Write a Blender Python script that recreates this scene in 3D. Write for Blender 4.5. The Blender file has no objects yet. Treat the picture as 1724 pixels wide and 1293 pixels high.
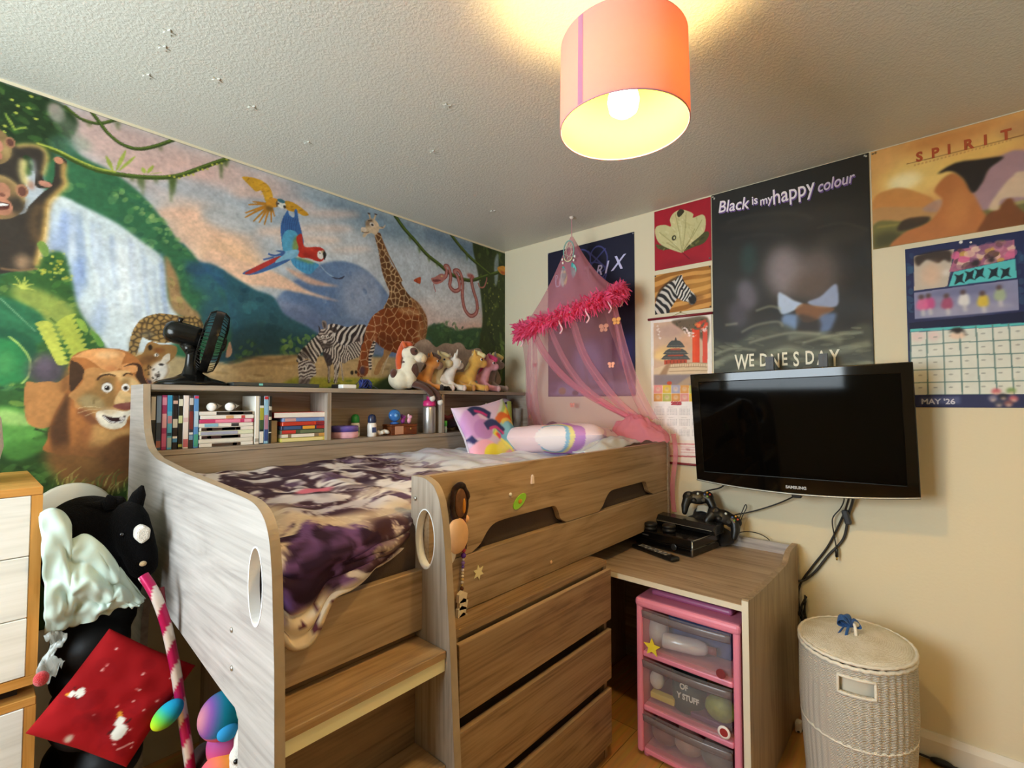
import bpy, bmesh, math, random
import numpy as np
from mathutils import Vector, Matrix, Euler, noise as mnoise

scene = bpy.context.scene
COL = scene.collection
PI = math.pi

# ------------------------------------------------------------------ camera, world, light
cam_data = bpy.data.cameras.new('camera')
cam = bpy.data.objects.new('camera', cam_data)
COL.objects.link(cam)
cam_data.sensor_fit = 'HORIZONTAL'
cam_data.sensor_width = 36.0
cam_data.lens = 818.0 / 1724.0 * 36.0
cam_data.clip_start = 0.02
cam.location = (-2.485, -2.253, 1.356)
cam.rotation_euler = (math.radians(90 + 2.08), 0, math.radians(41.35 - 90))
scene.camera = cam

world = bpy.data.worlds.new('world')
scene.world = world
world.use_nodes = True
world.node_tree.nodes['Background'].inputs[0].default_value = (0.75, 0.87, 1.0, 1)
world.node_tree.nodes['Background'].inputs[1].default_value = 1.0

def area(name, loc, rot, sx, sy, power, color):
    l = bpy.data.lights.new(name, 'AREA')
    l.shape = 'RECTANGLE'; l.size = sx; l.size_y = sy
    l.energy = power; l.color = color
    o = bpy.data.objects.new(name, l); COL.objects.link(o)
    o.location = loc; o.rotation_euler = rot
    return o
# daylight entering by the window in the wall opposite the television
area('window_daylight', (-3.72, -1.0, 1.52), (0, -PI / 2, 0), 1.15, 1.1, 38.0, (0.80, 0.92, 1.0))

vs = scene.view_settings
vs.view_transform = 'Standard'; vs.look = 'None'; vs.gamma = 1.0
vs.use_curve_mapping = False
vs.exposure = 0.98
scene.cycles.use_denoising = True
scene.cycles.max_bounces = 12
scene.cycles.diffuse_bounces = 8
scene.cycles.transparent_max_bounces = 24
scene.cycles.sample_clamp_indirect = 6.0
scene.cycles.caustics_reflective = False
scene.cycles.caustics_refractive = False

# ------------------------------------------------------------------ colour and materials
def lin(c):
    c = c / 255.0
    return c / 12.92 if c <= 0.04045 else ((c + 0.055) / 1.055) ** 2.4
def rgb(h):
    h = h.lstrip('#')
    if len(h) == 3: h = ''.join(x * 2 for x in h)
    return tuple(lin(int(h[i:i + 2], 16)) for i in (0, 2, 4))
_M = {}
def nodes_of(m):
    m.use_nodes = True
    nt = m.node_tree
    return nt, nt.nodes, nt.links, nt.nodes['Principled BSDF']
def mat(col, rough=0.6, metal=0.0, spec=0.4, bump=0.0, bscale=60.0, vary=0.0, vscale=8.0, sheen=0.0, emit=0.0, coat=0.0):
    key = (col, rough, metal, spec, bump, bscale, vary, vscale, sheen, emit, coat)
    if key in _M: return _M[key]
    m = bpy.data.materials.new('surface_' + col.lstrip('#'))
    nt, N, L, b = nodes_of(m)
    c = rgb(col)
    b.inputs['Base Color'].default_value = (*c, 1)
    b.inputs['Roughness'].default_value = rough
    b.inputs['Metallic'].default_value = metal
    b.inputs['Specular IOR Level'].default_value = spec
    if coat: b.inputs['Coat Weight'].default_value = coat
    if sheen:
        b.inputs['Sheen Weight'].default_value = sheen
        b.inputs['Sheen Roughness'].default_value = 0.6
    if emit:
        b.inputs['Emission Color'].default_value = (*c, 1)
        b.inputs['Emission Strength'].default_value = emit
    if bump or vary:
        tc = N.new('ShaderNodeTexCoord')
        if bump:
            n = N.new('ShaderNodeTexNoise'); n.inputs['Scale'].default_value = bscale; n.inputs['Detail'].default_value = 3
            L.new(tc.outputs['Object'], n.inputs['Vector'])
            bp = N.new('ShaderNodeBump'); bp.inputs['Strength'].default_value = bump; bp.inputs['Distance'].default_value = 0.01
            L.new(n.outputs['Fac'], bp.inputs['Height']); L.new(bp.outputs['Normal'], b.inputs['Normal'])
        if vary:
            n2 = N.new('ShaderNodeTexNoise'); n2.inputs['Scale'].default_value = vscale; n2.inputs['Detail'].default_value = 4
            L.new(tc.outputs['Object'], n2.inputs['Vector'])
            r = N.new('ShaderNodeValToRGB')
            r.color_ramp.elements[0].position = 0.3; r.color_ramp.elements[1].position = 0.7
            r.color_ramp.elements[0].color = (*[x * (1 - vary) for x in c], 1)
            r.color_ramp.elements[1].color = (*[min(1, x * (1 + vary)) for x in c], 1)
            L.new(n2.outputs['Fac'], r.inputs['Fac']); L.new(r.outputs['Color'], b.inputs['Base Color'])
    _M[key] = m
    return m
def plush(col): return mat(col, 0.95, bump=0.6, bscale=420, vary=0.12, vscale=30, sheen=0.35, spec=0.1)
def cloth(col, v=0.06): return mat(col, 0.9, bump=0.15, bscale=300, vary=v, vscale=14, sheen=0.1, spec=0.15)
def plastic(col, r=0.35): return mat(col, r, spec=0.5)

def wood(axis, dark='#85786a', mid='#9c8f80', light='#b0a394', rough=0.42, s=1.0):
    key = ('wood', axis, dark, mid, light, rough, s)
    if key in _M: return _M[key]
    m = bpy.data.materials.new('wood_grain_' + axis)
    nt, N, L, b = nodes_of(m)
    tc = N.new('ShaderNodeTexCoord')
    oi = N.new('ShaderNodeObjectInfo')
    add = N.new('ShaderNodeVectorMath'); add.operation = 'MULTIPLY_ADD'
    L.new(oi.outputs['Random'], add.inputs[0]); add.inputs[1].default_value = (3.1, 5.7, 7.3)
    L.new(tc.outputs['Object'], add.inputs[2])
    mp = N.new('ShaderNodeMapping')
    sc = {'x': (1.0, 9.0, 9.0), 'y': (9.0, 1.0, 9.0), 'z': (9.0, 9.0, 1.0)}[axis]
    mp.inputs['Scale'].default_value = tuple(v * s for v in sc)
    L.new(add.outputs[0], mp.inputs['Vector'])
    n1 = N.new('ShaderNodeTexNoise'); n1.inputs['Scale'].default_value = 1.3; n1.inputs['Detail'].default_value = 5; n1.inputs['Distortion'].default_value = 0.9
    L.new(mp.outputs[0], n1.inputs['Vector'])
    # contour the broad noise so that it reads as cathedral grain
    mul = N.new('ShaderNodeMath'); mul.operation = 'MULTIPLY'; mul.inputs[1].default_value = 8.0
    L.new(n1.outputs['Fac'], mul.inputs[0])
    fr = N.new('ShaderNodeMath'); fr.operation = 'PINGPONG'; fr.inputs[1].default_value = 1.0
    L.new(mul.outputs[0], fr.inputs[0])
    mp2 = N.new('ShaderNodeMapping'); mp2.inputs['Scale'].default_value = tuple((v * 14 if v > 1 else 2.5) for v in sc)
    L.new(add.outputs[0], mp2.inputs['Vector'])
    n2 = N.new('ShaderNodeTexNoise'); n2.inputs['Scale'].default_value = 1.0; n2.inputs['Detail'].default_value = 3
    L.new(mp2.outputs[0], n2.inputs['Vector'])
    mx = N.new('ShaderNodeMix'); mx.data_type = 'FLOAT'; mx.inputs[0].default_value = 0.72
    L.new(fr.outputs[0], mx.inputs[2]); L.new(n2.outputs['Fac'], mx.inputs[3])
    r = N.new('ShaderNodeValToRGB')
    e = r.color_ramp.elements
    e[0].position = 0.22; e[0].color = (*rgb(dark), 1)
    e[1].position = 0.80; e[1].color = (*rgb(light), 1)
    k = e.new(0.45); k.color = (*rgb(mid), 1)
    L.new(mx.outputs[0], r.inputs['Fac']); L.new(r.outputs['Color'], b.inputs['Base Color'])
    b.inputs['Roughness'].default_value = rough
    b.inputs['Specular IOR Level'].default_value = 0.35
    bp = N.new('ShaderNodeBump'); bp.inputs['Strength'].default_value = 0.06
    L.new(n2.outputs['Fac'], bp.inputs['Height']); L.new(bp.outputs['Normal'], b.inputs['Normal'])
    _M[key] = m
    return m

def painted(name, rough=0.6, gain=1.0, bump=0.0, spec=0.3):
    """colours come from the mesh's own 'paint' attribute (printed pictures, patterned cloth)"""
    key = ('painted', rough, gain, bump, spec)
    if key in _M: return _M[key]
    m = bpy.data.materials.new(name)
    nt, N, L, b = nodes_of(m)
    at = N.new('ShaderNodeAttribute'); at.attribute_name = 'paint'
    g = N.new('ShaderNodeVectorMath'); g.operation = 'SCALE'; g.inputs['Scale'].default_value = gain
    L.new(at.outputs['Color'], g.inputs[0]); L.new(g.outputs[0], b.inputs['Base Color'])
    b.inputs['Roughness'].default_value = rough
    b.inputs['Specular IOR Level'].default_value = spec
    if bump:
        tc = N.new('ShaderNodeTexCoord')
        n = N.new('ShaderNodeTexNoise'); n.inputs['Scale'].default_value = 9; n.inputs['Detail'].default_value = 2
        L.new(tc.outputs['Object'], n.inputs['Vector'])
        bp = N.new('ShaderNodeBump'); bp.inputs['Strength'].default_value = bump; bp.inputs['Distance'].default_value = 0.02
        L.new(n.outputs['Fac'], bp.inputs['Height']); L.new(bp.outputs['Normal'], b.inputs['Normal'])
    _M[key] = m
    return m

def sheer(col, alpha, rough=0.7, trans=0.4):
    key = ('sheer', col, alpha, rough, trans)
    if key in _M: return _M[key]
    m = bpy.data.materials.new('sheer_fabric')
    nt, N, L, b = nodes_of(m)
    N.remove(b)
    d = N.new('ShaderNodeBsdfDiffuse'); d.inputs[0].default_value = (*rgb(col), 1)
    t = N.new('ShaderNodeBsdfTranslucent'); t.inputs[0].default_value = (*rgb(col), 1)
    m1 = N.new('ShaderNodeMixShader'); m1.inputs[0].default_value = trans
    L.new(d.outputs[0], m1.inputs[1]); L.new(t.outputs[0], m1.inputs[2])
    tr = N.new('ShaderNodeBsdfTransparent'); tr.inputs[0].default_value = (1, 1, 1, 1)
    m2 = N.new('ShaderNodeMixShader'); m2.inputs[0].default_value = alpha
    L.new(tr.outputs[0], m2.inputs[1]); L.new(m1.outputs[0], m2.inputs[2])
    L.new(m2.outputs[0], N['Material Output'].inputs[0])
    _M[key] = m
    return m
def clear(col, alpha=0.35, rough=0.15):
    key = ('clear', col, alpha, rough)
    if key in _M: return _M[key]
    m = bpy.data.materials.new('clear_plastic')
    nt, N, L, b = nodes_of(m)
    b.inputs['Base Color'].default_value = (*rgb(col), 1)
    b.inputs['Roughness'].default_value = rough
    tr = N.new('ShaderNodeBsdfTransparent')
    m2 = N.new('ShaderNodeMixShader'); m2.inputs[0].default_value = alpha
    L.new(tr.outputs[0], m2.inputs[1]); L.new(b.outputs[0], m2.inputs[2])
    L.new(m2.outputs[0], N['Material Output'].inputs[0])
    _M[key] = m
    return m

# ------------------------------------------------------------------ objects
ORG = {}
def tag(o, label=None, cat=None, group=None, kind=None):
    if label: o['label'] = label
    if cat: o['category'] = cat
    if group: o['group'] = group
    if kind: o['kind'] = kind
    return o
def thing(name, loc, label, cat, group=None, kind=None, rz=0.0):
    o = bpy.data.objects.new(name, None)
    o.empty_display_size = 0.02
    COL.objects.link(o); o.location = loc; o.rotation_euler = (0, 0, rz)
    ORG[o] = Vector(loc)
    return tag(o, label, cat, group, kind)
def link(name, me, m, parent=None, loc=(0, 0, 0)):
    o = bpy.data.objects.new(name, me)
    COL.objects.link(o)
    if parent is not None:
        o.parent = parent; ORG[o] = ORG.get(parent, Vector((0, 0, 0)))
    else:
        o.location = loc; ORG[o] = Vector(loc)
    if m is not None:
        for mm in (m if isinstance(m, (list, tuple)) else [m]): me.materials.append(mm)
    return o

class G:
    """collects shapes given in room coordinates and links them as one mesh"""
    def __init__(s): s.v = []; s.f = []; s.mi = []; s.cur = 0; s.M = None
    def add(s, vs, fs):
        o = len(s.v)
        if s.M is not None: vs = [s.M @ Vector(p) for p in vs]
        s.v += [tuple(p) for p in vs]
        s.f += [tuple(i + o for i in f) for f in fs]
        s.mi += [s.cur] * len(fs)
        return s
    def mat(s, i): s.cur = i; return s
    def box(s, x0, x1, y0, y1, z0, z1, R=None):
        P = [(x, y, z) for x in (x0, x1) for y in (y0, y1) for z in (z0, z1)]
        if R is not None:
            c = Vector(((x0 + x1) / 2, (y0 + y1) / 2, (z0 + z1) / 2))
            P = [tuple(c + R @ (Vector(p) - c)) for p in P]
        return s.add(P, [(0, 1, 3, 2), (4, 6, 7, 5), (0, 4, 5, 1), (2, 3, 7, 6), (0, 2, 6, 4), (1, 5, 7, 3)])
    def rbox(s, x0, x1, y0, y1, z0, z1, r=0.004, n=2, R=None):
        """box with rounded edges"""
        bm = bmesh.new()
        bmesh.ops.create_cube(bm, size=1.0)
        for v in bm.verts:
            v.co = Vector(((x0 + x1) / 2 + v.co.x * (x1 - x0), (y0 + y1) / 2 + v.co.y * (y1 - y0), (z0 + z1) / 2 + v.co.z * (z1 - z0)))
        r = min(r, abs(x1 - x0) * .49, abs(y1 - y0) * .49, abs(z1 - z0) * .49)
        bmesh.ops.bevel(bm, geom=bm.edges[:], offset=r, segments=n, affect='EDGES', profile=0.5)
        if R is not None:
            c = Vector(((x0 + x1) / 2, (y0 + y1) / 2, (z0 + z1) / 2))
            for v in bm.verts: v.co = c + R @ (v.co - c)
        bm.verts.index_update()
        s.add([v.co.copy() for v in bm.verts], [[v.index for v in f.verts] for f in bm.faces])
        bm.free(); return s
    def ell(s, c, r, n=20, m=12, R=None):
        if not hasattr(r, '__len__'): r = (r, r, r)
        vs = [(0, 0, 1)]
        for j in range(1, m):
            t = PI * j / m
            for i in range(n):
                a = 2 * PI * i / n
                vs.append((math.sin(t) * math.cos(a), math.sin(t) * math.sin(a), math.cos(t)))
        vs.append((0, 0, -1))
        fs = [(0, 1 + i, 1 + (i + 1) % n) for i in range(n)]
        for j in range(m - 2):
            for i in range(n):
                a = 1 + j * n + i; b = 1 + j * n + (i + 1) % n
                fs.append((a, a + n, b + n, b))
        l = len(vs) - 1; o = 1 + (m - 2) * n
        fs += [(l, o + (i + 1) % n, o + i) for i in range(n)]
        out = []
        for p in vs:
            q = Vector((p[0] * r[0], p[1] * r[1], p[2] * r[2]))
            if R is not None: q = R @ q
            out.append(Vector(c) + q)
        return s.add(out, fs)
    def tube(s, pts, r, n=8, closed=False, cap=True):
        P = [Vector(p) for p in pts]; k = len(P)
        rs = r if hasattr(r, '__len__') else [r] * k
        vs = []; up = None
        for i in range(k):
            if closed: d = P[(i + 1) % k] - P[i - 1]
            else: d = P[min(i + 1, k - 1)] - P[max(i - 1, 0)]
            if d.length < 1e-9: d = Vector((0, 0, 1))
            d.normalize()
            if up is None:
                up = Vector((0, 0, 1)) if abs(d.z) < .9 else Vector((1, 0, 0))
            a = d.cross(up)
            if a.length < 1e-6: a = d.cross(Vector((0, 1, 0.3)))
            a.normalize(); b = a.cross(d); up = b
            for j in range(n):
                t = 2 * PI * j / n
                vs.append(P[i] + (a * math.cos(t) + b * math.sin(t)) * rs[i])
        fs = []
        for i in range(k if closed else k - 1):
            for j in range(n):
                i2 = (i + 1) % k
                fs.append((i * n + j, i * n + (j + 1) % n, i2 * n + (j + 1) % n, i2 * n + j))
        if cap and not closed:
            fs.append(tuple(range(n))[::-1]); fs.append(tuple(range((k - 1) * n, k * n)))
        return s.add(vs, fs)
    def lathe(s, prof, c=(0, 0, 0), n=32, sx=1.0, sy=1.0, R=None, rot=0.0):
        vs = []; k = len(prof)
        for (r, z) in prof:
            for i in range(n):
                a = 2 * PI * i / n
                p = Vector((r * math.cos(a) * sx, r * math.sin(a) * sy, z))
                if rot: p = Matrix.Rotation(rot, 3, 'Z') @ p
                if R is not None: p = R @ p
                vs.append(Vector(c) + p)
        fs = []
        for j in range(k - 1):
            for i in range(n):
                fs.append((j * n + i, j * n + (i + 1) % n, (j + 1) * n + (i + 1) % n, (j + 1) * n + i))
        if prof[0][0] > 1e-5: fs.append(tuple(range(n))[::-1])
        if prof[-1][0] > 1e-5: fs.append(tuple(range((k - 1) * n, k * n)))
        return s.add(vs, fs)
    def prism(s, pts, axis, a, b, holes=()):
        """polygon (2d, the two other axes in x,y,z order) extruded along axis from a to b; holes are 2d loops"""
        bm = bmesh.new()
        def P(p, t):
            if axis == 'x': return (t, p[0], p[1])
            if axis == 'y': return (p[0], t, p[1])
            return (p[0], p[1], t)
        loops = [pts] + list(holes)
        if not holes:
            n = len(pts)
            vs = [P(p, a) for p in pts] + [P(p, b) for p in pts]
            fs = [tuple(range(n)), tuple(range(2 * n - 1, n - 1, -1))]
            fs += [(i, i + n, (i + 1) % n + n, (i + 1) % n) for i in range(n)]
            bm.free(); return s.add(vs, fs)
        E = []
        for lp in loops:
            V = [bm.verts.new(P(p, a)) for p in lp]
            E += [bm.edges.new((V[i], V[(i + 1) % len(V)])) for i in range(len(V))]
        bmesh.ops.triangle_fill(bm, edges=E, use_beauty=True)
        ext = bmesh.ops.extrude_face_region(bm, geom=bm.faces[:])
        d = Vector(P((0, 0), b)) - Vector(P((0, 0), a))
        bmesh.ops.translate(bm, vec=d, verts=[e for e in ext['geom'] if isinstance(e, bmesh.types.BMVert)])
        bmesh.ops.recalc_face_normals(bm, faces=bm.faces[:])
        bm.verts.index_update()
        s.add([v.co.copy() for v in bm.verts], [[v.index for v in f.verts] for f in bm.faces])
        bm.free(); return s
    def grid(s, fn, nu, nv, closeu=False):
        vs = [fn(i / (nu if closeu else nu - 1), j / (nv - 1)) for j in range(nv) for i in range(nu)]
        fs = []
        for j in range(nv - 1):
            for i in range(nu if closeu else nu - 1):
                i2 = (i + 1) % nu
                fs.append((j * nu + i, j * nu + i2, (j + 1) * nu + i2, (j + 1) * nu + i))
        return s.add(vs, fs)
    def build(s, name, m, parent=None, smooth=False, loc=None, bevel=0.0, remesh=0.0, thick=0.0, sub=0, relax=0):
        if parent is not None: o0 = ORG.get(parent, Vector((0, 0, 0)))
        elif loc is not None: o0 = Vector(loc)
        else:
            xs = np.array(s.v); lo = xs.min(0); hi = xs.max(0)
            o0 = Vector(((lo[0] + hi[0]) / 2, (lo[1] + hi[1]) / 2, lo[2]))
        me = bpy.data.meshes.new(name)
        me.from_pydata([tuple(Vector(p) - o0) for p in s.v], [], s.f)
        me.update()
        bm = bmesh.new(); bm.from_mesh(me)
        bmesh.ops.recalc_face_normals(bm, faces=bm.faces[:]); bm.to_mesh(me); bm.free()
        o = link(name, me, m, parent, o0)
        if any(s.mi): me.polygons.foreach_set('material_index', s.mi)
        if bevel:
            md = o.modifiers.new('edge', 'BEVEL'); md.width = bevel; md.segments = 2; md.limit_method = 'ANGLE'; md.angle_limit = math.radians(40)
        if remesh:
            md = o.modifiers.new('merge', 'REMESH'); md.mode = 'VOXEL'; md.voxel_size = remesh; md.use_smooth_shade = True
            md = o.modifiers.new('relax', 'SMOOTH'); md.factor = 0.6; md.iterations = relax or 4
        if thick:
            md = o.modifiers.new('cloth', 'SOLIDIFY'); md.thickness = thick; md.offset = 0
        if sub:
            md = o.modifiers.new('soften', 'SUBSURF'); md.levels = sub; md.render_levels = sub
        if smooth:
            me.polygons.foreach_set('use_smooth', [True] * len(me.polygons))
        me.update()
        return o

def spline(pts, k=8, closed=False):
    """Catmull-Rom through points of any dimension"""
    P = [Vector(p) for p in pts]; n = len(P); out = []
    rng = range(n if closed else n - 1)
    for i in rng:
        if closed: a, b, c, d = P[i - 1], P[i], P[(i + 1) % n], P[(i + 2) % n]
        else: a, b, c, d = P[max(i - 1, 0)], P[i], P[i + 1], P[min(i + 2, n - 1)]
        for j in range(k):
            t = j / k
            out.append(0.5 * ((2 * b) + (c - a) * t + (2 * a - 5 * b + 4 * c - d) * t * t + (3 * b - a - 3 * c + d) * t ** 3))
    if not closed: out.append(P[-1])
    return out
def dup(o, loc=None, rz=None, label=None, group=None):
    r = o.copy(); COL.objects.link(r)
    if loc is not None: r.location = loc
    if rz is not None: r.rotation_euler = (0, 0, rz)
    if label: r['label'] = label
    if group: r['group'] = group
    for ch in list(o.children):
        c = ch.copy(); COL.objects.link(c); c.parent = r
        for g in list(ch.children):
            d = g.copy(); COL.objects.link(d); d.parent = c
    return r
def text(s, size, origin, ax, ay, m, parent, name='lettering', shear=0.0, depth=0.0006, sx=1.0, bold=0.0, align='LEFT', space=1.0):
    cu = bpy.data.curves.new(name, 'FONT')
    cu.body = s; cu.size = size; cu.shear = shear; cu.extrude = depth; cu.offset = bold; cu.align_x = align; cu.space_character = space
    cu.resolution_u = 3
    t = bpy.data.objects.new(name, cu); COL.objects.link(t)
    dg = bpy.context.evaluated_depsgraph_get()
    me = bpy.data.meshes.new_from_object(t.evaluated_get(dg))
    bpy.data.objects.remove(t); bpy.data.curves.remove(cu)
    ax = Vector(ax).normalized(); ay = Vector(ay); ay = (ay - ax * ay.dot(ax)).normalized(); az = ax.cross(ay)
    o0 = ORG[parent] if parent is not None else Vector((0, 0, 0))
    for v in me.vertices:
        c = v.co
        v.co = Vector(origin) + ax * c.x * sx + ay * c.y + az * c.z - o0
    me.materials.clear()
    return link(name, me, m, parent)

# ------------------------------------------------------------------ painted pictures
def vnoise(x, y, seed=0):
    xi = np.floor(x).astype(np.int64); yi = np.floor(y).astype(np.int64)
    fx = x - xi; fy = y - yi
    fx = fx * fx * (3 - 2 * fx); fy = fy * fy * (3 - 2 * fy)
    def h(a, b):
        n = (a * 374761393 + b * 668265263 + seed * 1442695041) & 0x7fffffff
        n = ((n ^ (n >> 13)) * 1274126177) & 0x7fffffff
        return ((n ^ (n >> 16)) & 0xffff) / 65535.0
    return (h(xi, yi) * (1 - fx) + h(xi + 1, yi) * fx) * (1 - fy) + (h(xi, yi + 1) * (1 - fx) + h(xi + 1, yi + 1) * fx) * fy
def fbm(x, y, seed=0, oct=4):
    t = 0; a = .5
    for i in range(oct):
        t = t + a * vnoise(x * 2 ** i, y * 2 ** i, seed + i); a *= .5
    return t / (1 - .5 ** oct)
def hexc(h):
    h = h.lstrip('#')
    if len(h) == 3: h = ''.join(c * 2 for c in h)
    return np.array([int(h[i:i + 2], 16) / 255.0 for i in (0, 2, 4)])
def boxblur(a, r):
    if r < 1: return a
    for ax in (0, 1):
        n = a.shape[ax]
        c = np.cumsum(np.concatenate([np.zeros_like(np.take(a, [0], ax)), a], ax), ax)
        i = np.arange(n); lo = np.clip(i - r, 0, n); hi = np.clip(i + r + 1, 0, n)
        a = (np.take(c, hi, ax) - np.take(c, lo, ax)) / (2 * r + 1)
    return a
class Canvas:
    """a picture on a plane: u to the right, v up, in millimetres"""
    def __init__(s, w, h, pitch, base='#ffffff', u0=0, v0=0):
        s.p = pitch; s.nx = int(round(w / pitch)) + 1; s.ny = int(round(h / pitch)) + 1
        s.w = w; s.h = h; s.u0 = u0; s.v0 = v0
        s.img = np.tile(hexc(base), (s.ny, s.nx, 1))
        s.rng = np.random.default_rng(5)
        s.clip = None
    def mask(s, pts, blur=0.0, spl=0):
        if spl: pts = [tuple(q) for q in spline([(a, b) for a, b in pts], spl, True)]
        P = (np.array(pts, float) - [s.u0, s.v0]) / s.p
        pad = int(blur / s.p * 3) + 2
        x0 = max(0, int(P[:, 0].min()) - pad); x1 = min(s.nx, int(P[:, 0].max()) + pad + 2)
        y0 = max(0, int(P[:, 1].min()) - pad); y1 = min(s.ny, int(P[:, 1].max()) + pad + 2)
        if x1 <= x0 or y1 <= y0: return None
        acc = np.zeros((y1 - y0, x1 - x0)); ss = (0.5,) if len(pts) > 400 else (-.25, .25)
        Q = np.roll(P, -1, 0)
        for dy in ss:
            yy = np.arange(y0, y1) + dy
            for dx in ss:
                xx = np.arange(x0, x1) + dx
                ins = np.zeros((y1 - y0, x1 - x0), bool)
                for (ax, ay), (bx, by) in zip(P, Q):
                    if ay == by: continue
                    rows = np.where((yy < max(ay, by)) & (yy >= min(ay, by)))[0]
                    if len(rows) == 0: continue
                    xc = ax + (yy[rows] - ay) / (by - ay) * (bx - ax)
                    ins[rows] ^= xx[None, :] < xc[:, None]
                acc += ins
        acc /= len(ss) ** 2
        r = int(round(blur / s.p))
        if r >= 1:
            for _ in range(3): acc = boxblur(acc, max(1, int(r * .7)))
        return (y0, y1, x0, x1, acc)
    def blend(s, m, col, alpha=1.0):
        if m is None: return
        y0, y1, x0, x1, a = m
        a = a * alpha
        if s.clip is not None: a = a * s.clip[y0:y1, x0:x1]
        c = hexc(col) if isinstance(col, str) else col
        v = s.img[y0:y1, x0:x1]
        v += (c - v) * a[..., None]
    def setclip(s, pts=None, blur=0, spl=6):
        if pts is None: s.clip = None; return
        c = s.clip; s.clip = None
        m = s.mask(pts, blur, spl); s.clip = np.zeros((s.ny, s.nx))
        if m: s.clip[m[0]:m[1], m[2]:m[3]] = m[4]
    def poly(s, pts, col, alpha=1.0, blur=0.0, spl=6):
        s.blend(s.mask(pts, blur, spl), col, alpha)
    def flat(s, pts, col, alpha=1.0, blur=0.0): s.poly(pts, col, alpha, blur, 0)
    def rect(s, u0, v0, u1, v1, col, alpha=1.0, blur=0.0): s.poly([(u0, v0), (u1, v0), (u1, v1), (u0, v1)], col, alpha, blur, 0)
    def ell(s, c, rx, ry, col, alpha=1.0, blur=0.0, rot=0.0):
        k = math.radians(rot); n = 28
        s.poly([(c[0] + math.cos(t) * rx * math.cos(k) - math.sin(t) * ry * math.sin(k), c[1] + math.cos(t) * rx * math.sin(k) + math.sin(t) * ry * math.cos(k))
                for t in [2 * PI * i / n for i in range(n)]], col, alpha, blur, 0)
    def stroke(s, pts, w, col, alpha=1.0, blur=0.0, taper=0.0, spl=6):
        P = [Vector(p) for p in (spline(pts, spl) if spl else pts)]
        n = len(P); L = []; R = []
        for i in range(n):
            d = (P[min(i + 1, n - 1)] - P[max(i - 1, 0)])
            if d.length < 1e-6: continue
            d.normalize(); k = w / 2 * (1 - taper * i / max(1, n - 1))
            L.append((P[i].x - d.y * k, P[i].y + d.x * k)); R.append((P[i].x + d.y * k, P[i].y - d.x * k))
        if len(L) > 1: s.poly(L + R[::-1], col, alpha, blur, 0)
    def dabs(s, pts, n, cols, size=(8, 20), asp=2.2, ang=0, spread=180, alpha=.8, seed=1):
        """many small brush marks inside a polygon"""
        rng = np.random.default_rng(seed)
        P = np.array(pts, float); lo = P.min(0); hi = P.max(0); k = 0; tries = 0
        old = s.clip
        s.setclip(pts, 3)
        if old is not None: s.clip = s.clip * old
        while k < n:
            u = rng.uniform(lo[0], hi[0]); v = rng.uniform(lo[1], hi[1]); k += 1
            ix = int((u - s.u0) / s.p); iy = int((v - s.v0) / s.p)
            if not (0 <= ix < s.nx and 0 <= iy < s.ny) or s.clip[iy, ix] < .2: continue
            r = rng.uniform(*size)
            s.ell((u, v), r, r / asp, cols[rng.integers(len(cols))], alpha * rng.uniform(.5, 1), 0, ang + rng.uniform(-spread, spread))
        s.clip = old
    def cells(s, pts, cell, col, line, lw=.12, alpha=1.0, seed=2, spl=6):
        m = s.mask(pts, 0, spl)
        if m is None: return
        y0, y1, x0, x1, a = m
        U, V = np.meshgrid(s.u0 + np.arange(x0, x1) * s.p, s.v0 + np.arange(y0, y1) * s.p)
        rng = np.random.default_rng(seed)
        su = []; 
        for gu in np.arange(U.min() - cell, U.max() + cell, cell):
            for gv in np.arange(V.min() - cell, V.max() + cell, cell):
                su.append((gu + rng.uniform(-.42, .42) * cell, gv + rng.uniform(-.42, .42) * cell))
        d1 = np.full(U.shape, 1e9); d2 = d1.copy()
        for (a_, b_) in su:
            d = np.hypot(U - a_, V - b_)
            d2 = np.minimum(d2, np.maximum(d1, d)); d1 = np.minimum(d1, d)
        t = np.clip((d2 - d1) / cell / lw, 0, 1)
        c = hexc(line) + (hexc(col) - hexc(line)) * t[..., None]
        s.blend(m, c, alpha)
    def stripes(s, pts, period, ang, c1, c2, warp=.5, wscale=40, seed=3, spl=6, duty=0.0, soft=4.0):
        m = s.mask(pts, 0, spl)
        if m is None: return
        y0, y1, x0, x1, a = m
        U, V = np.meshgrid(s.u0 + np.arange(x0, x1) * s.p, s.v0 + np.arange(y0, y1) * s.p)
        k = math.radians(ang)
        t = (U * math.cos(k) + V * math.sin(k)) / period + warp * fbm(U / wscale, V / wscale, seed, 2) * 2
        w = np.clip(.5 + soft * .5 * (np.sin(2 * PI * t) + duty), 0, 1)
        s.blend(m, hexc(c2) + (hexc(c1) - hexc(c2)) * w[..., None])
    def grain(s, amt=.05, scale=12, seed=9):
        U, V = np.meshgrid(np.arange(s.nx) * s.p, np.arange(s.ny) * s.p)
        n = fbm(U / scale, V / scale, seed, 3) - .5
        s.img *= (1 + amt * 2 * n)[..., None]
    def lighten(s, f): s.img = np.clip(s.img * f, 0, 1)
    def sheet(s, name, origin, ax, ay, m, parent=None, thick=0.001, wave=None, loc=None):
        """the picture as a thin sheet; origin is the point u0, v0; front faces ax x ay"""
        ax = Vector(ax); ay = Vector(ay); az = ax.cross(ay)
        O = np.array(origin); A = np.array(ax); B = np.array(ay); Z = np.array(az)
        o0 = np.array(ORG[parent]) if parent is not None else np.array(loc if loc is not None else origin)
        jj, ii = np.meshgrid(np.arange(s.ny), np.arange(s.nx), indexing='ij')
        uu = ii * s.p / 1000; vv = jj * s.p / 1000
        P = O + uu[..., None] * A + vv[..., None] * B
        if wave is not None: P = P + wave(uu, vv)[..., None] * Z
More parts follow.
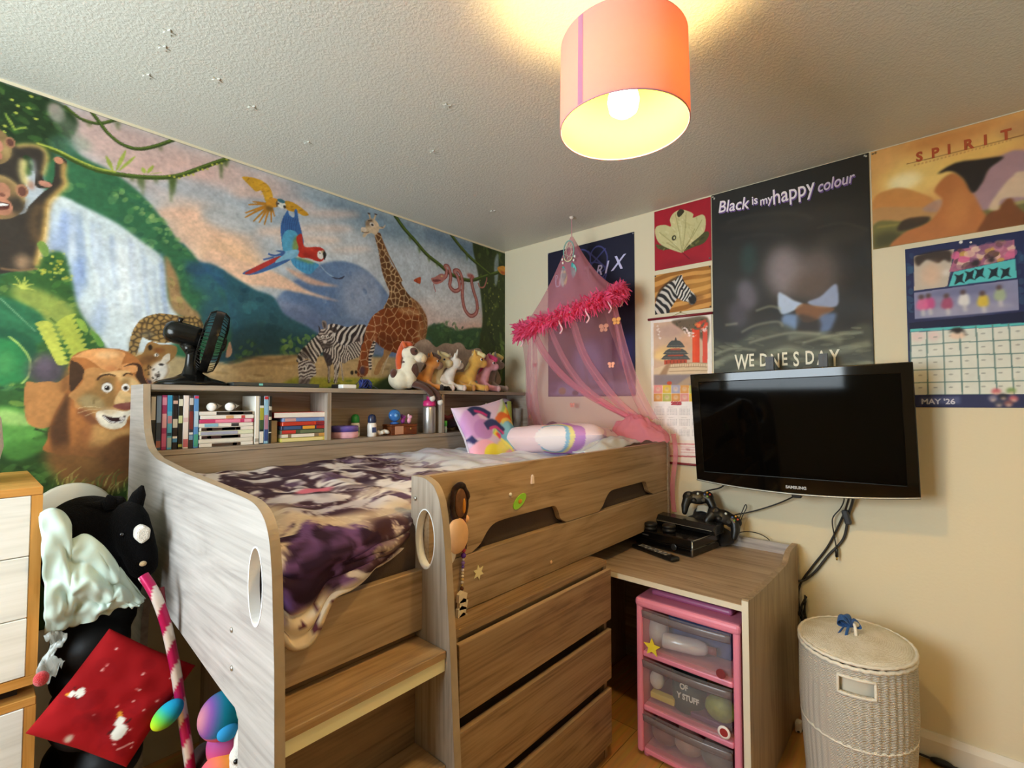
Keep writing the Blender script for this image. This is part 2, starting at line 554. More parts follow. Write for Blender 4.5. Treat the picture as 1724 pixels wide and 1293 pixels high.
        V = (P - o0).reshape(-1, 3); n = s.nx * s.ny
        idx = (jj * s.nx + ii)
        q = np.stack([idx[:-1, :-1], idx[:-1, 1:], idx[1:, 1:], idx[1:, :-1]], -1).reshape(-1, 4)
        # rim and back of the sheet
        ring = np.concatenate([idx[0, :], idx[1:, -1], idx[-1, -2::-1], idx[-2:0:-1, 0]])
        back = V[ring] - Z * thick
        V = np.concatenate([V, back]); k = len(ring)
        r2 = np.roll(ring, -1); b = n + np.arange(k); b2 = np.roll(b, -1)
        q = np.concatenate([q, np.stack([ring, b, b2, r2], -1)])
        me = bpy.data.meshes.new(name)
        me.vertices.add(len(V)); me.vertices.foreach_set('co', V.astype(np.float32).ravel())
        me.loops.add(q.size + k); me.polygons.add(len(q) + 1)
        me.loops.foreach_set('vertex_index', np.concatenate([q.ravel(), b[::-1]]).astype(np.int32))
        me.polygons.foreach_set('loop_start', np.concatenate([np.arange(len(q) + 1) * 4]).astype(np.int32))
        me.update(calc_edges=True)
        paint(me, np.concatenate([s.img.reshape(-1, 3), np.ones((k, 3)) * .85]))
        return link(name, me, m, parent, tuple(o0))
def paint(me, srgb):
    c = np.clip(srgb, 0, 1)
    c = np.where(c <= 0.04045, c / 12.92, ((c + 0.055) / 1.055) ** 2.4)
    at = me.attributes.new('paint', 'FLOAT_COLOR', 'POINT')
    at.data.foreach_set('color', np.concatenate([c, np.ones((len(c), 1))], 1).astype(np.float32).ravel())

def play(cv, ops):
    """draw a list of painted shapes (flat lists of millimetres) on a canvas"""
    pr = lambda f: [(f[i], f[i + 1]) for i in range(0, len(f), 2)]
    for o in ops:
        k = o[0]
        if k == 'p': cv.poly(pr(o[2]), o[1], *o[3:])
        elif k == 'e': cv.ell(o[2], o[3], o[4], o[1], o[5], o[6], -o[7])
        elif k == 's': cv.stroke(pr(o[2]), o[3], o[1], o[4], o[5], o[6])
        elif k == 'd': cv.dabs(pr(o[2]), o[3], o[1], o[4], o[5], -o[6], o[7], o[8], o[9])
        elif k == 'c': cv.cells(pr(o[3]), o[4], o[1], o[2], o[5], o[6], o[7])
        elif k == 'z': cv.stripes(pr(o[3]), o[4], -o[5], o[1], o[2], o[6], o[7], o[8], o[10], o[9])
        elif k == 'g':
            a, b, c = pr(o[2])
            for i in range(o[3]):
                for j in range(o[4]):
                    s, t = i / (o[3] - 1), j / (o[4] - 1)
                    cv.ell((a[0] + (b[0] - a[0]) * s + (c[0] - a[0]) * t, a[1] + (b[1] - a[1]) * s + (c[1] - a[1]) * t), o[5], o[6], o[1], o[7])
MURAL = [
('p','b7c0c6',[-2504,2420,-1,3776,1,1014,-2471,1203],1,.0,0),
('e','d9b3a6',[-1995,2340],286,163,.95,58.3,0),
('e','cdb2ac',[-2124,2367],206,100,.8,44.3,0),
('e','e9bfa0',[-1826,2057],173,124,.95,54.3,0),
('e','d6bcb4',[-1646,2345],223,106,.9,47.8,0),
('e','8fa7b8',[-1149,2378],376,109,.85,56.2,0),
('e','7f9aad',[-681,2344],622,107,.95,53.3,0),
('e','6f8ba3',[-342,2355],369,85,.9,34.8,0),
('e','a9b6bf',[-1872,2217],188,44,.7,24.4,0),
('e','b2bcc2',[-1738,2132],116,56,.8,25.6,0),
('e','9fb2c2',[-1580,2232],129,70,.7,32.5,0),
('e','cfd7db',[-1277,2113],220,119,.8,53.7,0),
('e','c4d0d8',[-588,2096],418,181,.85,65.1,0),
('e','e0cfc6',[-442,1861],399,104,.9,44.8,0),
('e','e3b8a8',[-286,1803],323,54,.8,31,0),
('e','d8dde0',[-492,1966],195,111,.7,44.3,0),
('e','e2c8b6',[-1399,2128],175,26,.75,17.2,-15),
('e','e6c6b0',[-1539,2134],106,22,.75,16.4,-15),
('e','dcc3b6',[-1280,2293],158,21,.75,18,-15),
('e','e3cabb',[-1325,2205],168,18,.75,17.7,-15),
('e','dfbfb0',[-1644,2279],111,27,.75,15.9,-15),
('e','cdb9b2',[-1459,2282],98,23,.75,17,-15),
('e','e5d0c2',[-1180,2136],134,15,.75,18.4,-15),
('e','e8bda2',[-1931,2101],80,24,.75,14.3,-15),
('e','dcb4a8',[-2031,2233],92,28,.75,13.8,-15),
('e','d5b4ad',[-1874,2290],84,22,.75,14.7,-15),
('e','f4c79d',[-1723,1943],140,97,.95,40.9,0),
('e','fbd9ae',[-1738,1914],46,30,.9,20.3,0),
('s','c9d5dc',[-809,2293,-814,1950],10.3,.35,6.9,0),
('s','c9d5dc',[-763,2291,-768,1958],10.4,.35,6.9,0),
('s','c9d5dc',[-715,2289,-721,1965],10.5,.35,7,0),
('s','c9d5dc',[-667,2287,-673,1973],10.7,.35,7.1,0),
('s','c9d5dc',[-617,2285,-624,1981],10.8,.35,7.2,0),
('s','c9d5dc',[-566,2282,-573,1990],11,.35,7.3,0),
('s','c9d5dc',[-513,2280,-521,1998],11.1,.35,7.4,0),
('s','c9d5dc',[-459,2278,-468,2007],11.3,.35,7.5,0),
('s','c9d5dc',[-404,2275,-413,2016],11.4,.35,7.6,0),
('s','c9d5dc',[-347,2273,-356,2025],11.6,.35,7.7,0),
('s','c9d5dc',[-288,2270,-298,2034],11.7,.35,7.8,0),
('s','c9d5dc',[-228,2267,-238,2044],11.9,.35,7.9,0),
('s','c9d5dc',[-166,2265,-177,2054],12.1,.35,8,0),
('s','c9d5dc',[-102,2262,-114,2064],12.2,.35,8.2,0),
('p','6a84a8',[-1572,1773,-1481,1898,-1397,1984,-1308,2041,-1212,2068,-1104,2054,-1002,1991,-906,1886,-804,1748,-801,1478,-1654,1449],1,5.4),
('e','a2adc2',[-1109,1902],122,140,.7,37.4,0),
('e','54719b',[-1380,1858],118,100,.6,34.4,0),
('e','7d8fae',[-999,1695],222,128,.7,38.5,0),
('d',['5a76a0','8c9cba','4f6c98','9aa8c0'],[-1481,1898,-1308,2041,-1104,2054,-906,1886,-803,1680,-1531,1670],90,(5.6,19.4),1.6,60,40,.35,4),
('p','eec5a6',[-1825,1983,-1687,1964,-1535,1937,-1395,1884,-1236,1858,-1452,1869,-1662,1870,-1822,1860],.95,4.9),
('p','e7b595',[-1509,1975,-1337,1941,-1243,1935,-1396,1919],.8,5.5),
('e','9aa0ba',[-1506,1783],135,38,.6,22,0),
('e','66779c',[-1450,1721],168,70,.8,22.3,0),
('p','2c5f6c',[-1928,1959,-1866,1925,-1802,1924,-1710,1882,-1637,1848,-1560,1829,-1506,1755,-1393,1708,-1317,1649,-1315,1504,-1917,1440],1,4.7),
('d',['1f4a5c','3a7880','275868','2f6f6a','173f52'],[-1928,1947,-1802,1924,-1637,1848,-1506,1755,-1317,1635,-1315,1504,-1917,1440],170,(9.5,26.1),1.5,0,180,.6,5),
('p','224f5c',[-1729,1649,-1609,1701,-1449,1679,-1270,1609,-998,1599,-997,1519,-1748,1496],.8,12.7),
('d',['6f9a4e','86ad58','4c7f4c','2f6a50'],[-1530,1629,-1449,1679,-1363,1674,-1331,1575,-1446,1498,-1529,1535],60,(8.1,21.7),1.8,0,180,.8,6),
('d',['3c6f4c','5c8a50','2c5a4c'],[-1716,1574,-1633,1633,-1606,1543,-1702,1498],30,(7.6,17.8),1.8,0,180,.7,7),
('p','37704a',[-2297,2261,-2219,2219,-2137,2195,-2056,2144,-1989,2072,-1929,1994,-1883,1957,-1834,1895,-1754,1797,-1750,1571,-1997,1529,-2113,1915,-2307,2052],1,4.1),
('d',['2c5f42','4c8750','5f9a58','24523c','77a562','336a50'],[-2297,2241,-2136,2184,-2009,2101,-1883,1957,-1754,1797,-1818,1639,-1985,1852,-2167,2054,-2307,2052],240,(8.2,22.5),1.7,-40,50,.7,8),
('d',['8fb36a','9dba70','6f9f58'],[-2118,2146,-2019,2110,-1929,1994,-1958,1963,-2055,2065,-2135,2107],50,(6.6,15.4),1.8,-45,30,.7,9),
('e','2f5f8a',[-1822,1860],69,64,.6,24.6,0),
('e','274a78',[-1865,1896],42,29,.6,14.5,0),
('e','2d5a78',[-1786,1717],66,99,.7,24.8,0),
('p','26401f',[-2505,2457,-2427,2402,-2344,2394,-2273,2380,-2238,2339,-2255,2268,-2288,2198,-2338,2133,-2392,2083,-2493,2011],1,5.6),
('d',['35602a','1c3016','446f30','2a4a22','557a38'],[-2479,2433,-2427,2402,-2273,2376,-2245,2283,-2323,2138,-2469,2056],150,(7.6,18.9),2,20,60,.75,10),
('e','a3a092',[-2292,2346],22,33,.9,6.2,0),
('e','b9a79c',[-2300,2359],13,18,.6,6.2,0),
('e','8a8f80',[-2265,2312],30,29,.5,10.4,0),
('e','8ea28c',[-2236,2265],39,29,.5,14.7,0),
('e','4e7a68',[-2274,2229],37,45,.6,14.5,0),
('e','c3cc52',[-2355,2374],6,4,.9,1,0),
('e','c3cc52',[-2360,2332],6,4,.9,1,0),
('e','c3cc52',[-2389,2302],5,4,.9,1,0),
('e','c3cc52',[-2412,2248],5,4,.9,1,0),
('e','c3cc52',[-2414,2228],5,4,.9,1,0),
('e','c3cc52',[-2385,2328],5,4,.9,1,0),
('e','c3cc52',[-2342,2303],6,4,.9,1,0),
('e','c3cc52',[-2399,2341],5,4,.9,1,0),
('s','a8b84e',[-2408,2278,-2397,2263,-2388,2243],7.8,1,.0,.7),
('s','93a846',[-2362,2264,-2377,2256,-2391,2244],8,1,.0,.6),
('s','7f9a3c',[-2413,2291,-2402,2265,-2391,2242],5.8,1,.0,.5),
('s','3d4f1e',[-2273,2380,-2251,2365,-2223,2352,-2182,2357,-2141,2386,-2114,2407],10.4,1,.0,0),
('s','6f8a2c',[-2273,2382,-2251,2367,-2223,2355,-2182,2359,-2141,2389,-2114,2410],3.6,.8,.0,0),
('s','3d4f1e',[-2208,2400,-2183,2368,-2153,2332,-2114,2309,-2066,2310,-2011,2343,-1942,2402],12.8,1,.0,0),
('s','6f8a2c',[-2208,2403,-2183,2371,-2154,2335,-2114,2311,-2066,2313,-2011,2346,-1942,2405],4.5,.8,.0,0),
('s','41551e',[-2337,2218,-2289,2213,-2235,2196,-2178,2187,-2102,2196,-2021,2216,-1944,2248,-1874,2300,-1810,2351,-1738,2406],16.1,1,.0,0),
('s','6f8a2c',[-2337,2222,-2289,2216,-2235,2199,-2178,2190,-2102,2200,-2021,2220,-1945,2252,-1874,2304,-1810,2355,-1738,2410],5.6,.8,.0,0),
('s','b9c24e',[-2337,2222,-2289,2219,-2235,2204,-2179,2195,-2128,2200],6,.95,.0,0),
('p','4d6428',[-2067,2202,-2049,2208,-2055,2165,-2059,2164],.85,2.3,0),
('p','4d6428',[-2055,2202,-2042,2206,-2045,2141,-2049,2140],.85,2.3,0),
('p','4d6428',[-1967,2237,-1949,2243,-1954,2142,-1958,2141],.85,2.4,0),
('p','4d6428',[-1962,2241,-1938,2250,-1947,2175,-1951,2174],.85,2.4,0),
('p','4d6428',[-1792,2365,-1775,2371,-1780,2293,-1784,2291],.85,2.5,0),
('p','4d6428',[-1779,2380,-1752,2390,-1763,2350,-1767,2349],.85,2.5,0),
('p','4d6428',[-2015,2218,-2000,2223,-2006,2198,-2009,2197],.85,2.3,0),
('p','4d6428',[-2134,2385,-2121,2391,-2125,2357,-2128,2356],.85,2.2,0),
('p','4d6428',[-2001,2347,-1990,2352,-1993,2331,-1997,2330],.85,2.3,0),
('p','4d6428',[-2213,2348,-2200,2353,-2205,2334,-2208,2333],.85,2.1,0),
('p','4d6428',[-2090,2198,-2072,2205,-2079,2180,-2082,2178],.85,2.2,0),
('p','a9b84c',[-2128,2202,-2122,2245,-2101,2293,-2108,2250],.95,1.1),
('p','a9b84c',[-2137,2199,-2154,2222,-2158,2249,-2141,2227],.95,1.1),
('p','a9b84c',[-2120,2206,-2103,2241,-2072,2282,-2089,2246],.95,1.1),
('p','a9b84c',[-2034,2227,-2033,2244,-2017,2266,-2018,2249],.95,1.1),
('p','a9b84c',[-2027,2228,-2016,2235,-1989,2248,-2001,2240],.95,1.1),
('p','a9b84c',[-2044,2224,-2054,2232,-2050,2245,-2039,2237],.95,1.1),
('e','c9c84e',[-1964,2243],4,4,.9,.9,0),
('e','c9c84e',[-1948,2244],4,4,.9,.9,0),
('e','c9c84e',[-1932,2245],4,4,.9,1,0),
('e','c9c84e',[-1916,2260],4,4,.9,1,0),
('e','c9c84e',[-1900,2268],5,4,.9,1,0),
('e','c9c84e',[-1884,2277],5,4,.9,1,0),
('e','c9c84e',[-1867,2300],5,4,.9,1,0),
('e','c9c84e',[-1851,2309],5,4,.9,1,0),
('e','c9c84e',[-1834,2318],5,4,.9,1,0),
('e','c9c84e',[-1816,2342],5,4,.9,1,0),
('e','c9c84e',[-1799,2351],5,4,.9,1,0),
('e','c9c84e',[-1781,2361],5,4,.9,1,0),
('e','c9c84e',[-1763,2386],5,4,.9,1,0),
('p','ccd8da',[-2309,2045,-2277,2061,-2244,2055,-2183,2034,-2115,2007,-2043,1959,-1990,1925,-1970,1879,-1960,1764,-1923,1699,-1911,1629,-1997,1529,-2078,1523,-2138,1545,-2186,1642,-2220,1721,-2257,1839,-2292,1934,-2308,1990],1,4),
('s','9fb2cf',[-2228,1991,-2223,1907,-2212,1824],7.2,.5,2.5,0),
('s','f2f6f5',[-2117,1944,-2108,1791,-2088,1640],6.1,.5,2.6,0),
('s','7f97c4',[-2228,1961,-2223,1866,-2210,1772],7.6,.5,2.5,0),
('s','e8efef',[-2177,1950,-2173,1880,-2164,1812],9.8,.5,2.6,0),
('s','8fa3c8',[-2136,1942,-2129,1819,-2113,1697],5.4,.5,2.6,0),
('s','7f97c4',[-1983,1934,-1975,1789,-1955,1646],10.6,.5,2.8,0),
('s','dce6e6',[-2153,1950,-2145,1803,-2125,1658],9.4,.5,2.6,0),
('s','e8efef',[-2167,1955,-2161,1845,-2147,1736],10,.5,2.6,0),
('s','dce6e6',[-2271,2034,-2267,1969,-2259,1905],6.8,.5,2.5,0),
('s','f2f6f5',[-2102,1959,-2096,1854,-2082,1751],8.2,.5,2.7,0),
('s','b4c3d4',[-2133,1964,-2129,1893,-2119,1823],8.8,.5,2.6,0),
('s','dce6e6',[-1993,1877,-1983,1707,-1959,1537],9.4,.5,2.8,0),
('s','9fb2cf',[-2077,1948,-2071,1838,-2056,1729],8.3,.5,2.7,0),
('s','9fb2cf',[-2072,1954,-2064,1808,-2044,1664],6.3,.5,2.7,0),
('s','f2f6f5',[-2262,2008,-2256,1895,-2241,1784],4.7,.5,2.5,0),
('s','b4c3d4',[-2040,1928,-2037,1865,-2028,1802],7.4,.5,2.7,0),
('s','7f97c4',[-2172,1998,-2166,1885,-2151,1773],4.6,.5,2.6,0),
('s','b4c3d4',[-2070,1945,-2061,1793,-2041,1642],7.9,.5,2.7,0),
('s','9fb2cf',[-1967,1908,-1964,1852,-1956,1797],8.4,.5,2.8,0),
('s','b4c3d4',[-1985,1866,-1980,1783,-1969,1702],5.7,.5,2.8,0),
('s','e8efef',[-2286,1992,-2282,1917,-2272,1842],9.6,.5,2.4,0),
('s','dce6e6',[-2184,1979,-2178,1877,-2165,1775],9.8,.5,2.6,0),
('s','7f97c4',[-2083,1966,-2074,1804,-2052,1643],7.8,.5,2.7,0),
('s','b4c3d4',[-2166,1955,-2162,1884,-2153,1815],7.1,.5,2.6,0),
('s','7f97c4',[-2222,2004,-2217,1924,-2207,1845],6.8,.5,2.5,0),
('s','dce6e6',[-2118,1985,-2112,1868,-2096,1752],5.3,.5,2.6,0),
('s','b4c3d4',[-2099,1956,-2094,1870,-2083,1784],8.5,.5,2.7,0),
('s','dce6e6',[-2215,1989,-2209,1880,-2195,1772],4.3,.5,2.5,0),
('s','9fb2cf',[-2186,1969,-2182,1892,-2172,1816],6.3,.5,2.6,0),
('s','9fb2cf',[-2188,1991,-2184,1906,-2173,1822],6,.5,2.6,0),
('s','9fb2cf',[-2046,1952,-2038,1807,-2018,1663],9.2,.5,2.7,0),
('s','b4c3d4',[-2260,2006,-2254,1891,-2239,1778],5.6,.5,2.5,0),
('s','8fa3c8',[-2243,2004,-2237,1883,-2221,1764],7.9,.5,2.5,0),
('s','7f97c4',[-1985,1888,-1981,1814,-1971,1740],10.6,.5,2.8,0),
('s','9fb2cf',[-2249,2012,-2243,1898,-2228,1784],7,.5,2.5,0),
('s','e8efef',[-2232,2020,-2227,1919,-2213,1818],6.2,.5,2.5,0),
('s','b4c3d4',[-2027,1911,-2019,1759,-1998,1608],10.1,.5,2.7,0),
('s','e8efef',[-2096,1921,-2091,1836,-2079,1751],7.2,.5,2.7,0),
('s','dce6e6',[-2137,1935,-2132,1836,-2119,1739],7.1,.5,2.6,0),
('s','e8efef',[-2170,1978,-2162,1827,-2142,1678],5.6,.5,2.6,0),
('s','9fb2cf',[-2151,1941,-2144,1825,-2129,1710],7.1,.5,2.6,0),
('s','dce6e6',[-1985,1869,-1980,1795,-1970,1722],7.8,.5,2.8,0),
('s','9fb2cf',[-2057,1910,-2048,1748,-2026,1586],6.8,.5,2.7,0),
('s','b4c3d4',[-2232,2024,-2226,1915,-2211,1808],4.9,.5,2.5,0),
('s','9fb2cf',[-2226,2024,-2219,1890,-2202,1759],10,.5,2.5,0),
('s','8fa3c8',[-2005,1879,-1998,1761,-1982,1644],7.9,.5,2.8,0),
('s','8fa3c8',[-2263,2007,-2259,1939,-2251,1872],7.4,.5,2.5,0),
('s','b4c3d4',[-2171,1942,-2165,1828,-2150,1715],5.1,.5,2.6,0),
('s','8fa3c8',[-1977,1895,-1969,1746,-1948,1598],7.1,.5,2.8,0),
('s','e8efef',[-2240,1996,-2233,1862,-2215,1729],5.7,.5,2.5,0),
('s','8fa3c8',[-2216,1963,-2213,1907,-2205,1851],7.3,.5,2.5,0),
('s','e8efef',[-2120,1959,-2113,1825,-2095,1693],6.1,.5,2.6,0),
('s','7f97c4',[-2135,1963,-2130,1864,-2116,1766],9.7,.5,2.6,0),
('s','8fa3c8',[-2019,1894,-2017,1843,-2010,1793],5,.5,2.7,0),
('s','9fb2cf',[-1975,1871,-1972,1814,-1964,1758],8,.5,2.8,0),
('s','f2f6f5',[-2253,2031,-2248,1947,-2237,1863],7.8,.5,2.5,0),
('s','8fa3c8',[-2190,2000,-2185,1919,-2175,1840],5.1,.5,2.6,0),
('s','9fb2cf',[-2297,2001,-2290,1873,-2274,1746],5.2,.5,2.4,0),
('s','f2f6f5',[-2185,1970,-2178,1837,-2160,1705],8.3,.5,2.6,0),
('s','dce6e6',[-2285,1991,-2283,1944,-2277,1899],7.1,.5,2.4,0),
('s','f2f6f5',[-2075,1941,-2068,1812,-2050,1684],4.6,.5,2.7,0),
('s','7f97c4',[-2234,2011,-2228,1902,-2214,1795],6.8,.5,2.5,0),
('s','b4c3d4',[-2168,1945,-2159,1792,-2139,1641],10.5,.5,2.6,0),
('s','dce6e6',[-2124,1928,-2120,1870,-2113,1813],5.2,.5,2.6,0),
('s','7f97c4',[-2035,1908,-2027,1753,-2006,1600],7.1,.5,2.7,0),
('s','7f97c4',[-2267,2021,-2262,1920,-2249,1821],7.8,.5,2.5,0),
('s','8fa3c8',[-2298,2039,-2291,1913,-2275,1789],7.3,.5,2.4,0),
('s','7f97c4',[-2122,1942,-2117,1854,-2106,1767],4.5,.5,2.6,0),
('s','dce6e6',[-2026,1944,-2018,1794,-1997,1645],7.8,.5,2.7,0),
('s','8fa3c8',[-2078,1951,-2073,1871,-2062,1791],4.7,.5,2.7,0),
('e','8ea3cf',[-2267,1940],18,82,.7,12.3,8),
('e','7f97c8',[-2225,1783],22,83,.6,14.6,8),
('e','93a8cc',[-2165,1645],20,85,.5,14.9,8),
('e','f0f5f4',[-2085,1810],61,155,.5,39.9,0),
('e','dfe8e6',[-2269,2047],27,12,.8,6.2,0),
('e','dfe7e6',[-2008,1619],74,68,.8,22.7,0),
('e','cdd9dd',[-2104,1543],51,26,.8,13.1,0),
('p','a8875c',[-1971,1921,-1947,1888,-1926,1840,-1915,1783,-1883,1740,-1845,1697,-1902,1690,-1943,1720,-1960,1787],1,3.5),
('d',['8a6a45','c3a06c','7c7a48','b0a060'],[-1967,1912,-1943,1880,-1915,1783,-1851,1709,-1923,1711,-1956,1788],34,(7,16.3),1.4,70,30,.7,11),
('p','c6ab7b',[-2104,1521,-1749,1516,-1581,1563,-1139,1589,-675,1607,1,1607,1,1014,-2179,1181],1,4.4),
('d',['d6bd8c','b2945f','a08458','dcc79a'],[-1815,1517,1,1607,1,1402,-1813,1383],110,(14.7,39.1),4.5,0,8,.6,12),
('s','6e5a42',[-1737,1517,-1656,1548,-1555,1544,-1448,1573],10.1,.7,2.5,0),
('s','7a6448',[-1726,1502,-1606,1525,-1502,1525],7.6,.6,2.5,0),
('p','a7a83a',[-1487,1455,-1268,1474,-996,1481,-674,1482,1,1484,1,1258,-1498,1291],.95,5.5),
('d',['c2c048','8a9434','5f7a34'],[-1487,1455,-674,1482,-673,1395,-1486,1386],50,(8.2,24.6),3.5,0,20,.7,13),
('e','30432a',[-1137,1399],373,24,.8,12.2,0),
('p','38482c',[-996,1471,-490,1598,1,1669,1,1258,-994,1312],.9,12.8),
('p','3f6440',[-698,1759,-586,1825,-442,1802,-287,1834,0,1834,1,1504,-696,1481],1,7),
('d',['4f7a48','2f5238','6a8f50','3a6048'],[-698,1777,-563,1835,-287,1834,0,1834,1,1504,-696,1516],100,(10.5,31.4),1.9,0,180,.75,14),
('d',['4c7050','5f8a58'],[-618,1796,-515,1852,-417,1834,-442,1779,-586,1764],16,(10.7,21.4),2,0,180,.8,15),
('p','3c4a22',[-300,2416,0,2417,1,1586,-264,1573,-221,1889,-255,2159],1,7.8),
('d',['4f6228','2c3818','6a7a30','35441e','5a6e34'],[-289,2407,0,2417,1,1607,-242,1593,-222,2047],120,(11.8,35.3),2.2,80,50,.7,16),
('d',['a5ac4a','b9bc58'],[-255,2159,-30,2202,-30,1831,-221,1810],34,(4.7,9.4),1.4,0,180,.8,17),
('p','9fb0bc',[-108,2309,-67,2368,-73,2194,-102,2148],.8,4.1),
('s','3d4f1e',[-915,2393,-850,2334,-775,2285,-689,2225,-588,2183,-493,2143,-341,2135,-177,2198,0,2270],23.4,1,.0,0),
('s','6f8a2c',[-915,2398,-851,2339,-776,2290,-689,2230,-588,2188,-493,2149,-341,2141,-177,2204,0,2277],8.2,.8,.0,0),
('s','3d4f1e',[-509,2400,-435,2344,-342,2289,-245,2248,-143,2209],22.3,1,.0,0),
('s','6f8a2c',[-509,2405,-435,2349,-342,2294,-245,2253,-143,2214],7.8,.8,.0,0),
('p','5a6e2e',[-821,2297,-797,2303,-809,2269],.8,2.1,0),
('p','5a6e2e',[-754,2252,-728,2258,-741,2213],.8,2.1,0),
('p','5a6e2e',[-684,2212,-657,2218,-670,2179],.8,2.1,0),
('p','5a6e2e',[-618,2187,-595,2192,-607,2161],.8,2.2,0),
('p','5a6e2e',[-376,2297,-350,2303,-362,2254],.8,2.3,0),
('p','5a6e2e',[-427,2334,-402,2340,-414,2307],.8,2.3,0),
('d',['6a8a3c','8fa858'],[-72,1745,0,1772,1,1669,-72,1664],8,(12.2,24.4),2,50,30,.9,18),
('s','6f8a3c',[-48,1829,-30,1667,-42,1503],20.5,.7,4.1,0),
('p','e0a03c',[-79,2267,-49,2289,0,2295,0,2241,-43,2237]),
('e','c25a30',[-24,2249],24,12,.9,3.3,0),
('p','c2572f',[-782,2052,-759,2069,-731,2080,-734,2042,-758,2042]),
('p','7f3a22',[-764,2065,-755,2048,-759,2040],1,.0,0),
('s','9c5350',[-579,2096,-540,2124,-533,2166,-547,2183,-520,2184,-500,2131,-506,2068,-465,2045,-423,2073,-445,2142,-472,2168,-431,2176,-402,2119,-402,2024,-380,1943,-329,1907,-277,1936,-273,2002,-308,2083,-323,2144,-308,2169],26.2,1,.0,0),
('s','c98a80',[-579,2096,-540,2124,-533,2166,-547,2183,-520,2184,-500,2131,-506,2068,-465,2045,-423,2073,-445,2142,-472,2168,-431,2176,-402,2119,-402,2024,-380,1943,-329,1907,-277,1936,-273,2002,-308,2083,-323,2144,-308,2169],12.1,1,.0,0),
('s','b8736c',[-263,2134,-248,2109,-209,2116,-186,2159,-181,2185],9.8,1,.0,0),
('p','c4827a',[-655,2086,-624,2102,-579,2131,-540,2124,-566,2083,-624,2059]),
('p','7c3a3a',[-643,2082,-592,2093,-579,2088,-624,2072],.8),
('e','e6c98a',[-573,2117],8,5,1,.0,0),
('e','c06a62',[-330,2165],32,15,.9,2.1,0),
('s','b85a58',[-636,2060,-627,2032,-619,2013],5,1,.0,0),
('p','d6a429',[-1701,2331,-1673,2341,-1631,2345,-1592,2332,-1577,2310,-1570,2282,-1580,2260,-1601,2253,-1610,2277,-1622,2298,-1644,2286,-1665,2300,-1689,2317]),
('d',['a87418','e8bd4a','8a5a14'],[-1701,2331,-1631,2345,-1577,2310,-1580,2260,-1601,2253,-1644,2286],30,(4.4,11.6),4,-40,20,.7,21),
('s','bd8020',[-1580,2246,-1633,2213,-1685,2177],12.1,.95,.0,.6),
('s','bd8020',[-1580,2246,-1634,2203,-1686,2157],12.1,.95,.0,.6),
('s','bd8020',[-1580,2246,-1628,2234,-1674,2217],12.1,.95,.0,.6),
('s','bd8020',[-1580,2246,-1616,2199,-1652,2149],12.1,.95,.0,.6),
('s','bd8020',[-1580,2246,-1604,2200,-1628,2150],12.1,.95,.0,.6),
('s','bd8020',[-1580,2246,-1593,2199,-1605,2147],12.1,.95,.0,.6),
('s','bd8020',[-1580,2246,-1577,2209,-1575,2167],12.1,.95,.0,.6),
('s','bd8020',[-1580,2246,-1570,2224,-1561,2197],12.1,.95,.0,.6),
('s','bd8020',[-1580,2246,-1619,2243,-1657,2236],12.1,.95,.0,.6),
('p','d99a2c',[-1598,2254,-1573,2279,-1544,2279,-1543,2252,-1569,2237,-1594,2237]),
('e','5a4a2a',[-1585,2228],16,11,.6,3.8,0),
('p','cf9a24',[-1518,2281,-1487,2289,-1452,2280,-1416,2263,-1403,2251,-1427,2240,-1459,2246,-1498,2243,-1513,2254]),
('d',['8f6014','e0b440'],[-1518,2281,-1452,2280,-1403,2251,-1459,2246,-1509,2251],18,(4.6,10.8),4,-30,20,.7,22),
('e','dfe0d6',[-1532,2263],19,18,1,.0,0),
('e','3d7480',[-1533,2278],18,9,1,.0,0),
('e','2a2a28',[-1517,2256],7,7,1,.0,0),
('e','222222',[-1545,2262],4,4,1,.0,0),
('e','4a4038',[-1552,2259],4,14,.8,1.5,0),
('p','3c6aa6',[-1517,2048,-1529,2099,-1534,2151,-1527,2192,-1509,2235,-1502,2245,-1494,2224,-1473,2219,-1471,2255,-1459,2258,-1451,2213,-1438,2169,-1425,2109,-1437,2075,-1479,2049]),
('s','2c4f88',[-1519,2213,-1523,2162,-1517,2109],3.8,.7,.8,0),
('s','2c4f88',[-1508,2214,-1513,2165,-1508,2112],3.9,.7,.8,0),
('s','2c4f88',[-1497,2215,-1504,2167,-1499,2114],3.9,.7,.8,0),
('s','2c4f88',[-1487,2216,-1494,2170,-1490,2116],3.9,.7,.8,0),
('s','2c4f88',[-1476,2216,-1484,2173,-1480,2119],3.9,.7,.8,0),
('s','2c4f88',[-1465,2217,-1474,2175,-1471,2121],3.9,.7,.8,0),
('s','2c4f88',[-1454,2218,-1464,2178,-1462,2124],3.9,.7,.8,0),
('p','55a5c8',[-1517,2046,-1526,2100,-1517,2133,-1496,2154,-1458,2148,-1449,2087,-1479,2049],1,1.5),
('p','8a9a48',[-1476,2065,-1474,2105,-1459,2136,-1446,2128,-1449,2076],.9,2.3),
('p','c13427',[-1461,2120,-1450,2142,-1434,2148,-1421,2094,-1368,2105,-1339,2108,-1318,2093,-1325,2052,-1351,2036,-1400,2042,-1440,2036,-1456,2054,-1449,2080]),
('e','8f2018',[-1400,2055],32,11,.5,4.8,0),
('e','e2573c',[-1401,2087],32,6,.6,4,0),
('e','efe6dc',[-1341,2071],17,21,1,.0,0),
('p','2e2824',[-1332,2093,-1318,2093,-1311,2078,-1321,2051,-1327,2068]),
('e','1a1a1a',[-1344,2080],4,3,1,.0,0),
('p','c9b48a',[-1336,2094,-1326,2097,-1328,2084,-1336,2082],.9,.8),
('p','4a98c2',[-1483,2023,-1456,2032,-1416,2029,-1350,2024,-1367,1994,-1391,1967,-1423,1968,-1459,1983,-1479,2002]),
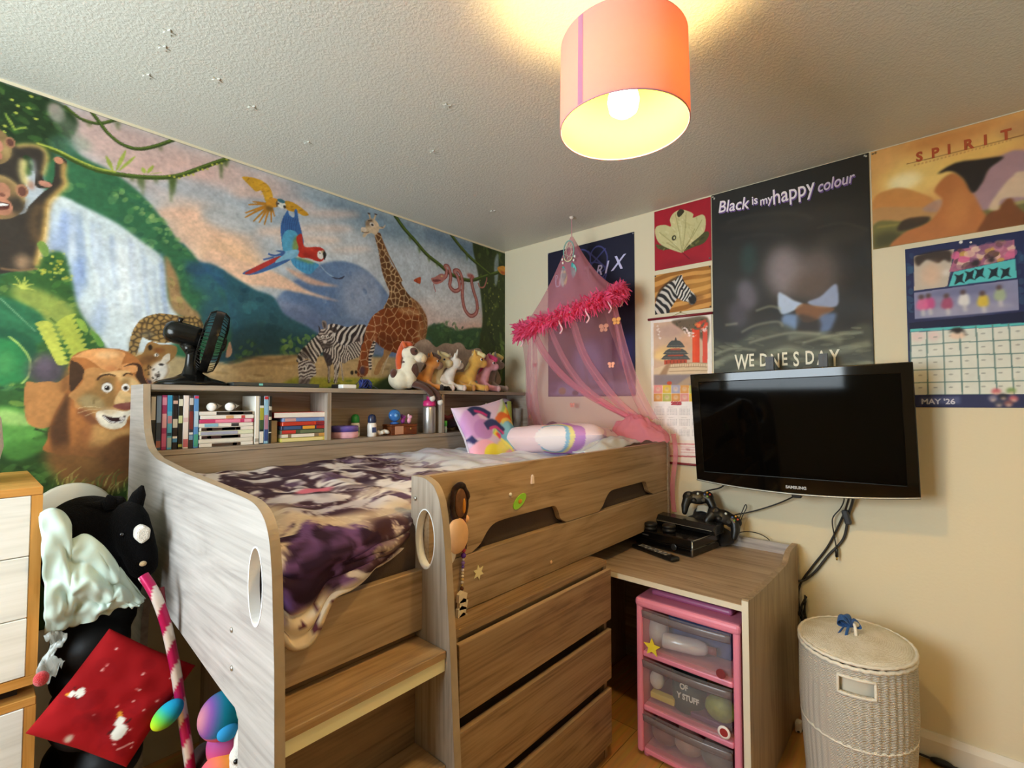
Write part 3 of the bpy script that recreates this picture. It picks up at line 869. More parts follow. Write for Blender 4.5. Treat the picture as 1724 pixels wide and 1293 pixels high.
('p','7d9a50',[-1464,2029,-1424,2034,-1367,2025,-1400,2018],.9,2.3),
('s','2f6fa8',[-1463,2017,-1459,1983],3.1,.6,.8,0),
('s','2f6fa8',[-1446,2018,-1443,1982],3.1,.6,.8,0),
('s','2f6fa8',[-1429,2019,-1427,1982],3.2,.6,.8,0),
('s','2f6fa8',[-1411,2019,-1411,1981],3.2,.6,.8,0),
('s','2f6fa8',[-1393,2020,-1395,1980],3.2,.6,.8,0),
('s','2f6fa8',[-1375,2021,-1379,1980],3.2,.6,.8,0),
('p','7eb4d2',[-1561,2007,-1532,2037,-1480,2063,-1448,2068,-1456,2039,-1486,2016,-1553,1963,-1644,1915,-1589,1963]),
('p','3a5f9c',[-1692,1911,-1624,1960,-1554,2009,-1525,2035,-1554,2043,-1510,2048,-1532,2006,-1486,2016,-1553,1967,-1644,1915],.9),
('p','b93a34',[-1680,1915,-1611,1972,-1539,2020,-1530,2013,-1596,1958,-1658,1916]),
('p','86bcd6',[-1539,2012,-1480,2058,-1452,2063,-1494,2022,-1553,1986]),
('s','3f62a0',[-1587,2020,-1554,2020,-1517,2040],9,1,.0,.2),
('s','4a6aa4',[-1607,1989,-1561,2011],7.4,1,.0,0),
('s','9db6cc',[-1338,2016,-1307,1990,-1272,1976],4.1,1,.0,0),
('p','3a3f55',[-1281,1975,-1246,1976,-1212,1994,-1228,1974,-1264,1969]),
('p','a27042',[-833,1944,-763,1936,-709,1886,-681,1831,-690,1742,-726,1710,-798,1883],1,1.9),
('c','8a5a34','c9a878',[-833,1944,-763,1936,-709,1886,-681,1831,-690,1742,-726,1710],32,.2,.7,31),
('p','b58a58',[-971,1641,-918,1646,-944,1607,-981,1560,-1006,1505,-1036,1504,-1017,1558,-981,1605]),
('s','d4c0a0',[-944,1607,-970,1552,-985,1506],7.2,.9,.0,0),
('p','cfae7c',[-1040,2249,-1022,2267,-1003,2263,-988,2226,-964,2177,-934,2116,-890,2074,-861,2040,-865,2018,-833,1981,-798,1940,-809,1881,-973,1853,-958,1905,-943,1953,-965,2000,-986,2045,-999,2088,-1013,2157,-1029,2207]),
('c','6d4524','d8bd90',[-1040,2249,-1022,2267,-1003,2263,-988,2226,-964,2177,-934,2116,-890,2074,-861,2040,-865,2018,-833,1981,-798,1940,-809,1881,-973,1853,-958,1905,-943,1953,-965,2000,-986,2045,-999,2088,-1013,2157,-1029,2207],32.2,.26,1,32),
('s','8f6238',[-999,2242,-950,2158,-901,2090,-861,2033],8.1,.9,.9,0),
('s','7a5230',[-1003,2195,-992,2089,-948,1980],12.6,.45,4.5,0),
('p','8a481c',[-974,1862,-877,1879,-798,1894,-751,1880,-715,1817,-708,1750,-737,1689,-796,1646,-885,1625,-971,1641,-1023,1673,-1053,1705,-1064,1765,-1030,1823],1,.9),
('c','88441a','d3ae80',[-974,1862,-877,1879,-798,1894,-751,1880,-715,1817,-708,1750,-737,1689,-796,1646,-885,1625,-971,1641,-1023,1673,-1053,1705,-1064,1765,-1030,1823],45.1,.13,1,33),
('e','d8b888',[-809,1867],80,21,.45,8.5,0),
('e','c9a070',[-732,1757],26,67,.45,9.6,0),
('e','5a2a10',[-972,1686],73,36,.35,14.4,0),
('p','94522a',[-1030,1827,-973,1803,-1013,1718,-1028,1663,-1052,1600,-1066,1546,-1081,1493,-1133,1491,-1125,1569,-1110,1656,-1088,1736]),
('c','924c24','dcbc94',[-1030,1827,-973,1803,-1013,1718,-1028,1663,-1052,1600,-1066,1546,-1081,1493,-1133,1491,-1125,1569,-1110,1656,-1088,1736],44.4,.12,.95,34),
('s','e0c8a8',[-1033,1707,-1047,1609,-1052,1547,-1063,1494],10.6,.6,2.7,0),
('e','3a3a6a',[-1105,1518],17,22,.6,6,0),
('p','d9c3a2',[-1093,2308,-1061,2331,-1036,2329,-1015,2308,-1015,2278,-1035,2251,-1060,2253,-1082,2242,-1101,2219,-1113,2226,-1104,2245,-1121,2244,-1119,2267,-1095,2277]),
('p','8a7058',[-1093,2308,-1061,2331,-1051,2316,-1072,2287,-1095,2279],.75,2.6),
('e','e8d8c2',[-1105,2261],16,11,1,.0,0),
('e','ddd4c8',[-1057,2300],15,11,1,.0,0),
('e','3a3024',[-1055,2299],8,6,1,.0,0),
('s','5a3f30',[-1117,2245,-1095,2246,-1074,2256],3.5,.8,.0,0),
('s','4a3628',[-1083,2313,-1056,2324],5.3,.8,.9,0),
('s','cdb592',[-1067,2327,-1075,2351],8.9,1,.0,0),
('s','cdb592',[-1045,2330,-1035,2358],8.9,1,.0,0),
('e','4a3a30',[-1076,2354],9,4,1,.0,0),
('e','4a3a30',[-1034,2362],10,4,1,.0,0),
('p','d6c0a0',[-1020,2301,-994,2303,-973,2323,-984,2300,-1015,2290]),
('e','8a6a58',[-994,2303],10,3,.8,.0,0),
('z','3a3030','d9d2c8',[-1299,1731,-1282,1740,-1260,1743,-1229,1739,-1193,1735,-1156,1748,-1122,1756,-1086,1754,-1093,1711,-1107,1654,-1154,1650,-1191,1642,-1228,1643,-1264,1669,-1294,1694],25.3,25,.8,65.3,41,.1,5),
('e','7a6a68',[-1136,1673],28,26,.35,8.6,0),
('z','3a3030','d9d2c8',[-1339,1710,-1345,1685,-1378,1654,-1406,1623,-1433,1594,-1448,1561,-1449,1542,-1428,1543,-1397,1561,-1360,1539,-1348,1568,-1323,1598,-1310,1619,-1307,1656],20.9,-38,.5,48.3,42,.2,5),
('p','2f2626',[-1448,1557,-1433,1582,-1413,1611,-1381,1602,-1383,1570,-1417,1563],.5,3.1),
('s','d9d2c8',[-1405,1615,-1381,1578],3.1,.8,.0,0),
('s','d9d2c8',[-1429,1586,-1401,1561],3.1,.8,.0,0),
('s','d9d2c8',[-1382,1641,-1348,1580],3.6,.7,.0,0),
('z','5a4c4c','cfc9c6',[-1442,1535,-1424,1549,-1400,1555,-1380,1550,-1361,1531,-1355,1508,-1356,1484,-1375,1471,-1387,1455,-1392,1431,-1414,1419,-1436,1422,-1437,1457,-1440,1488],15.5,65,1.1,34.9,43,-.1,5),
('p','6a5c5c',[-1437,1461,-1383,1463,-1392,1429,-1414,1419,-1436,1422],.75,2.3),
('e','e6e2de',[-1410,1511],10,13,1,.0,0),
('e','3a3234',[-1412,1512],5,8,1,.0,0),
('s','3a3030',[-1420,1524,-1412,1532,-1400,1525],2.3,1,.0,0),
('z','4a3c38','d2cabf',[-1281,1679,-1264,1681,-1255,1661,-1228,1643,-1191,1642,-1154,1660,-1121,1663,-1118,1635,-1123,1596,-1149,1577,-1181,1567,-1208,1548,-1231,1555,-1233,1530,-1239,1493,-1247,1451,-1263,1451,-1261,1504,-1271,1549,-1297,1547,-1314,1583,-1319,1615],13.9,15,.9,45.1,44,0,5),
('z','4a3c38','d2cabf',[-1187,1642,-1145,1663,-1119,1661,-1120,1597,-1153,1577,-1181,1592],14.3,-40,.5,42.2,45,0,5),
('p','40363a',[-1323,1598,-1284,1585,-1271,1545,-1283,1528,-1284,1454,-1295,1454,-1296,1519,-1314,1566],.9,1.2),
('s','cbc3b8',[-1290,1531,-1289,1495,-1286,1452],9,.9,.0,0),
('s','5a4c48',[-1290,1531,-1289,1495,-1286,1452],3.7,.5,.8,0),
('s','cbc3b8',[-1251,1554,-1252,1496,-1248,1451],9.1,.9,.0,0),
('s','5a4c48',[-1251,1554,-1252,1496,-1248,1451],3.7,.5,.8,0),
('s','cbc3b8',[-1226,1551,-1219,1506,-1213,1461],9.1,.9,.0,0),
('s','5a4c48',[-1226,1551,-1219,1506,-1213,1461],3.7,.5,.8,0),
('z','3a3030','d9d0c4',[-1045,1672,-1028,1674,-1037,1620,-1052,1584,-1049,1532,-1066,1531,-1069,1600],16.7,80,.5,26.4,46,0,5),
('z','4f4240','cfc7bd',[-1339,1702,-1316,1712,-1286,1712,-1271,1699,-1266,1668,-1267,1639,-1285,1622,-1315,1615,-1330,1630,-1338,1653,-1341,1681],14.5,70,.9,32.2,47,0,5),
('p','4a3f3c',[-1336,1654,-1298,1649,-1272,1643,-1289,1617,-1319,1615,-1332,1630],.8,2.4),
('e','8a7e78',[-1320,1675],25,16,.5,4,0),
('e','efece6',[-1324,1672],7,8,1,.0,0),
('e','efece6',[-1300,1675],7,8,1,.0,0),
('e','3a2f2a',[-1323,1671],3,4,1,.0,0),
('e','3a2f2a',[-1299,1675],3,4,1,.0,0),
('p','d8d0c8',[-1322,1653,-1302,1657,-1306,1642,-1317,1641],.9,.8),
('p','8f8480',[-1329,1747,-1321,1753,-1306,1746,-1303,1716,-1318,1712,-1327,1727]),
('p','4a4040',[-1325,1744,-1312,1739,-1311,1717,-1318,1718],.8,.8),
('p','3a3030',[-1346,1723,-1337,1710,-1339,1686,-1343,1701]),
('p','c9c0b8',[-1277,1688,-1264,1706,-1264,1685,-1270,1674]),
('p','3c302e',[-1286,1716,-1260,1727,-1246,1708,-1264,1698],.8,1.6),
('e','2a2220',[-1164,1504],9,11,.9,1.3,0),
('e','2a2220',[-1141,1508],8,9,.9,1.3,0),
('p','b09d8b',[-814,1614,-788,1655,-762,1692,-724,1714,-691,1721,-662,1712,-640,1696,-613,1682,-590,1691,-558,1708,-521,1714,-484,1711,-453,1722,-421,1725,-392,1713,-369,1691,-336,1688,-302,1697,-261,1705,-230,1693,-205,1657,-110,1612,-73,1465,-632,1442,-755,1535],1,.4),
('e','8f7c6c',[-712,1643],61,49,.5,15.5,0),
('e','cbb9a6',[-691,1698],39,18,.5,8.9,0),
('e','94807a',[-539,1647],54,42,.35,13.9,0),
('e','c2b0a0',[-434,1698],57,24,.5,11.9,0),
('e','7c6a5c',[-514,1556],98,33,.6,16.3,0),
('s','9a8878',[-613,1680,-622,1650,-610,1624],5.4,.6,2.3,0),
('s','3c302a',[-579,1593,-557,1599,-522,1598],5.5,.95,.7,0),
('e','54564e',[-125,1550],44,77,.6,10.2,0),
('p','36622e',[-2487,1807,-2370,1785,-2316,1846,-2265,1868,-2240,1781,-2219,1680,-2164,1581,-2129,1498,-2229,1327,-2316,1270,-2472,1239],1,5.5),
('d',['4c8038','2c5a34','7fa044','95ad4c','3c7044','244a2c','a9b550'],[-2462,1794,-2330,1823,-2260,1859,-2222,1679,-2147,1540,-2245,1348,-2448,1275],230,(7.5,20.5),2.2,-20,60,.75,51),
('d',['c6c650','dcd85a','e0c43c'],[-2330,1843,-2250,1872,-2232,1782,-2307,1768],34,(3,6.4),1.2,0,180,.9,52),
('p','a5ad50',[-2383,1734,-2327,1734,-2261,1705,-2225,1669,-2251,1624,-2311,1637,-2367,1668],.8,9.7),
('p','9fae54',[-2367,1649,-2297,1648,-2235,1595,-2265,1561,-2338,1584],.7,9.7),
('s','b9c056',[-2358,1727,-2368,1750,-2378,1766],7.8,.9,.0,.8),
('s','b9c056',[-2358,1727,-2362,1736,-2367,1737],7.8,.9,.0,.8),
('s','b9c056',[-2358,1727,-2352,1747,-2345,1760],7.8,.9,.0,.8),
('s','b9c056',[-2358,1727,-2345,1741,-2331,1747],7.8,.9,.0,.8),
('s','b9c056',[-2358,1727,-2343,1729,-2327,1724],7.8,.9,.0,.8),
('s','b9c056',[-2358,1727,-2371,1736,-2383,1738],7.8,.9,.0,.8),
('s','b9c056',[-2358,1727,-2356,1751,-2354,1767],7.8,.9,.0,.8),
('p','2f6f4a',[-2459,1683,-2408,1695,-2354,1676,-2311,1647,-2298,1588,-2320,1546,-2365,1581,-2456,1571],1,2.8),
('p','225a3e',[-2456,1571,-2379,1589,-2326,1555,-2322,1506,-2376,1464,-2453,1460],1,3.7),
('s','8fb78a',[-2408,1687,-2367,1639,-2324,1589],3.8,.7,.0,0),
('s','3f8a5c',[-2420,1651,-2352,1612,-2310,1607],13.3,.5,5.7,0),
('p','2f8048',[-2455,1534,-2391,1559,-2357,1533,-2335,1485,-2334,1456,-2348,1426,-2372,1416,-2452,1404],1,2.8),
('s','a6c465',[-2386,1567,-2359,1539,-2335,1493,-2337,1442,-2353,1414],5.8,.9,.0,0),
('e','5aa05a',[-2392,1478],21,42,.6,13.4,0),
('e','564a56',[-2292,1458],49,52,.95,16,0),
('e','6e6070',[-2300,1484],20,40,.6,14,0),
('s','5f7a34',[-2291,1639,-2251,1593,-2237,1522,-2240,1471],6,1,.0,0),
('p','c2c653',[-2281,1614,-2302,1628,-2327,1615,-2307,1601],.95,.8),
('p','b2ba4a',[-2278,1614,-2258,1645,-2225,1662,-2251,1622],.95,.8),
('p','c2c653',[-2276,1599,-2298,1613,-2321,1600,-2302,1586],.95,.8),
('p','b2ba4a',[-2273,1599,-2252,1630,-2220,1645,-2246,1606],.95,.8),
('p','c2c653',[-2270,1584,-2295,1597,-2314,1585,-2296,1571],.95,.8),
('p','b2ba4a',[-2267,1584,-2247,1615,-2215,1628,-2240,1591],.95,.8),
('p','c2c653',[-2264,1569,-2291,1582,-2308,1570,-2291,1556],.95,.8),
('p','b2ba4a',[-2261,1569,-2241,1600,-2209,1611,-2234,1576],.95,.8),
('p','c2c653',[-2259,1553,-2287,1567,-2301,1556,-2285,1541],.95,.8),
('p','b2ba4a',[-2256,1554,-2235,1584,-2204,1594,-2228,1560],.95,.8),
('p','c2c653',[-2253,1538,-2284,1552,-2295,1541,-2280,1526],.95,.8),
('p','b2ba4a',[-2250,1538,-2229,1569,-2199,1576,-2223,1545],.95,.8),
('p','c2c653',[-2247,1523,-2280,1536,-2288,1526,-2274,1510],.95,.8),
('p','b2ba4a',[-2244,1523,-2224,1553,-2194,1559,-2217,1529],.95,.8),
('p','c2c653',[-2242,1507,-2276,1521,-2282,1510,-2268,1495],.95,.8),
('p','b2ba4a',[-2239,1507,-2218,1538,-2189,1542,-2211,1513],.95,.8),
('p','c2c653',[-2236,1491,-2272,1505,-2275,1495,-2263,1480],.95,.8),
('p','b2ba4a',[-2233,1492,-2212,1522,-2184,1524,-2205,1498],.95,.8),
('p','8fae46',[-2224,1646,-2205,1640,-2192,1610,-2198,1599,-2217,1617],1,.8),
('p','6a9a44',[-2186,1608,-2164,1592,-2147,1561,-2163,1555],1,.8),
('p','a98850',[-2075,1557,-2071,1596,-2059,1636,-2037,1670,-2000,1691,-1962,1698,-1913,1694,-1851,1697,-1839,1637,-1921,1599,-1970,1583,-2017,1590,-2035,1599,-2042,1582,-2056,1525,-2076,1535]),
('p','74705e',[-2075,1557,-2069,1596,-2044,1604,-2052,1536,-2070,1529],.8,3.3),
('c','b08c50','37291c',[-2075,1557,-2071,1596,-2059,1636,-2037,1670,-2000,1691,-1962,1698,-1913,1694,-1851,1697,-1839,1637,-1921,1599,-1970,1583,-2017,1590,-2035,1599,-2042,1582,-2056,1525,-2076,1535],18.7,.42,.85,61),
('e','5a5a52',[-2022,1612],23,14,.5,5.6,0),
('p','a27640',[-2058,1519,-2034,1538,-2023,1572,-2007,1585,-1979,1576,-1950,1579,-1925,1569,-1930,1534,-1953,1503,-1948,1474,-1966,1439,-1994,1415,-2031,1420,-2046,1481]),
('p','e6ddd0',[-2005,1489,-1973,1514,-1953,1497,-1957,1457,-1985,1427,-2006,1438],.95,2.3),
('d',['2c2018'],[-2033,1493,-1987,1501,-1976,1450,-1994,1415,-2027,1426],30,(2.8,5),1.3,0,180,.9,62),
('p','6a4424',[-2051,1509,-2015,1533,-1983,1524,-2015,1500,-2046,1487],.7,3.3),
('e','302218',[-2011,1562],7,11,1,.0,0),
('e','8a5024',[-1983,1553],19,11,.8,4.6,0),
('e','ece4d6',[-1991,1535],7,6,1,.0,0),
('e','221a14',[-1990,1535],3,4,1,.0,0),
('p','e4d6c0',[-1968,1531,-1949,1544,-1949,1515,-1977,1502],.9,1.7),
('e','1c1414',[-1975,1499],9,4,1,.0,0),
('e','4a3850',[-2020,1420],16,22,.9,4.5,0),
('p','d8a888',[-1750,1546,-1737,1610,-1726,1573,-1733,1548],.9,1.3),
('p','2c4a20',[-2473,1276,-2316,1279,-2244,1307,-2236,983,-2464,949],1,9.1),
('p','33501e',[-2469,1130,-1910,1114,-1902,697,-2461,840],1,10.9),
('d',['24401c','3f6a2c','1d3418','55803a'],[-2472,1239,-2242,1226,-2234,902,-2464,949],90,(10.9,29.1),2.4,10,60,.7,53),
('p','5f9a44',[-2450,1330,-2386,1341,-2338,1329,-2299,1299,-2287,1264,-2315,1234,-2356,1213,-2446,1201],1,2.8),
('p','a9c773',[-2399,1330,-2345,1317,-2308,1285,-2344,1278,-2398,1288],.75,7.6),
('s','20301a',[-2328,1297,-2293,1284],7.8,.9,.0,.7),
('s','20301a',[-2318,1266,-2289,1253],7.9,.9,.0,.7),
('s','20301a',[-2322,1235,-2300,1219],7.8,.9,.0,.7),
('p','4f8638',[-2396,1212,-2329,1235,-2279,1224,-2313,1181,-2368,1166],.9,3.8),
('p','b88048',[-2344,1414,-2319,1419,-2288,1424,-2266,1422,-2249,1440,-2234,1444,-2227,1363,-2253,1318,-2278,1274,-2316,1270,-2341,1305],1,1.1),
('p','b0703a',[-2240,1474,-2235,1504,-2222,1523,-2199,1536,-2167,1546,-2130,1549,-2098,1547,-2072,1536,-2053,1520,-2037,1498,-2028,1462,-2019,1436,-2008,1410,-2024,1396,-2032,1167,-2275,1183,-2287,1231,-2280,1280,-2268,1327,-2252,1368,-2239,1405],1,.9),
('p','5a3a22',[-2238,1387,-2254,1351,-2268,1315,-2284,1263,-2279,1221,-2269,1182,-2232,1180,-2236,1303],1,2.7),
('p','8a5a30',[-2239,1483,-2256,1428,-2257,1392,-2238,1396],.8,3),
('p','4a3220',[-2236,1492,-2226,1495,-2212,1488,-2200,1470,-2198,1455,-2204,1433,-2217,1410,-2229,1391,-2236,1405],1,1.5),
('p','dd9f62',[-2233,1509,-2220,1518,-2199,1534,-2162,1545,-2118,1546,-2087,1535,-2092,1511,-2101,1481,-2121,1461,-2140,1463,-2160,1481,-2180,1499,-2199,1510,-2219,1510],1,1.5),
('e','eec18c',[-2137,1525],34,13,.7,6.9,-8),
('e','b26a3c',[-2126,1474],17,13,.5,5.7,0),
('s','c07a44',[-2204,1522,-2170,1506,-2141,1473],4.9,.5,2.5,0),
('p','d8985c',[-2104,1481,-2089,1495,-2068,1498,-2045,1496,-2047,1474,-2057,1464,-2075,1466],1,1),
('p','3f281c',[-2091,1483,-2071,1497,-2047,1499,-2035,1485,-2029,1455,-2014,1419,-2008,1408,-2027,1409,-2043,1429,-2054,1451,-2048,1474,-2052,1490,-2071,1491],1,1.3),
('p','c08a50',[-2198,1464,-2179,1477,-2155,1475,-2123,1463,-2080,1466,-2059,1454,-2043,1429,-2029,1404,-2048,1399,-2048,1298,-2084,1289,-2121,1259,-2160,1288,-2194,1323,-2219,1335,-2222,1357,-2237,1378,-2217,1402,-2201,1430],1,1.2),
('p','97713f',[-2164,1434,-2140,1444,-2115,1445,-2113,1388,-2113,1350,-2132,1328,-2161,1332,-2195,1338,-2216,1350,-2209,1375,-2187,1393,-2168,1406],1,2.8),
('p','a8966a',[-2213,1357,-2200,1378,-2177,1381,-2148,1363,-2142,1338,-2161,1332,-2194,1335],.8,2.7),
('p','e5c085',[-2103,1446,-2070,1447,-2054,1438,-2038,1419,-2027,1404,-2048,1399,-2048,1363,-2074,1408,-2095,1427],1,1.9),
('p','7c5c30',[-2096,1433,-2075,1444,-2070,1421,-2089,1408],.7,2.2),
('p','dcb278',[-2157,1456,-2128,1464,-2091,1472,-2068,1465,-2080,1460,-2100,1446,-2133,1451,-2150,1449],.9,1.6),
('p','e2bb80',[-2106,1382,-2094,1398,-2074,1392,-2048,1366,-2048,1353,-2083,1350,-2113,1347],1,1.6),
('p','efe3cb',[-2163,1316,-2145,1325,-2113,1326,-2077,1321,-2048,1340,-2047,1321,-2072,1299,-2079,1273,-2096,1258,-2121,1256,-2146,1269,-2161,1291],1,1.2),
('p','cfb184',[-2157,1332,-2125,1334,-2098,1325,-2122,1309,-2147,1316],.7,2.2),
('p','8f4f44',[-2117,1339,-2103,1348,-2080,1352,-2048,1356,-2047,1347,-2059,1334,-2077,1325,-2100,1329],1,.6),
('e','b27a6a',[-2073,1345],15,5,.6,2.6,0),
('p','35191a',[-2145,1309,-2129,1302,-2112,1298,-2097,1299,-2080,1304,-2083,1291,-2097,1283,-2117,1282,-2132,1291],1,.3),
('s','e8e2da',[-2144,1305,-2129,1287,-2112,1281,-2092,1283,-2080,1297],5,.95,.3,0),
('s','2c1616',[-2146,1306,-2131,1286,-2111,1278,-2090,1280,-2079,1299],1.2,.8,.0,0),
('p','e9dfd2',[-2097,1299,-2087,1302,-2084,1294,-2094,1288],.9,.6),
('e','f2eee6',[-2135,1406],15,18,1,.0,0),
('e','8a8276',[-2135,1407],15,17,.25,3.1,0),
('e','4a3a2c',[-2135,1405],8,9,1,.0,0),
('e','120c0a',[-2135,1405],5,6,1,.0,0),
('e','ffffff',[-2137,1408],2,2,1,.0,0),
('e','f2eee6',[-2082,1408],12,14,1,.0,0),
('e','4a3a2c',[-2082,1406],7,8,1,.0,0),
('e','120c0a',[-2082,1406],4,5,1,.0,0),
('s','5a4020',[-2152,1400,-2141,1391,-2127,1391,-2118,1401],2.2,.7,.6,0),
('s','5a3a20',[-2149,1419,-2137,1426,-2122,1421],2.5,.6,.9,0),
('s','3f2614',[-2163,1433,-2156,1445,-2143,1452,-2128,1454,-2112,1449],6.8,.95,.6,.3),
('s','3f2614',[-2090,1450,-2083,1459,-2073,1461,-2063,1455],5.8,.95,.6,.3),
('e','54401f',[-2167,1366],10,4,.8,2.2,0),
('s','54401f',[-2170,1363,-2171,1347],3.1,.6,1.5,0),
('p','7a4a30',[-2208,1332,-2185,1326,-2166,1301,-2155,1276,-2170,1270,-2194,1295,-2212,1317],.8,3.6),
('s','e6cfa4',[-2151,1333,-2181,1340,-2213,1332],1.6,.85,.2,0),
('s','e6cfa4',[-2151,1328,-2183,1327,-2212,1316],1.6,.85,.2,0),
('s','e6cfa4',[-2149,1322,-2173,1316,-2194,1305],1.6,.85,.2,0),
('p','cc9a5a',[-2170,1270,-2146,1266,-2121,1254,-2086,1257,-2045,1265,-2042,1165,-2172,1175],.95,2.5),
('e','704422',[-2069,1173],62,61,.95,3.9,0),
('e','8a5a30',[-2201,1217],16,49,.7,9.1,0),
('e','a2643a',[-2183,1240],16,31,.5,9.2,0),
('p','8a5a30',[-2285,1199,-2047,1182,-2045,1082,-2126,1028,-2238,1064],.9,15.9),
('e','6a4424',[-2095,1153],58,60,.8,17.3,0),
('s','7a9040',[-2218,980,-2221,1013,-2212,1022],4.1,.8,.0,.7),
('s','4f6a30',[-2066,1004,-2060,1038,-2048,1055],4.4,.8,.0,.7),
('s','4f6a30',[-2153,1049,-2157,1083,-2141,1090],4.2,.8,.0,.7),
('s','4f6a30',[-2210,1035,-2203,1067,-2188,1075],4.1,.8,.0,.7),
('s','4f6a30',[-2066,1017,-2070,1052,-2058,1064],4.4,.8,.0,.7),
('s','7a9040',[-2253,991,-2248,1023,-2244,1031],4,.8,.0,.7),
('s','7a9040',[-2028,1000,-2031,1036,-1997,1050],4.4,.8,.0,.7),
('s','c0bc6a',[-2128,1019,-2119,1052,-2111,1063],4.2,.8,.0,.7),
('s','c0bc6a',[-2124,1009,-2117,1042,-2093,1066],4.2,.8,.0,.7),
('s','7a9040',[-2150,1048,-2150,1082,-2138,1103],4.2,.8,.0,.7),
('s','7a9040',[-2066,966,-2066,1000,-2035,1011],4.3,.8,.0,.7),
('s','c0bc6a',[-2222,1075,-2222,1107,-2197,1131],4.1,.8,.0,.7),
('s','7a9040',[-2232,1039,-2222,1070,-2206,1077],4.1,.8,.0,.7),
('s','a2ac50',[-2021,1035,-2027,1071,-1992,1084],4.4,.8,.0,.7),
('s','7a9040',[-2234,1035,-2237,1068,-2215,1082],4.1,.8,.0,.7),
('s','a2ac50',[-2256,1075,-2261,1108,-2236,1128],4,.8,.0,.7),
('s','4f6a30',[-2144,1052,-2137,1085,-2113,1092],4.2,.8,.0,.7),
('s','4f6a30',[-2271,1070,-2265,1101,-2263,1115],4,.8,.0,.7),
('s','4f6a30',[-2195,1037,-2197,1070,-2168,1075],4.1,.8,.0,.7),
('s','7a9040',[-2022,969,-2025,1005,-1987,1018],4.4,.8,.0,.7),
('s','4f6a30',[-2254,1021,-2246,1052,-2230,1066],4,.8,.0,.7),
('s','7a9040',[-2248,1009,-2241,1040,-2230,1048],4,.8,.0,.7),
('s','c0bc6a',[-2033,992,-2030,1027,-2025,1037],4.4,.8,.0,.7),
('s','a2ac50',[-2248,1060,-2242,1091,-2228,1098],4,.8,.0,.7),
('s','a2ac50',[-2186,1029,-2174,1060,-2161,1080],4.1,.8,.0,.7),
('s','7a9040',[-2064,997,-2064,1031,-2047,1049],4.4,.8,.0,.7),
('s','c0bc6a',[-2228,1049,-2218,1081,-2205,1106],4.1,.8,.0,.7),
('s','c0bc6a',[-2018,1028,-2023,1064,-2000,1087],4.4,.8,.0,.7),
('s','c0bc6a',[-2067,978,-2063,1013,-2044,1040],4.3,.8,.0,.7),
('s','a2ac50',[-2075,1028,-2077,1063,-2059,1090],4.3,.8,.0,.7),
('s','c0bc6a',[-2057,1023,-2055,1058,-2040,1085],4.4,.8,.0,.7),
('s','c0bc6a',[-2144,996,-2135,1028,-2122,1042],4.2,.8,.0,.7),
('s','a2ac50',[-2169,1020,-2170,1054,-2162,1076],4.2,.8,.0,.7),
('s','a2ac50',[-2209,1033,-2204,1065,-2183,1092],4.1,.8,.0,.7),
('s','c0bc6a',[-2207,992,-2208,1025,-2180,1037],4.1,.8,.0,.7),
('s','4f6a30',[-2185,974,-2186,1007,-2159,1024],4.1,.8,.0,.7),
('s','a2ac50',[-2062,1018,-2052,1052,-2045,1074],4.4,.8,.0,.7),
('s','a2ac50',[-2074,952,-2065,985,-2064,1007],4.3,.8,.0,.7),
('s','4f6a30',[-2102,1054,-2100,1088,-2078,1100],4.3,.8,.0,.7),
('s','c0bc6a',[-2134,1054,-2124,1086,-2111,1100],4.2,.8,.0,.7),
('s','7a9040',[-2264,992,-2258,1023,-2251,1046],4,.8,.0,.7),
('s','c0bc6a',[-2065,980,-2067,1015,-2038,1041],4.4,.8,.0,.7),
('s','c0bc6a',[-2257,992,-2255,1024,-2249,1049],4,.8,.0,.7),
('s','a2ac50',[-2238,1007,-2242,1039,-2228,1051],4,.8,.0,.7),
('s','a2ac50',[-2231,1003,-2221,1034,-2225,1059],4.1,.8,.0,.7),
('s','c0bc6a',[-2232,1062,-2233,1094,-2222,1111],4.1,.8,.0,.7),
('s','a2ac50',[-2247,1009,-2236,1039,-2220,1048],4,.8,.0,.7),
('s','7a9040',[-2195,1033,-2198,1066,-2179,1086],4.1,.8,.0,.7),
('s','c0bc6a',[-2163,1001,-2162,1034,-2134,1051],4.2,.8,.0,.7),
('s','4f6a30',[-2041,954,-2030,988,-2014,1012],4.4,.8,.0,.7),
('s','4f6a30',[-2230,1052,-2221,1083,-2204,1095],4.1,.8,.0,.7),
('s','c0bc6a',[-2115,1011,-2106,1044,-2094,1059],4.3,.8,.0,.7),
('s','4f6a30',[-2242,1031,-2245,1064,-2227,1070],4,.8,.0,.7),
('s','c0bc6a',[-2182,976,-2181,1008,-2177,1036],4.1,.8,.0,.7),
('s','7a9040',[-2062,1057,-2060,1091,-2030,1114],4.4,.8,.0,.7),
('s','a2ac50',[-2058,996,-2057,1031,-2038,1059],4.4,.8,.0,.7),
('s','c0bc6a',[-2093,1022,-2097,1057,-2079,1066],4.3,.8,.0,.7),
('s','4f6a30',[-2057,987,-2056,1022,-2041,1037],4.4,.8,.0,.7),
('s','a2ac50',[-2068,1018,-2060,1052,-2036,1072],4.4,.8,.0,.7),
('s','7a9040',[-2112,1058,-2108,1092,-2093,1109],4.3,.8,.0,.7),
('p','3b332b',[-2520,2131,-2408,2180,-2388,2192,-2357,2208,-2331,2212,-2316,2200,-2313,2169,-2320,2125,-2317,2102,-2299,2100,-2307,2080,-2336,2075,-2340,2122,-2347,2164,-2367,2168,-2368,2131,-2361,2074,-2377,2049,-2516,1984]),
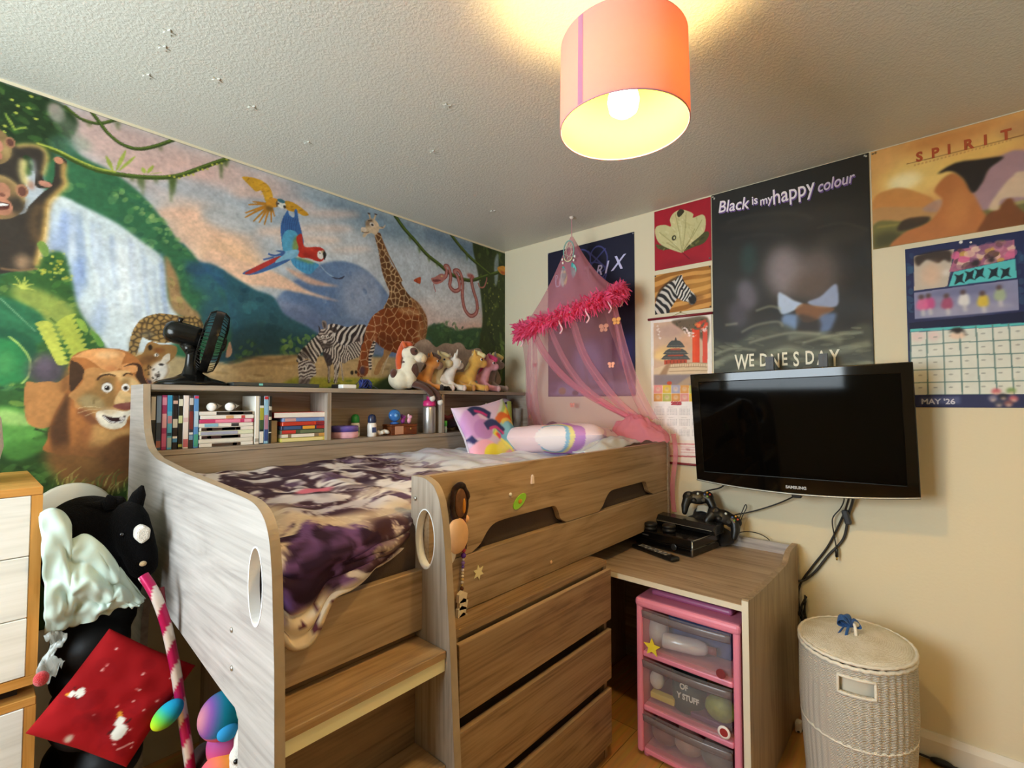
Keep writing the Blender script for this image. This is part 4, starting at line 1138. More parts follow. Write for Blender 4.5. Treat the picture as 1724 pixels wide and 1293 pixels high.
('p','3b332b',[-2514,1921,-2375,1967,-2349,2008,-2321,2057,-2299,2091,-2291,2139,-2292,2170,-2281,2197,-2262,2187,-2267,2144,-2264,2112,-2278,2078,-2303,2033,-2308,1980,-2312,1918,-2322,1865,-2329,1813,-2357,1788,-2510,1747]),
('s','d8b768',[-2387,2192,-2357,2208,-2331,2212,-2315,2198,-2313,2169,-2320,2119],9.8,.95,2,0),
('s','e0cf88',[-2366,2156,-2368,2112,-2359,2071],17.8,.9,4,0),
('s','b9bcc0',[-2348,2163,-2342,2131,-2345,2100],10,.8,4,0),
('s','dcb260',[-2268,2181,-2269,2137,-2263,2108,-2281,2073,-2303,2029,-2308,1974,-2312,1912,-2322,1855,-2329,1807],14.5,.9,5.2,0),
('s','a87a44',[-2300,2023,-2331,2000,-2338,1941,-2326,1884],18.3,.45,10.2,0),
('e','c98a6a',[-2283,2184],12,12,1,.0,0),
('e','c58a72',[-2314,2091],17,10,1,.0,0),
('e','b0785c',[-2347,2075],7,16,.9,2,0),
('e','c8a078',[-2360,1813],19,27,.7,11.8,0),
('e','8a7048',[-2427,2013],67,73,1,.0,0),
('e','3b332b',[-2381,1998],24,31,.9,11.7,0),
('s','cfb070',[-2444,2061,-2405,2079,-2375,2054,-2360,2015],9.5,.7,3.8,0),
('e','a87858',[-2368,2050],15,22,1,.0,0),
('e','6e4438',[-2368,2048],10,16,1,.0,0),
('e','b27c60',[-2412,2034],18,27,1,.0,0),
('e','7a4c3c',[-2412,2022],7,6,1,.0,0),
('e','c08468',[-2413,1985],25,29,1,.0,0),
('p','5a2a24',[-2437,1991,-2406,1999,-2395,1994,-2402,1976,-2436,1968]),
('p','f0ece4',[-2434,1988,-2406,1995,-2399,1991,-2434,1978]),
('e','9a6a50',[-2402,1967],19,10,.7,3.9,0),
('e','8a7048',[-2429,2175],34,58,1,.0,0),
('e','c0a468',[-2405,2173],11,31,.7,5.8,0),
('e','a87858',[-2399,2199],12,18,1,.0,0),
('e','6e4438',[-2399,2199],8,12,1,.0,0),
('e','c4866c',[-2424,2177],10,19,1,.0,0),
('e','b87860',[-2423,2146],8,13,1,.0,0),
('p','7a9a44',[-2328,1884,-2314,1895,-2299,1871,-2302,1846,-2316,1851],.95,1),
('s','8a6a4a',[-2411,1783,-2370,1785,-2326,1800],7.7,.8,.0,0),
]
LEAF = [
('p','a21526',[1093,2514,1419,2419,1413,2000,1088,2057],1,.0,0),
('e','8a0c1e',[1258,2075],114,28,.5,11.4,0),
('e','b0182c',[1153,2349],50,59,.4,15.7,0),
('p','4c4a22',[1111,2211,1172,2188,1230,2156,1259,2141,1316,2153,1371,2164,1398,2204,1372,2219,1278,2175,1151,2173],1,1),
('d',['6a6a30','2f3016','7c7a3a'],[1116,2210,1259,2141,1394,2205,1372,2219,1151,2168],60,(5.9,13.8),2,10,60,.8,2),
('p','c9c28c',[1254,2137,1181,2176,1131,2216,1109,2271,1117,2308,1163,2307,1198,2291,1193,2329,1213,2358,1252,2367,1295,2346,1318,2326,1318,2307,1364,2312,1381,2282,1376,2228,1353,2205,1297,2171,1269,2148],1,.6),
('d',['ded9a8','b5ac72','a9a06a','e6e2ba'],[1122,2278,1203,2297,1203,2346,1262,2359,1318,2316,1373,2293,1363,2221,1259,2150,1152,2202],110,(5.9,17.7),4,55,40,.55,3),
('s','9a925c',[1257,2139,1200,2205,1132,2275],3.8,.8,.6,0),
('s','9a925c',[1257,2139,1244,2243,1223,2350],3.8,.8,.6,0),
('s','9a925c',[1257,2139,1273,2241,1281,2345],3.8,.8,.6,0),
('s','9a925c',[1257,2139,1315,2213,1363,2286],3.8,.8,.6,0),
('s','9a925c',[1257,2139,1296,2194,1326,2249],3.8,.8,.6,0),
('s','9a925c',[1257,2139,1219,2172,1172,2208],3.8,.8,.6,0),
('p','37351c',[1233,2357,1252,2370,1271,2352,1247,2330,1235,2336]),
('e','2c2a14',[1214,2225],12,14,1,.0,0),
('e','c9c28c',[1216,2225],5,7,1,.0,0),
('s','5a0a16',[1257,2139,1296,2096],3.8,.8,.0,0),
]
ZEBRA = [
('z','d0964a','9c6420',[1089,2136,1414,2073,1410,1774,1086,1811],45.5,85,.7,158.2,3,0,0),
('e','d8a550',[1350,1947],63,55,.4,18.4,0),
('e','7a4c1c',[1321,1886],46,19,.5,8.3,0),
('z','23201e','cfc9bd',[1096,1829,1105,1887,1123,1934,1154,1968,1189,1991,1233,2005,1253,2021,1259,1999,1271,1973,1294,1937,1317,1910,1327,1885,1321,1863,1302,1856,1284,1873,1260,1881,1232,1899,1222,1891,1202,1865,1187,1843,1177,1825],26.5,-45,.55,58.8,4,.1,5),
('z','23201e','d9d3c8',[1224,2005,1253,2019,1262,1979,1299,1931,1275,1879,1232,1901,1218,1948],16.2,30,.5,47.6,6,0,5),
('p','1e1a18',[1292,1890,1308,1907,1325,1897,1326,1869,1307,1856,1291,1867],1,1.4),
('s','1c1816',[1107,1906,1139,1961,1189,1996,1243,2016],8.8,.8,2,0),
('e','15110f',[1255,1945],6,5,1,.0,0),
]
CHINA = [
('p','efe6da',[1067,1831,1410,1804,1399,1019,1058,988],1,.0,0),
('p','cfae92',[1095,1782,1383,1778,1379,1438,1093,1445],1,.0,0),
('e','b8998a',[1180,1729],84,37,.8,14.7,0),
('e','e9c07c',[1186,1618],91,37,.9,16.1,0),
('e','f0d08a',[1140,1599],46,22,.8,10.4,0),
('e','d9a07a',[1275,1662],43,43,.6,14.3,0),
('e','c9a090',[1255,1758],58,22,.7,10.1,0),
('p','5a4a34',[1196,1779,1255,1787,1383,1780,1382,1654,1347,1678,1312,1702,1276,1713,1240,1741],.85,2.9),
('d',['3c4024','6a5a3c','4a3a2a'],[1211,1777,1383,1776,1381,1661,1312,1702,1255,1733],50,(4.4,11.7),2,30,60,.7,3),
('p','e2491e',[1306,1724,1343,1724,1339,1439,1303,1440],1,.0,0),
('p','dc5038',[1358,1719,1382,1720,1378,1438,1354,1439],1,.0,0),
('s','f07038',[1313,1716,1312,1468],5,.6,1.4,0),
('s','b53a18',[1340,1714,1337,1467],4.2,.5,1.4,0),
('d',['e8502a','f2813c','d83c22'],[1298,1746,1327,1758,1383,1776,1382,1738,1340,1714,1305,1724],26,(5.7,12.9),1.2,0,180,.95,4),
('d',['f3ddd8','e8c2bc','fff0ec'],[1247,1741,1277,1745,1305,1724,1326,1701,1304,1681,1283,1694],34,(3.6,7.2),1.3,0,180,.95,5),
('d',['f3ddd8','e8c2bc'],[1344,1720,1375,1742,1382,1717,1354,1704],20,(3.5,7.1),1.3,0,180,.95,6),
('p','4c4c48',[1194,1678,1239,1674,1262,1645,1258,1638,1174,1644,1170,1652],1,.7,2),
('s','7f7d74',[1177,1653,1255,1647],2.9,.7,.7,0),
('p','4c4c48',[1180,1636,1252,1631,1278,1608,1273,1601,1157,1608,1152,1616],1,.7,2),
('s','7f7d74',[1160,1617,1270,1610],3,.7,.7,0),
('p','4c4c48',[1171,1609,1260,1603,1287,1580,1283,1573,1146,1581,1141,1589],1,.7,2),
('s','7f7d74',[1149,1590,1280,1582],3,.7,.7,0),
('p','4a4842',[1214,1689,1217,1696,1221,1689,1226,1669,1209,1671],1,.4,0),
('p','b0563a',[1190,1638,1242,1635,1244,1625,1188,1629],1,.0,0),
('p','a8482e',[1174,1604,1256,1601,1259,1593,1172,1597],1,.0,0),
('p','b8482a',[1153,1578,1276,1575,1275,1548,1153,1554],1,.0,0),
('s','5a2a1c',[1166,1575,1166,1555],4.4,.7,.7,0),
('s','5a2a1c',[1186,1574,1186,1554],4.4,.7,.7,0),
('s','5a2a1c',[1206,1573,1206,1553],4.4,.7,.7,0),
('s','5a2a1c',[1225,1572,1225,1552],4.3,.7,.7,0),
('s','5a2a1c',[1244,1571,1244,1551],4.3,.7,.7,0),
('s','5a2a1c',[1263,1570,1263,1550],4.3,.7,.7,0),
('p','d8c09c',[1094,1534,1162,1553,1310,1557,1379,1551,1380,1487,1093,1493],1,.7,0),
('s','8a6a4c',[1178,1557,1310,1555,1379,1549],3.7,.7,.7,0),
('s','8a6a4c',[1177,1537,1310,1535,1379,1530],3.7,.7,.7,0),
('s','8a6a4c',[1177,1516,1309,1515,1379,1511],3.7,.7,.7,0),
('s','8a6a4c',[1185,1557,1185,1539],2.9,.5,.4,0),
('s','8a6a4c',[1198,1556,1198,1539],2.9,.5,.4,0),
('s','8a6a4c',[1211,1555,1211,1538],2.9,.5,.4,0),
('s','8a6a4c',[1223,1555,1223,1537],2.9,.5,.4,0),
('s','8a6a4c',[1236,1554,1236,1537],2.9,.5,.4,0),
('s','8a6a4c',[1249,1553,1248,1536],2.9,.5,.4,0),
('s','8a6a4c',[1261,1553,1261,1536],2.9,.5,.4,0),
('s','8a6a4c',[1273,1552,1273,1535],2.9,.5,.4,0),
('s','8a6a4c',[1285,1552,1285,1534],2.9,.5,.4,0),
('s','8a6a4c',[1298,1551,1297,1534],2.8,.5,.4,0),
('s','8a6a4c',[1310,1550,1310,1533],2.8,.5,.4,0),
('s','8a6a4c',[1322,1550,1322,1533],2.8,.5,.4,0),
('s','8a6a4c',[1334,1549,1333,1532],2.8,.5,.4,0),
('s','8a6a4c',[1346,1548,1345,1532],2.8,.5,.4,0),
('s','8a6a4c',[1357,1548,1357,1531],2.8,.5,.4,0),
('s','8a6a4c',[1369,1547,1369,1530],2.8,.5,.4,0),
('p','a07a58',[1119,1492,1162,1553,1189,1559,1162,1491],.9,1.5,0),
('p','8a7c7c',[1093,1501,1379,1495,1379,1438,1093,1445],1,2.2,0),
('p','c2a27a',[1221,1442,1302,1490,1337,1467,1272,1441],.7,4.3),
('e','b8482a',[1180,1454],14,10,1,.0,0),
('s','efe4dc',[1110,1763,1125,1765],3,.9,.4,0),
('s','efe4dc',[1115,1770,1121,1756],2.6,.9,.4,0),
('s','efe4dc',[1115,1747,1129,1750],3,.9,.4,0),
('s','efe4dc',[1120,1754,1125,1740],2.6,.9,.4,0),
('s','efe4dc',[1120,1732,1134,1734],3,.9,.4,0),
('s','efe4dc',[1124,1739,1130,1725],2.6,.9,.4,0),
('s','efe4dc',[1116,1717,1130,1720],3,.9,.4,0),
('s','efe4dc',[1121,1724,1126,1710],2.6,.9,.4,0),
('s','efe4dc',[1121,1699,1135,1701],3,.9,.4,0),
('s','efe4dc',[1126,1706,1131,1692],2.6,.9,.4,0),
('s','efe4dc',[1109,1742,1123,1744],3,.9,.4,0),
('s','efe4dc',[1113,1749,1119,1735],2.6,.9,.4,0),
('s','efe4dc',[1125,1695,1139,1698],3,.9,.4,0),
('s','efe4dc',[1130,1702,1135,1689],2.6,.9,.4,0),
('p','dc8f86',[1093,1445,1141,1444,1141,1401,1092,1401],1,.0,0),
('e','efdcc0',[1117,1423],13,12,.6,3.7,0),
('s','8a4a3a',[1110,1422,1116,1431,1124,1420],3.7,.5,1.5,0),
('p','e0b93c',[1143,1444,1190,1443,1189,1401,1142,1401],1,.0,0),
('e','efdcc0',[1166,1422],13,12,.6,3.7,0),
('s','8a4a3a',[1159,1421,1166,1430,1173,1419],3.7,.5,1.5,0),
('p','a8a2b4',[1191,1442,1238,1442,1237,1400,1191,1400],1,.0,0),
('e','efdcc0',[1214,1422],13,12,.6,3.6,0),
('s','8a4a3a',[1208,1420,1214,1429,1221,1419],3.6,.5,1.5,0),
('p','d8984e',[1239,1441,1284,1441,1283,1400,1238,1400],1,.0,0),
('e','efdcc0',[1261,1421],12,11,.6,3.6,0),
('s','8a4a3a',[1255,1420,1261,1428,1268,1418],3.6,.5,1.4,0),
('p','b4b458',[1285,1440,1329,1440,1329,1399,1285,1399],1,.0,0),
('e','efdcc0',[1307,1420],12,11,.6,3.5,0),
('s','8a4a3a',[1301,1419,1307,1427,1314,1417],3.5,.5,1.4,0),
('p','d59048',[1331,1439,1374,1439,1373,1399,1330,1399],1,.0,0),
('e','efdcc0',[1352,1419],12,11,.6,3.5,0),
('s','8a4a3a',[1346,1418,1351,1426,1358,1416],3.5,.5,1.4,0),
('p','d8984e',[1092,1400,1141,1400,1140,1357,1092,1357],1,.0,0),
('e','efdcc0',[1116,1379],13,12,.6,3.7,0),
('s','8a4a3a',[1109,1377,1116,1386,1123,1376],3.7,.5,1.5,0),
('p','b4b458',[1142,1399,1189,1399,1189,1357,1142,1357],1,.0,0),
('e','efdcc0',[1166,1378],13,12,.6,3.7,0),
('s','8a4a3a',[1159,1377,1165,1386,1172,1376],3.7,.5,1.5,0),
('p','d59048',[1191,1399,1237,1399,1236,1357,1190,1357],1,.0,0),
('e','efdcc0',[1214,1378],13,12,.6,3.6,0),
('s','8a4a3a',[1207,1377,1213,1385,1220,1375],3.6,.5,1.4,0),
('p','dc8f86',[1238,1398,1283,1398,1283,1357,1238,1356],1,.0,0),
('e','efdcc0',[1261,1378],12,11,.6,3.6,0),
('s','8a4a3a',[1254,1377,1260,1385,1267,1375],3.6,.5,1.4,0),
('p','e0b93c',[1285,1398,1329,1398,1328,1357,1284,1356],1,.0,0),
('e','efdcc0',[1307,1378],12,11,.6,3.5,0),
('s','8a4a3a',[1300,1376,1306,1385,1313,1375],3.5,.5,1.4,0),
('p','a8a2b4',[1330,1397,1373,1397,1372,1357,1330,1356],1,.0,0),
('e','efdcc0',[1351,1377],12,11,.6,3.5,0),
('s','8a4a3a',[1345,1376,1351,1384,1358,1375],3.5,.5,1.4,0),
('p','f1ebe6',[1090,1355,1378,1356,1375,1162,1088,1147],1,.0,0),
('s','b0a8a4',[1102,1327,1137,1327],2.2,.7,.4,0),
('g','77727a',[1096,1316,1147,1317,1096,1287],7,5,2,1.9,.65),
('s','b0a8a4',[1173,1327,1206,1328],2.2,.7,.4,0),
('g','77727a',[1167,1317,1217,1318,1167,1288],7,5,2,1.9,.65),
('s','b0a8a4',[1242,1328,1274,1328],2.2,.7,.4,0),
('g','77727a',[1236,1318,1284,1318,1236,1289],7,5,1.9,1.9,.65),
('s','b0a8a4',[1308,1328,1339,1328],2.1,.7,.4,0),
('g','77727a',[1302,1318,1349,1319,1302,1290],7,5,1.8,1.8,.65),
('s','b0a8a4',[1102,1270,1136,1271],2.2,.7,.4,0),
('g','77727a',[1095,1260,1147,1261,1095,1230],7,5,2,1.9,.65),
('s','b0a8a4',[1173,1272,1206,1273],2.2,.7,.4,0),
('g','77727a',[1167,1261,1216,1263,1166,1232],7,5,2,1.9,.65),
('s','b0a8a4',[1241,1273,1273,1274],2.1,.7,.4,0),
('g','77727a',[1235,1263,1283,1264,1235,1234],7,5,1.9,1.9,.65),
('s','b0a8a4',[1307,1275,1338,1275],2.1,.7,.4,0),
('g','77727a',[1302,1265,1348,1266,1301,1237],7,5,1.8,1.8,.65),
('s','b0a8a4',[1101,1214,1135,1215],2.2,.7,.4,0),
('g','77727a',[1095,1203,1146,1205,1094,1174],7,5,2,1.9,.65),
('s','b0a8a4',[1172,1216,1205,1218],2.2,.7,.4,0),
('g','77727a',[1166,1206,1215,1208,1165,1177],7,5,2,1.9,.65),
('s','b0a8a4',[1241,1219,1272,1220],2.1,.7,.4,0),
('g','77727a',[1235,1209,1282,1210,1234,1180],7,5,1.9,1.9,.65),
('s','b0a8a4',[1307,1221,1337,1222],2.1,.7,.4,0),
('g','77727a',[1301,1211,1347,1213,1300,1183],7,5,1.8,1.8,.65),
('s','d88a90',[1134,1133,1375,1141],6.6,.9,.7,0),
('p','f3e2de',[1134,1127,1375,1134,1374,1086,1134,1074],1,.0,0),
('s','d49a9a',[1236,1121,1300,1123,1366,1125],4.3,.6,1.1,0),
('s','d49a9a',[1235,1109,1300,1110,1366,1113],4.3,.6,1.1,0),
('s','d49a9a',[1235,1094,1300,1096,1366,1099],4.3,.6,1.1,0),
('s','c0606a',[1065,1065,1400,1080],7.5,.95,.4,0),
]
WED = [
('p','26231d',[1414,2670,2074,2433,2051,1375,1395,1379],1,.0,0),
('e','15130f',[1519,2229],149,115,.7,35.4,0),
('e','37322a',[1809,2183],231,49,.6,28.5,8),
('e','1a1812',[1970,1848],82,230,.7,34.5,0),
('e','3a342a',[1955,2068],96,39,.6,19.4,0),
('e','332d24',[1552,2204],114,26,.5,17.5,12),
('s','4a443a',[1486,2238,1617,2244,1774,2212,1851,2164],14.3,.4,8,0),
('s','48413a',[1501,2153,1631,2146,1736,2118],12.4,.35,8,0),
('s','443e34',[1864,2121,1956,2122,2048,2069],9.6,.5,5.6,0),
('e','2b4a48',[1582,2040],38,78,.6,19,0),
('e','a3979c',[1733,1952],80,124,.75,37.2,-8),
('e','7c6c66',[1859,1914],88,127,.65,39.7,0),
('e','5c4a3c',[1824,1871],76,56,.5,24.1,0),
('e','8c8598',[1571,1868],44,78,.6,22.5,-15),
('e','6a6478',[1529,1778],49,70,.5,22.7,-15),
('p','b9cbe4',[1706,1857,1731,1845,1767,1815,1805,1789,1766,1766,1722,1755,1705,1790],.95,4.2),
('p','9aa8c8',[1823,1799,1871,1816,1925,1863,1937,1830,1933,1769,1883,1763,1843,1776],.9,4.8),
('p','8a5a30',[1802,1794,1843,1780,1897,1766,1923,1754,1883,1728,1842,1709,1800,1713,1773,1765],.85,4.8),
('p','7fa0d0',[1722,1747,1773,1749,1794,1722,1772,1676,1749,1637,1721,1664],.85,7.4),
('p','6d88b8',[1869,1730,1909,1740,1929,1730,1908,1670,1874,1634,1862,1683],.8,7.1),
('p','241c14',[1787,1747,1869,1706,1855,1660,1786,1666],.6,7.3),
('p','46483a',[1399,1649,1476,1634,1543,1655,1616,1708,1714,1714,1800,1665,1881,1657,1966,1657,2016,1682,2057,1641,2051,1375,1395,1379],.95,12.6),
('d',['6f7560','8f967c','3a3c30','5a5e4c','7c8068'],[1408,1639,1543,1646,1654,1704,1799,1657,2016,1675,2051,1626,2047,1464,1405,1486],90,(16.2,45),4,8,14,.5,7),
('s','a2a68e',[1543,1689,1608,1717,1700,1724,1721,1697],12.1,.5,5.2,0),
('s','23241c',[1543,1670,1608,1699,1699,1706,1721,1679],12.1,.4,6.9,0),
('s','a2a68e',[1575,1635,1653,1654,1764,1668,1868,1651],12,.5,5.1,0),
('s','23241c',[1575,1616,1653,1635,1764,1651,1867,1633],12,.4,6.9,0),
('s','a2a68e',[1424,1593,1509,1614,1606,1598],12.5,.5,5.4,0),
('s','23241c',[1424,1573,1509,1594,1606,1579],12.5,.4,7.1,0),
('s','a2a68e',[1799,1617,1901,1640,2021,1644],11.2,.5,4.8,0),
('s','23241c',[1798,1599,1900,1623,2021,1628],11.2,.4,6.4,0),
('s','a2a68e',[1609,1785,1671,1799,1715,1781],11.9,.5,5.1,0),
('s','23241c',[1609,1767,1671,1780,1715,1762],11.9,.4,6.8,0),
('s','a2a68e',[1469,1732,1528,1734],12.4,.5,5.3,0),
('s','23241c',[1469,1712,1528,1715],12.4,.4,7.1,0),
('s','a9b096',[1406,1531,1509,1579,1605,1539,1727,1598,1866,1564,2044,1597],30.5,.4,9,0),
('s','a9b096',[1405,1451,1573,1506,1796,1480,2048,1515],30.4,.4,9,0),
('s','a9b096',[1742,1646,1841,1653,1946,1613],27.8,.4,8.2,0),
('e','c9c4b8',[1426,2376],4,5,1,.0,0),
('e','c9c4b8',[2041,2387],3,4,1,.0,0),
]
SPIRIT = [
('p','dba763',[2062,2610,2665,2359,2650,1820,2048,1935],1,.0,0),
('e','c98a4c',[2343,2391],171,46,.8,22.9,-12),
('e','f0d27c',[2200,2251],123,86,.9,33.5,0),
('e','fdf3c0',[2167,2240],52,33,.95,17.4,0),
('e','eac46a',[2386,2284],127,36,.8,19.8,-12),
('e','b98a5c',[2492,2334],53,35,.7,17.3,0),
('e','e6b872',[2104,2341],47,40,.6,19.8,0),
('p','9c8094',[2357,2166,2410,2231,2460,2258,2500,2253,2661,2197,2655,2004,2354,2048],.85,5.4),
('p','c98a4a',[2069,2201,2125,2220,2162,2214,2213,2180,2255,2140,2254,2083,2067,2101],.9,5),
('p','b8905c',[2068,2151,2161,2137,2261,2100,2259,2035,2066,2071],.8,6),
('p','a08a90',[2219,2111,2262,2138,2289,2121,2261,2091],.6,4.7),
('p','6b6a38',[2067,2091,2174,2075,2253,2065,2406,2062,2656,2036,2650,1820,2063,1932],.9,6),
('s','b9a84e',[2075,2075,2159,2069,2253,2065],6,.6,2,0),
('s','a2a84a',[2406,2062,2503,2069],10.6,.7,3.5,0),
('e','3c3a22',[2104,2013],54,39,.7,15.7,0),
('p','b87440',[2130,1968,2158,2030,2225,2053,2261,2082,2279,2133,2256,2177,2292,2223,2325,2217,2363,2137,2387,2067,2405,2018,2402,1912],1,5.8),
('e','d09050',[2322,2093],33,82,.5,20.1,10),
('p','7c4a28',[2392,2030,2431,2064,2462,2091,2494,2030,2651,1860,2377,1917],1,5.3),
('p','d8c0a0',[2406,2071,2445,2140,2470,2167,2498,2176,2659,2125,2656,2036,2456,2093,2431,2055],.9,6.2),
('p','2c241e',[2268,2240,2320,2265,2385,2257,2448,2245,2410,2213,2389,2165,2363,2137,2338,2199,2306,2237],1,2.8),
('p','3a2c20',[2140,2054,2167,2086,2239,2078,2225,2053,2158,2040],.9,3.9),
('s','7a4a28',[2176,2308,2321,2306,2501,2307],2.9,.8,.6,0),
('s','b98650',[2198,2295,2204,2295],6.7,.6,1,0),
('s','b98650',[2209,2295,2216,2296],6.7,.6,1,0),
('s','b98650',[2221,2295,2227,2296],6.7,.6,1,0),
('s','b98650',[2232,2295,2239,2296],6.6,.6,.9,0),
('s','b98650',[2244,2295,2250,2296],6.6,.6,.9,0),
('s','b98650',[2255,2296,2262,2296],6.6,.6,.9,0),
('s','b98650',[2266,2296,2273,2297],6.6,.6,.9,0),
('s','b98650',[2278,2296,2284,2297],6.5,.6,.9,0),
('s','b98650',[2289,2296,2295,2297],6.5,.6,.9,0),
('s','b98650',[2300,2297,2306,2297],6.5,.6,.9,0),
('s','b98650',[2311,2297,2317,2298],6.5,.6,.9,0),
('s','b98650',[2321,2297,2327,2298],6.4,.6,.9,0),
('s','b98650',[2332,2297,2338,2298],6.4,.6,.9,0),
('s','b98650',[2343,2297,2349,2298],6.4,.6,.9,0),
('s','b98650',[2353,2298,2359,2298],6.4,.6,.9,0),
('s','b98650',[2364,2298,2370,2299],6.3,.6,.9,0),
('s','b98650',[2374,2298,2380,2299],6.3,.6,.9,0),
('s','b98650',[2385,2298,2390,2299],6.3,.6,.9,0),
('s','b98650',[2395,2298,2401,2299],6.3,.6,.9,0),
('s','b98650',[2405,2299,2411,2299],6.2,.6,.9,0),
('s','b98650',[2415,2299,2421,2300],6.2,.6,.9,0),
('s','b98650',[2425,2299,2431,2300],6.2,.6,.9,0),
('s','b98650',[2435,2299,2441,2300],6.2,.6,.9,0),
('s','b98650',[2445,2299,2450,2300],6.2,.6,.9,0),
('s','b98650',[2455,2300,2460,2300],6.1,.6,.9,0),
('s','b98650',[2464,2300,2470,2301],6.1,.6,.9,0),
('e','6a5a3a',[2077,2387],4,5,1,.0,0),
]
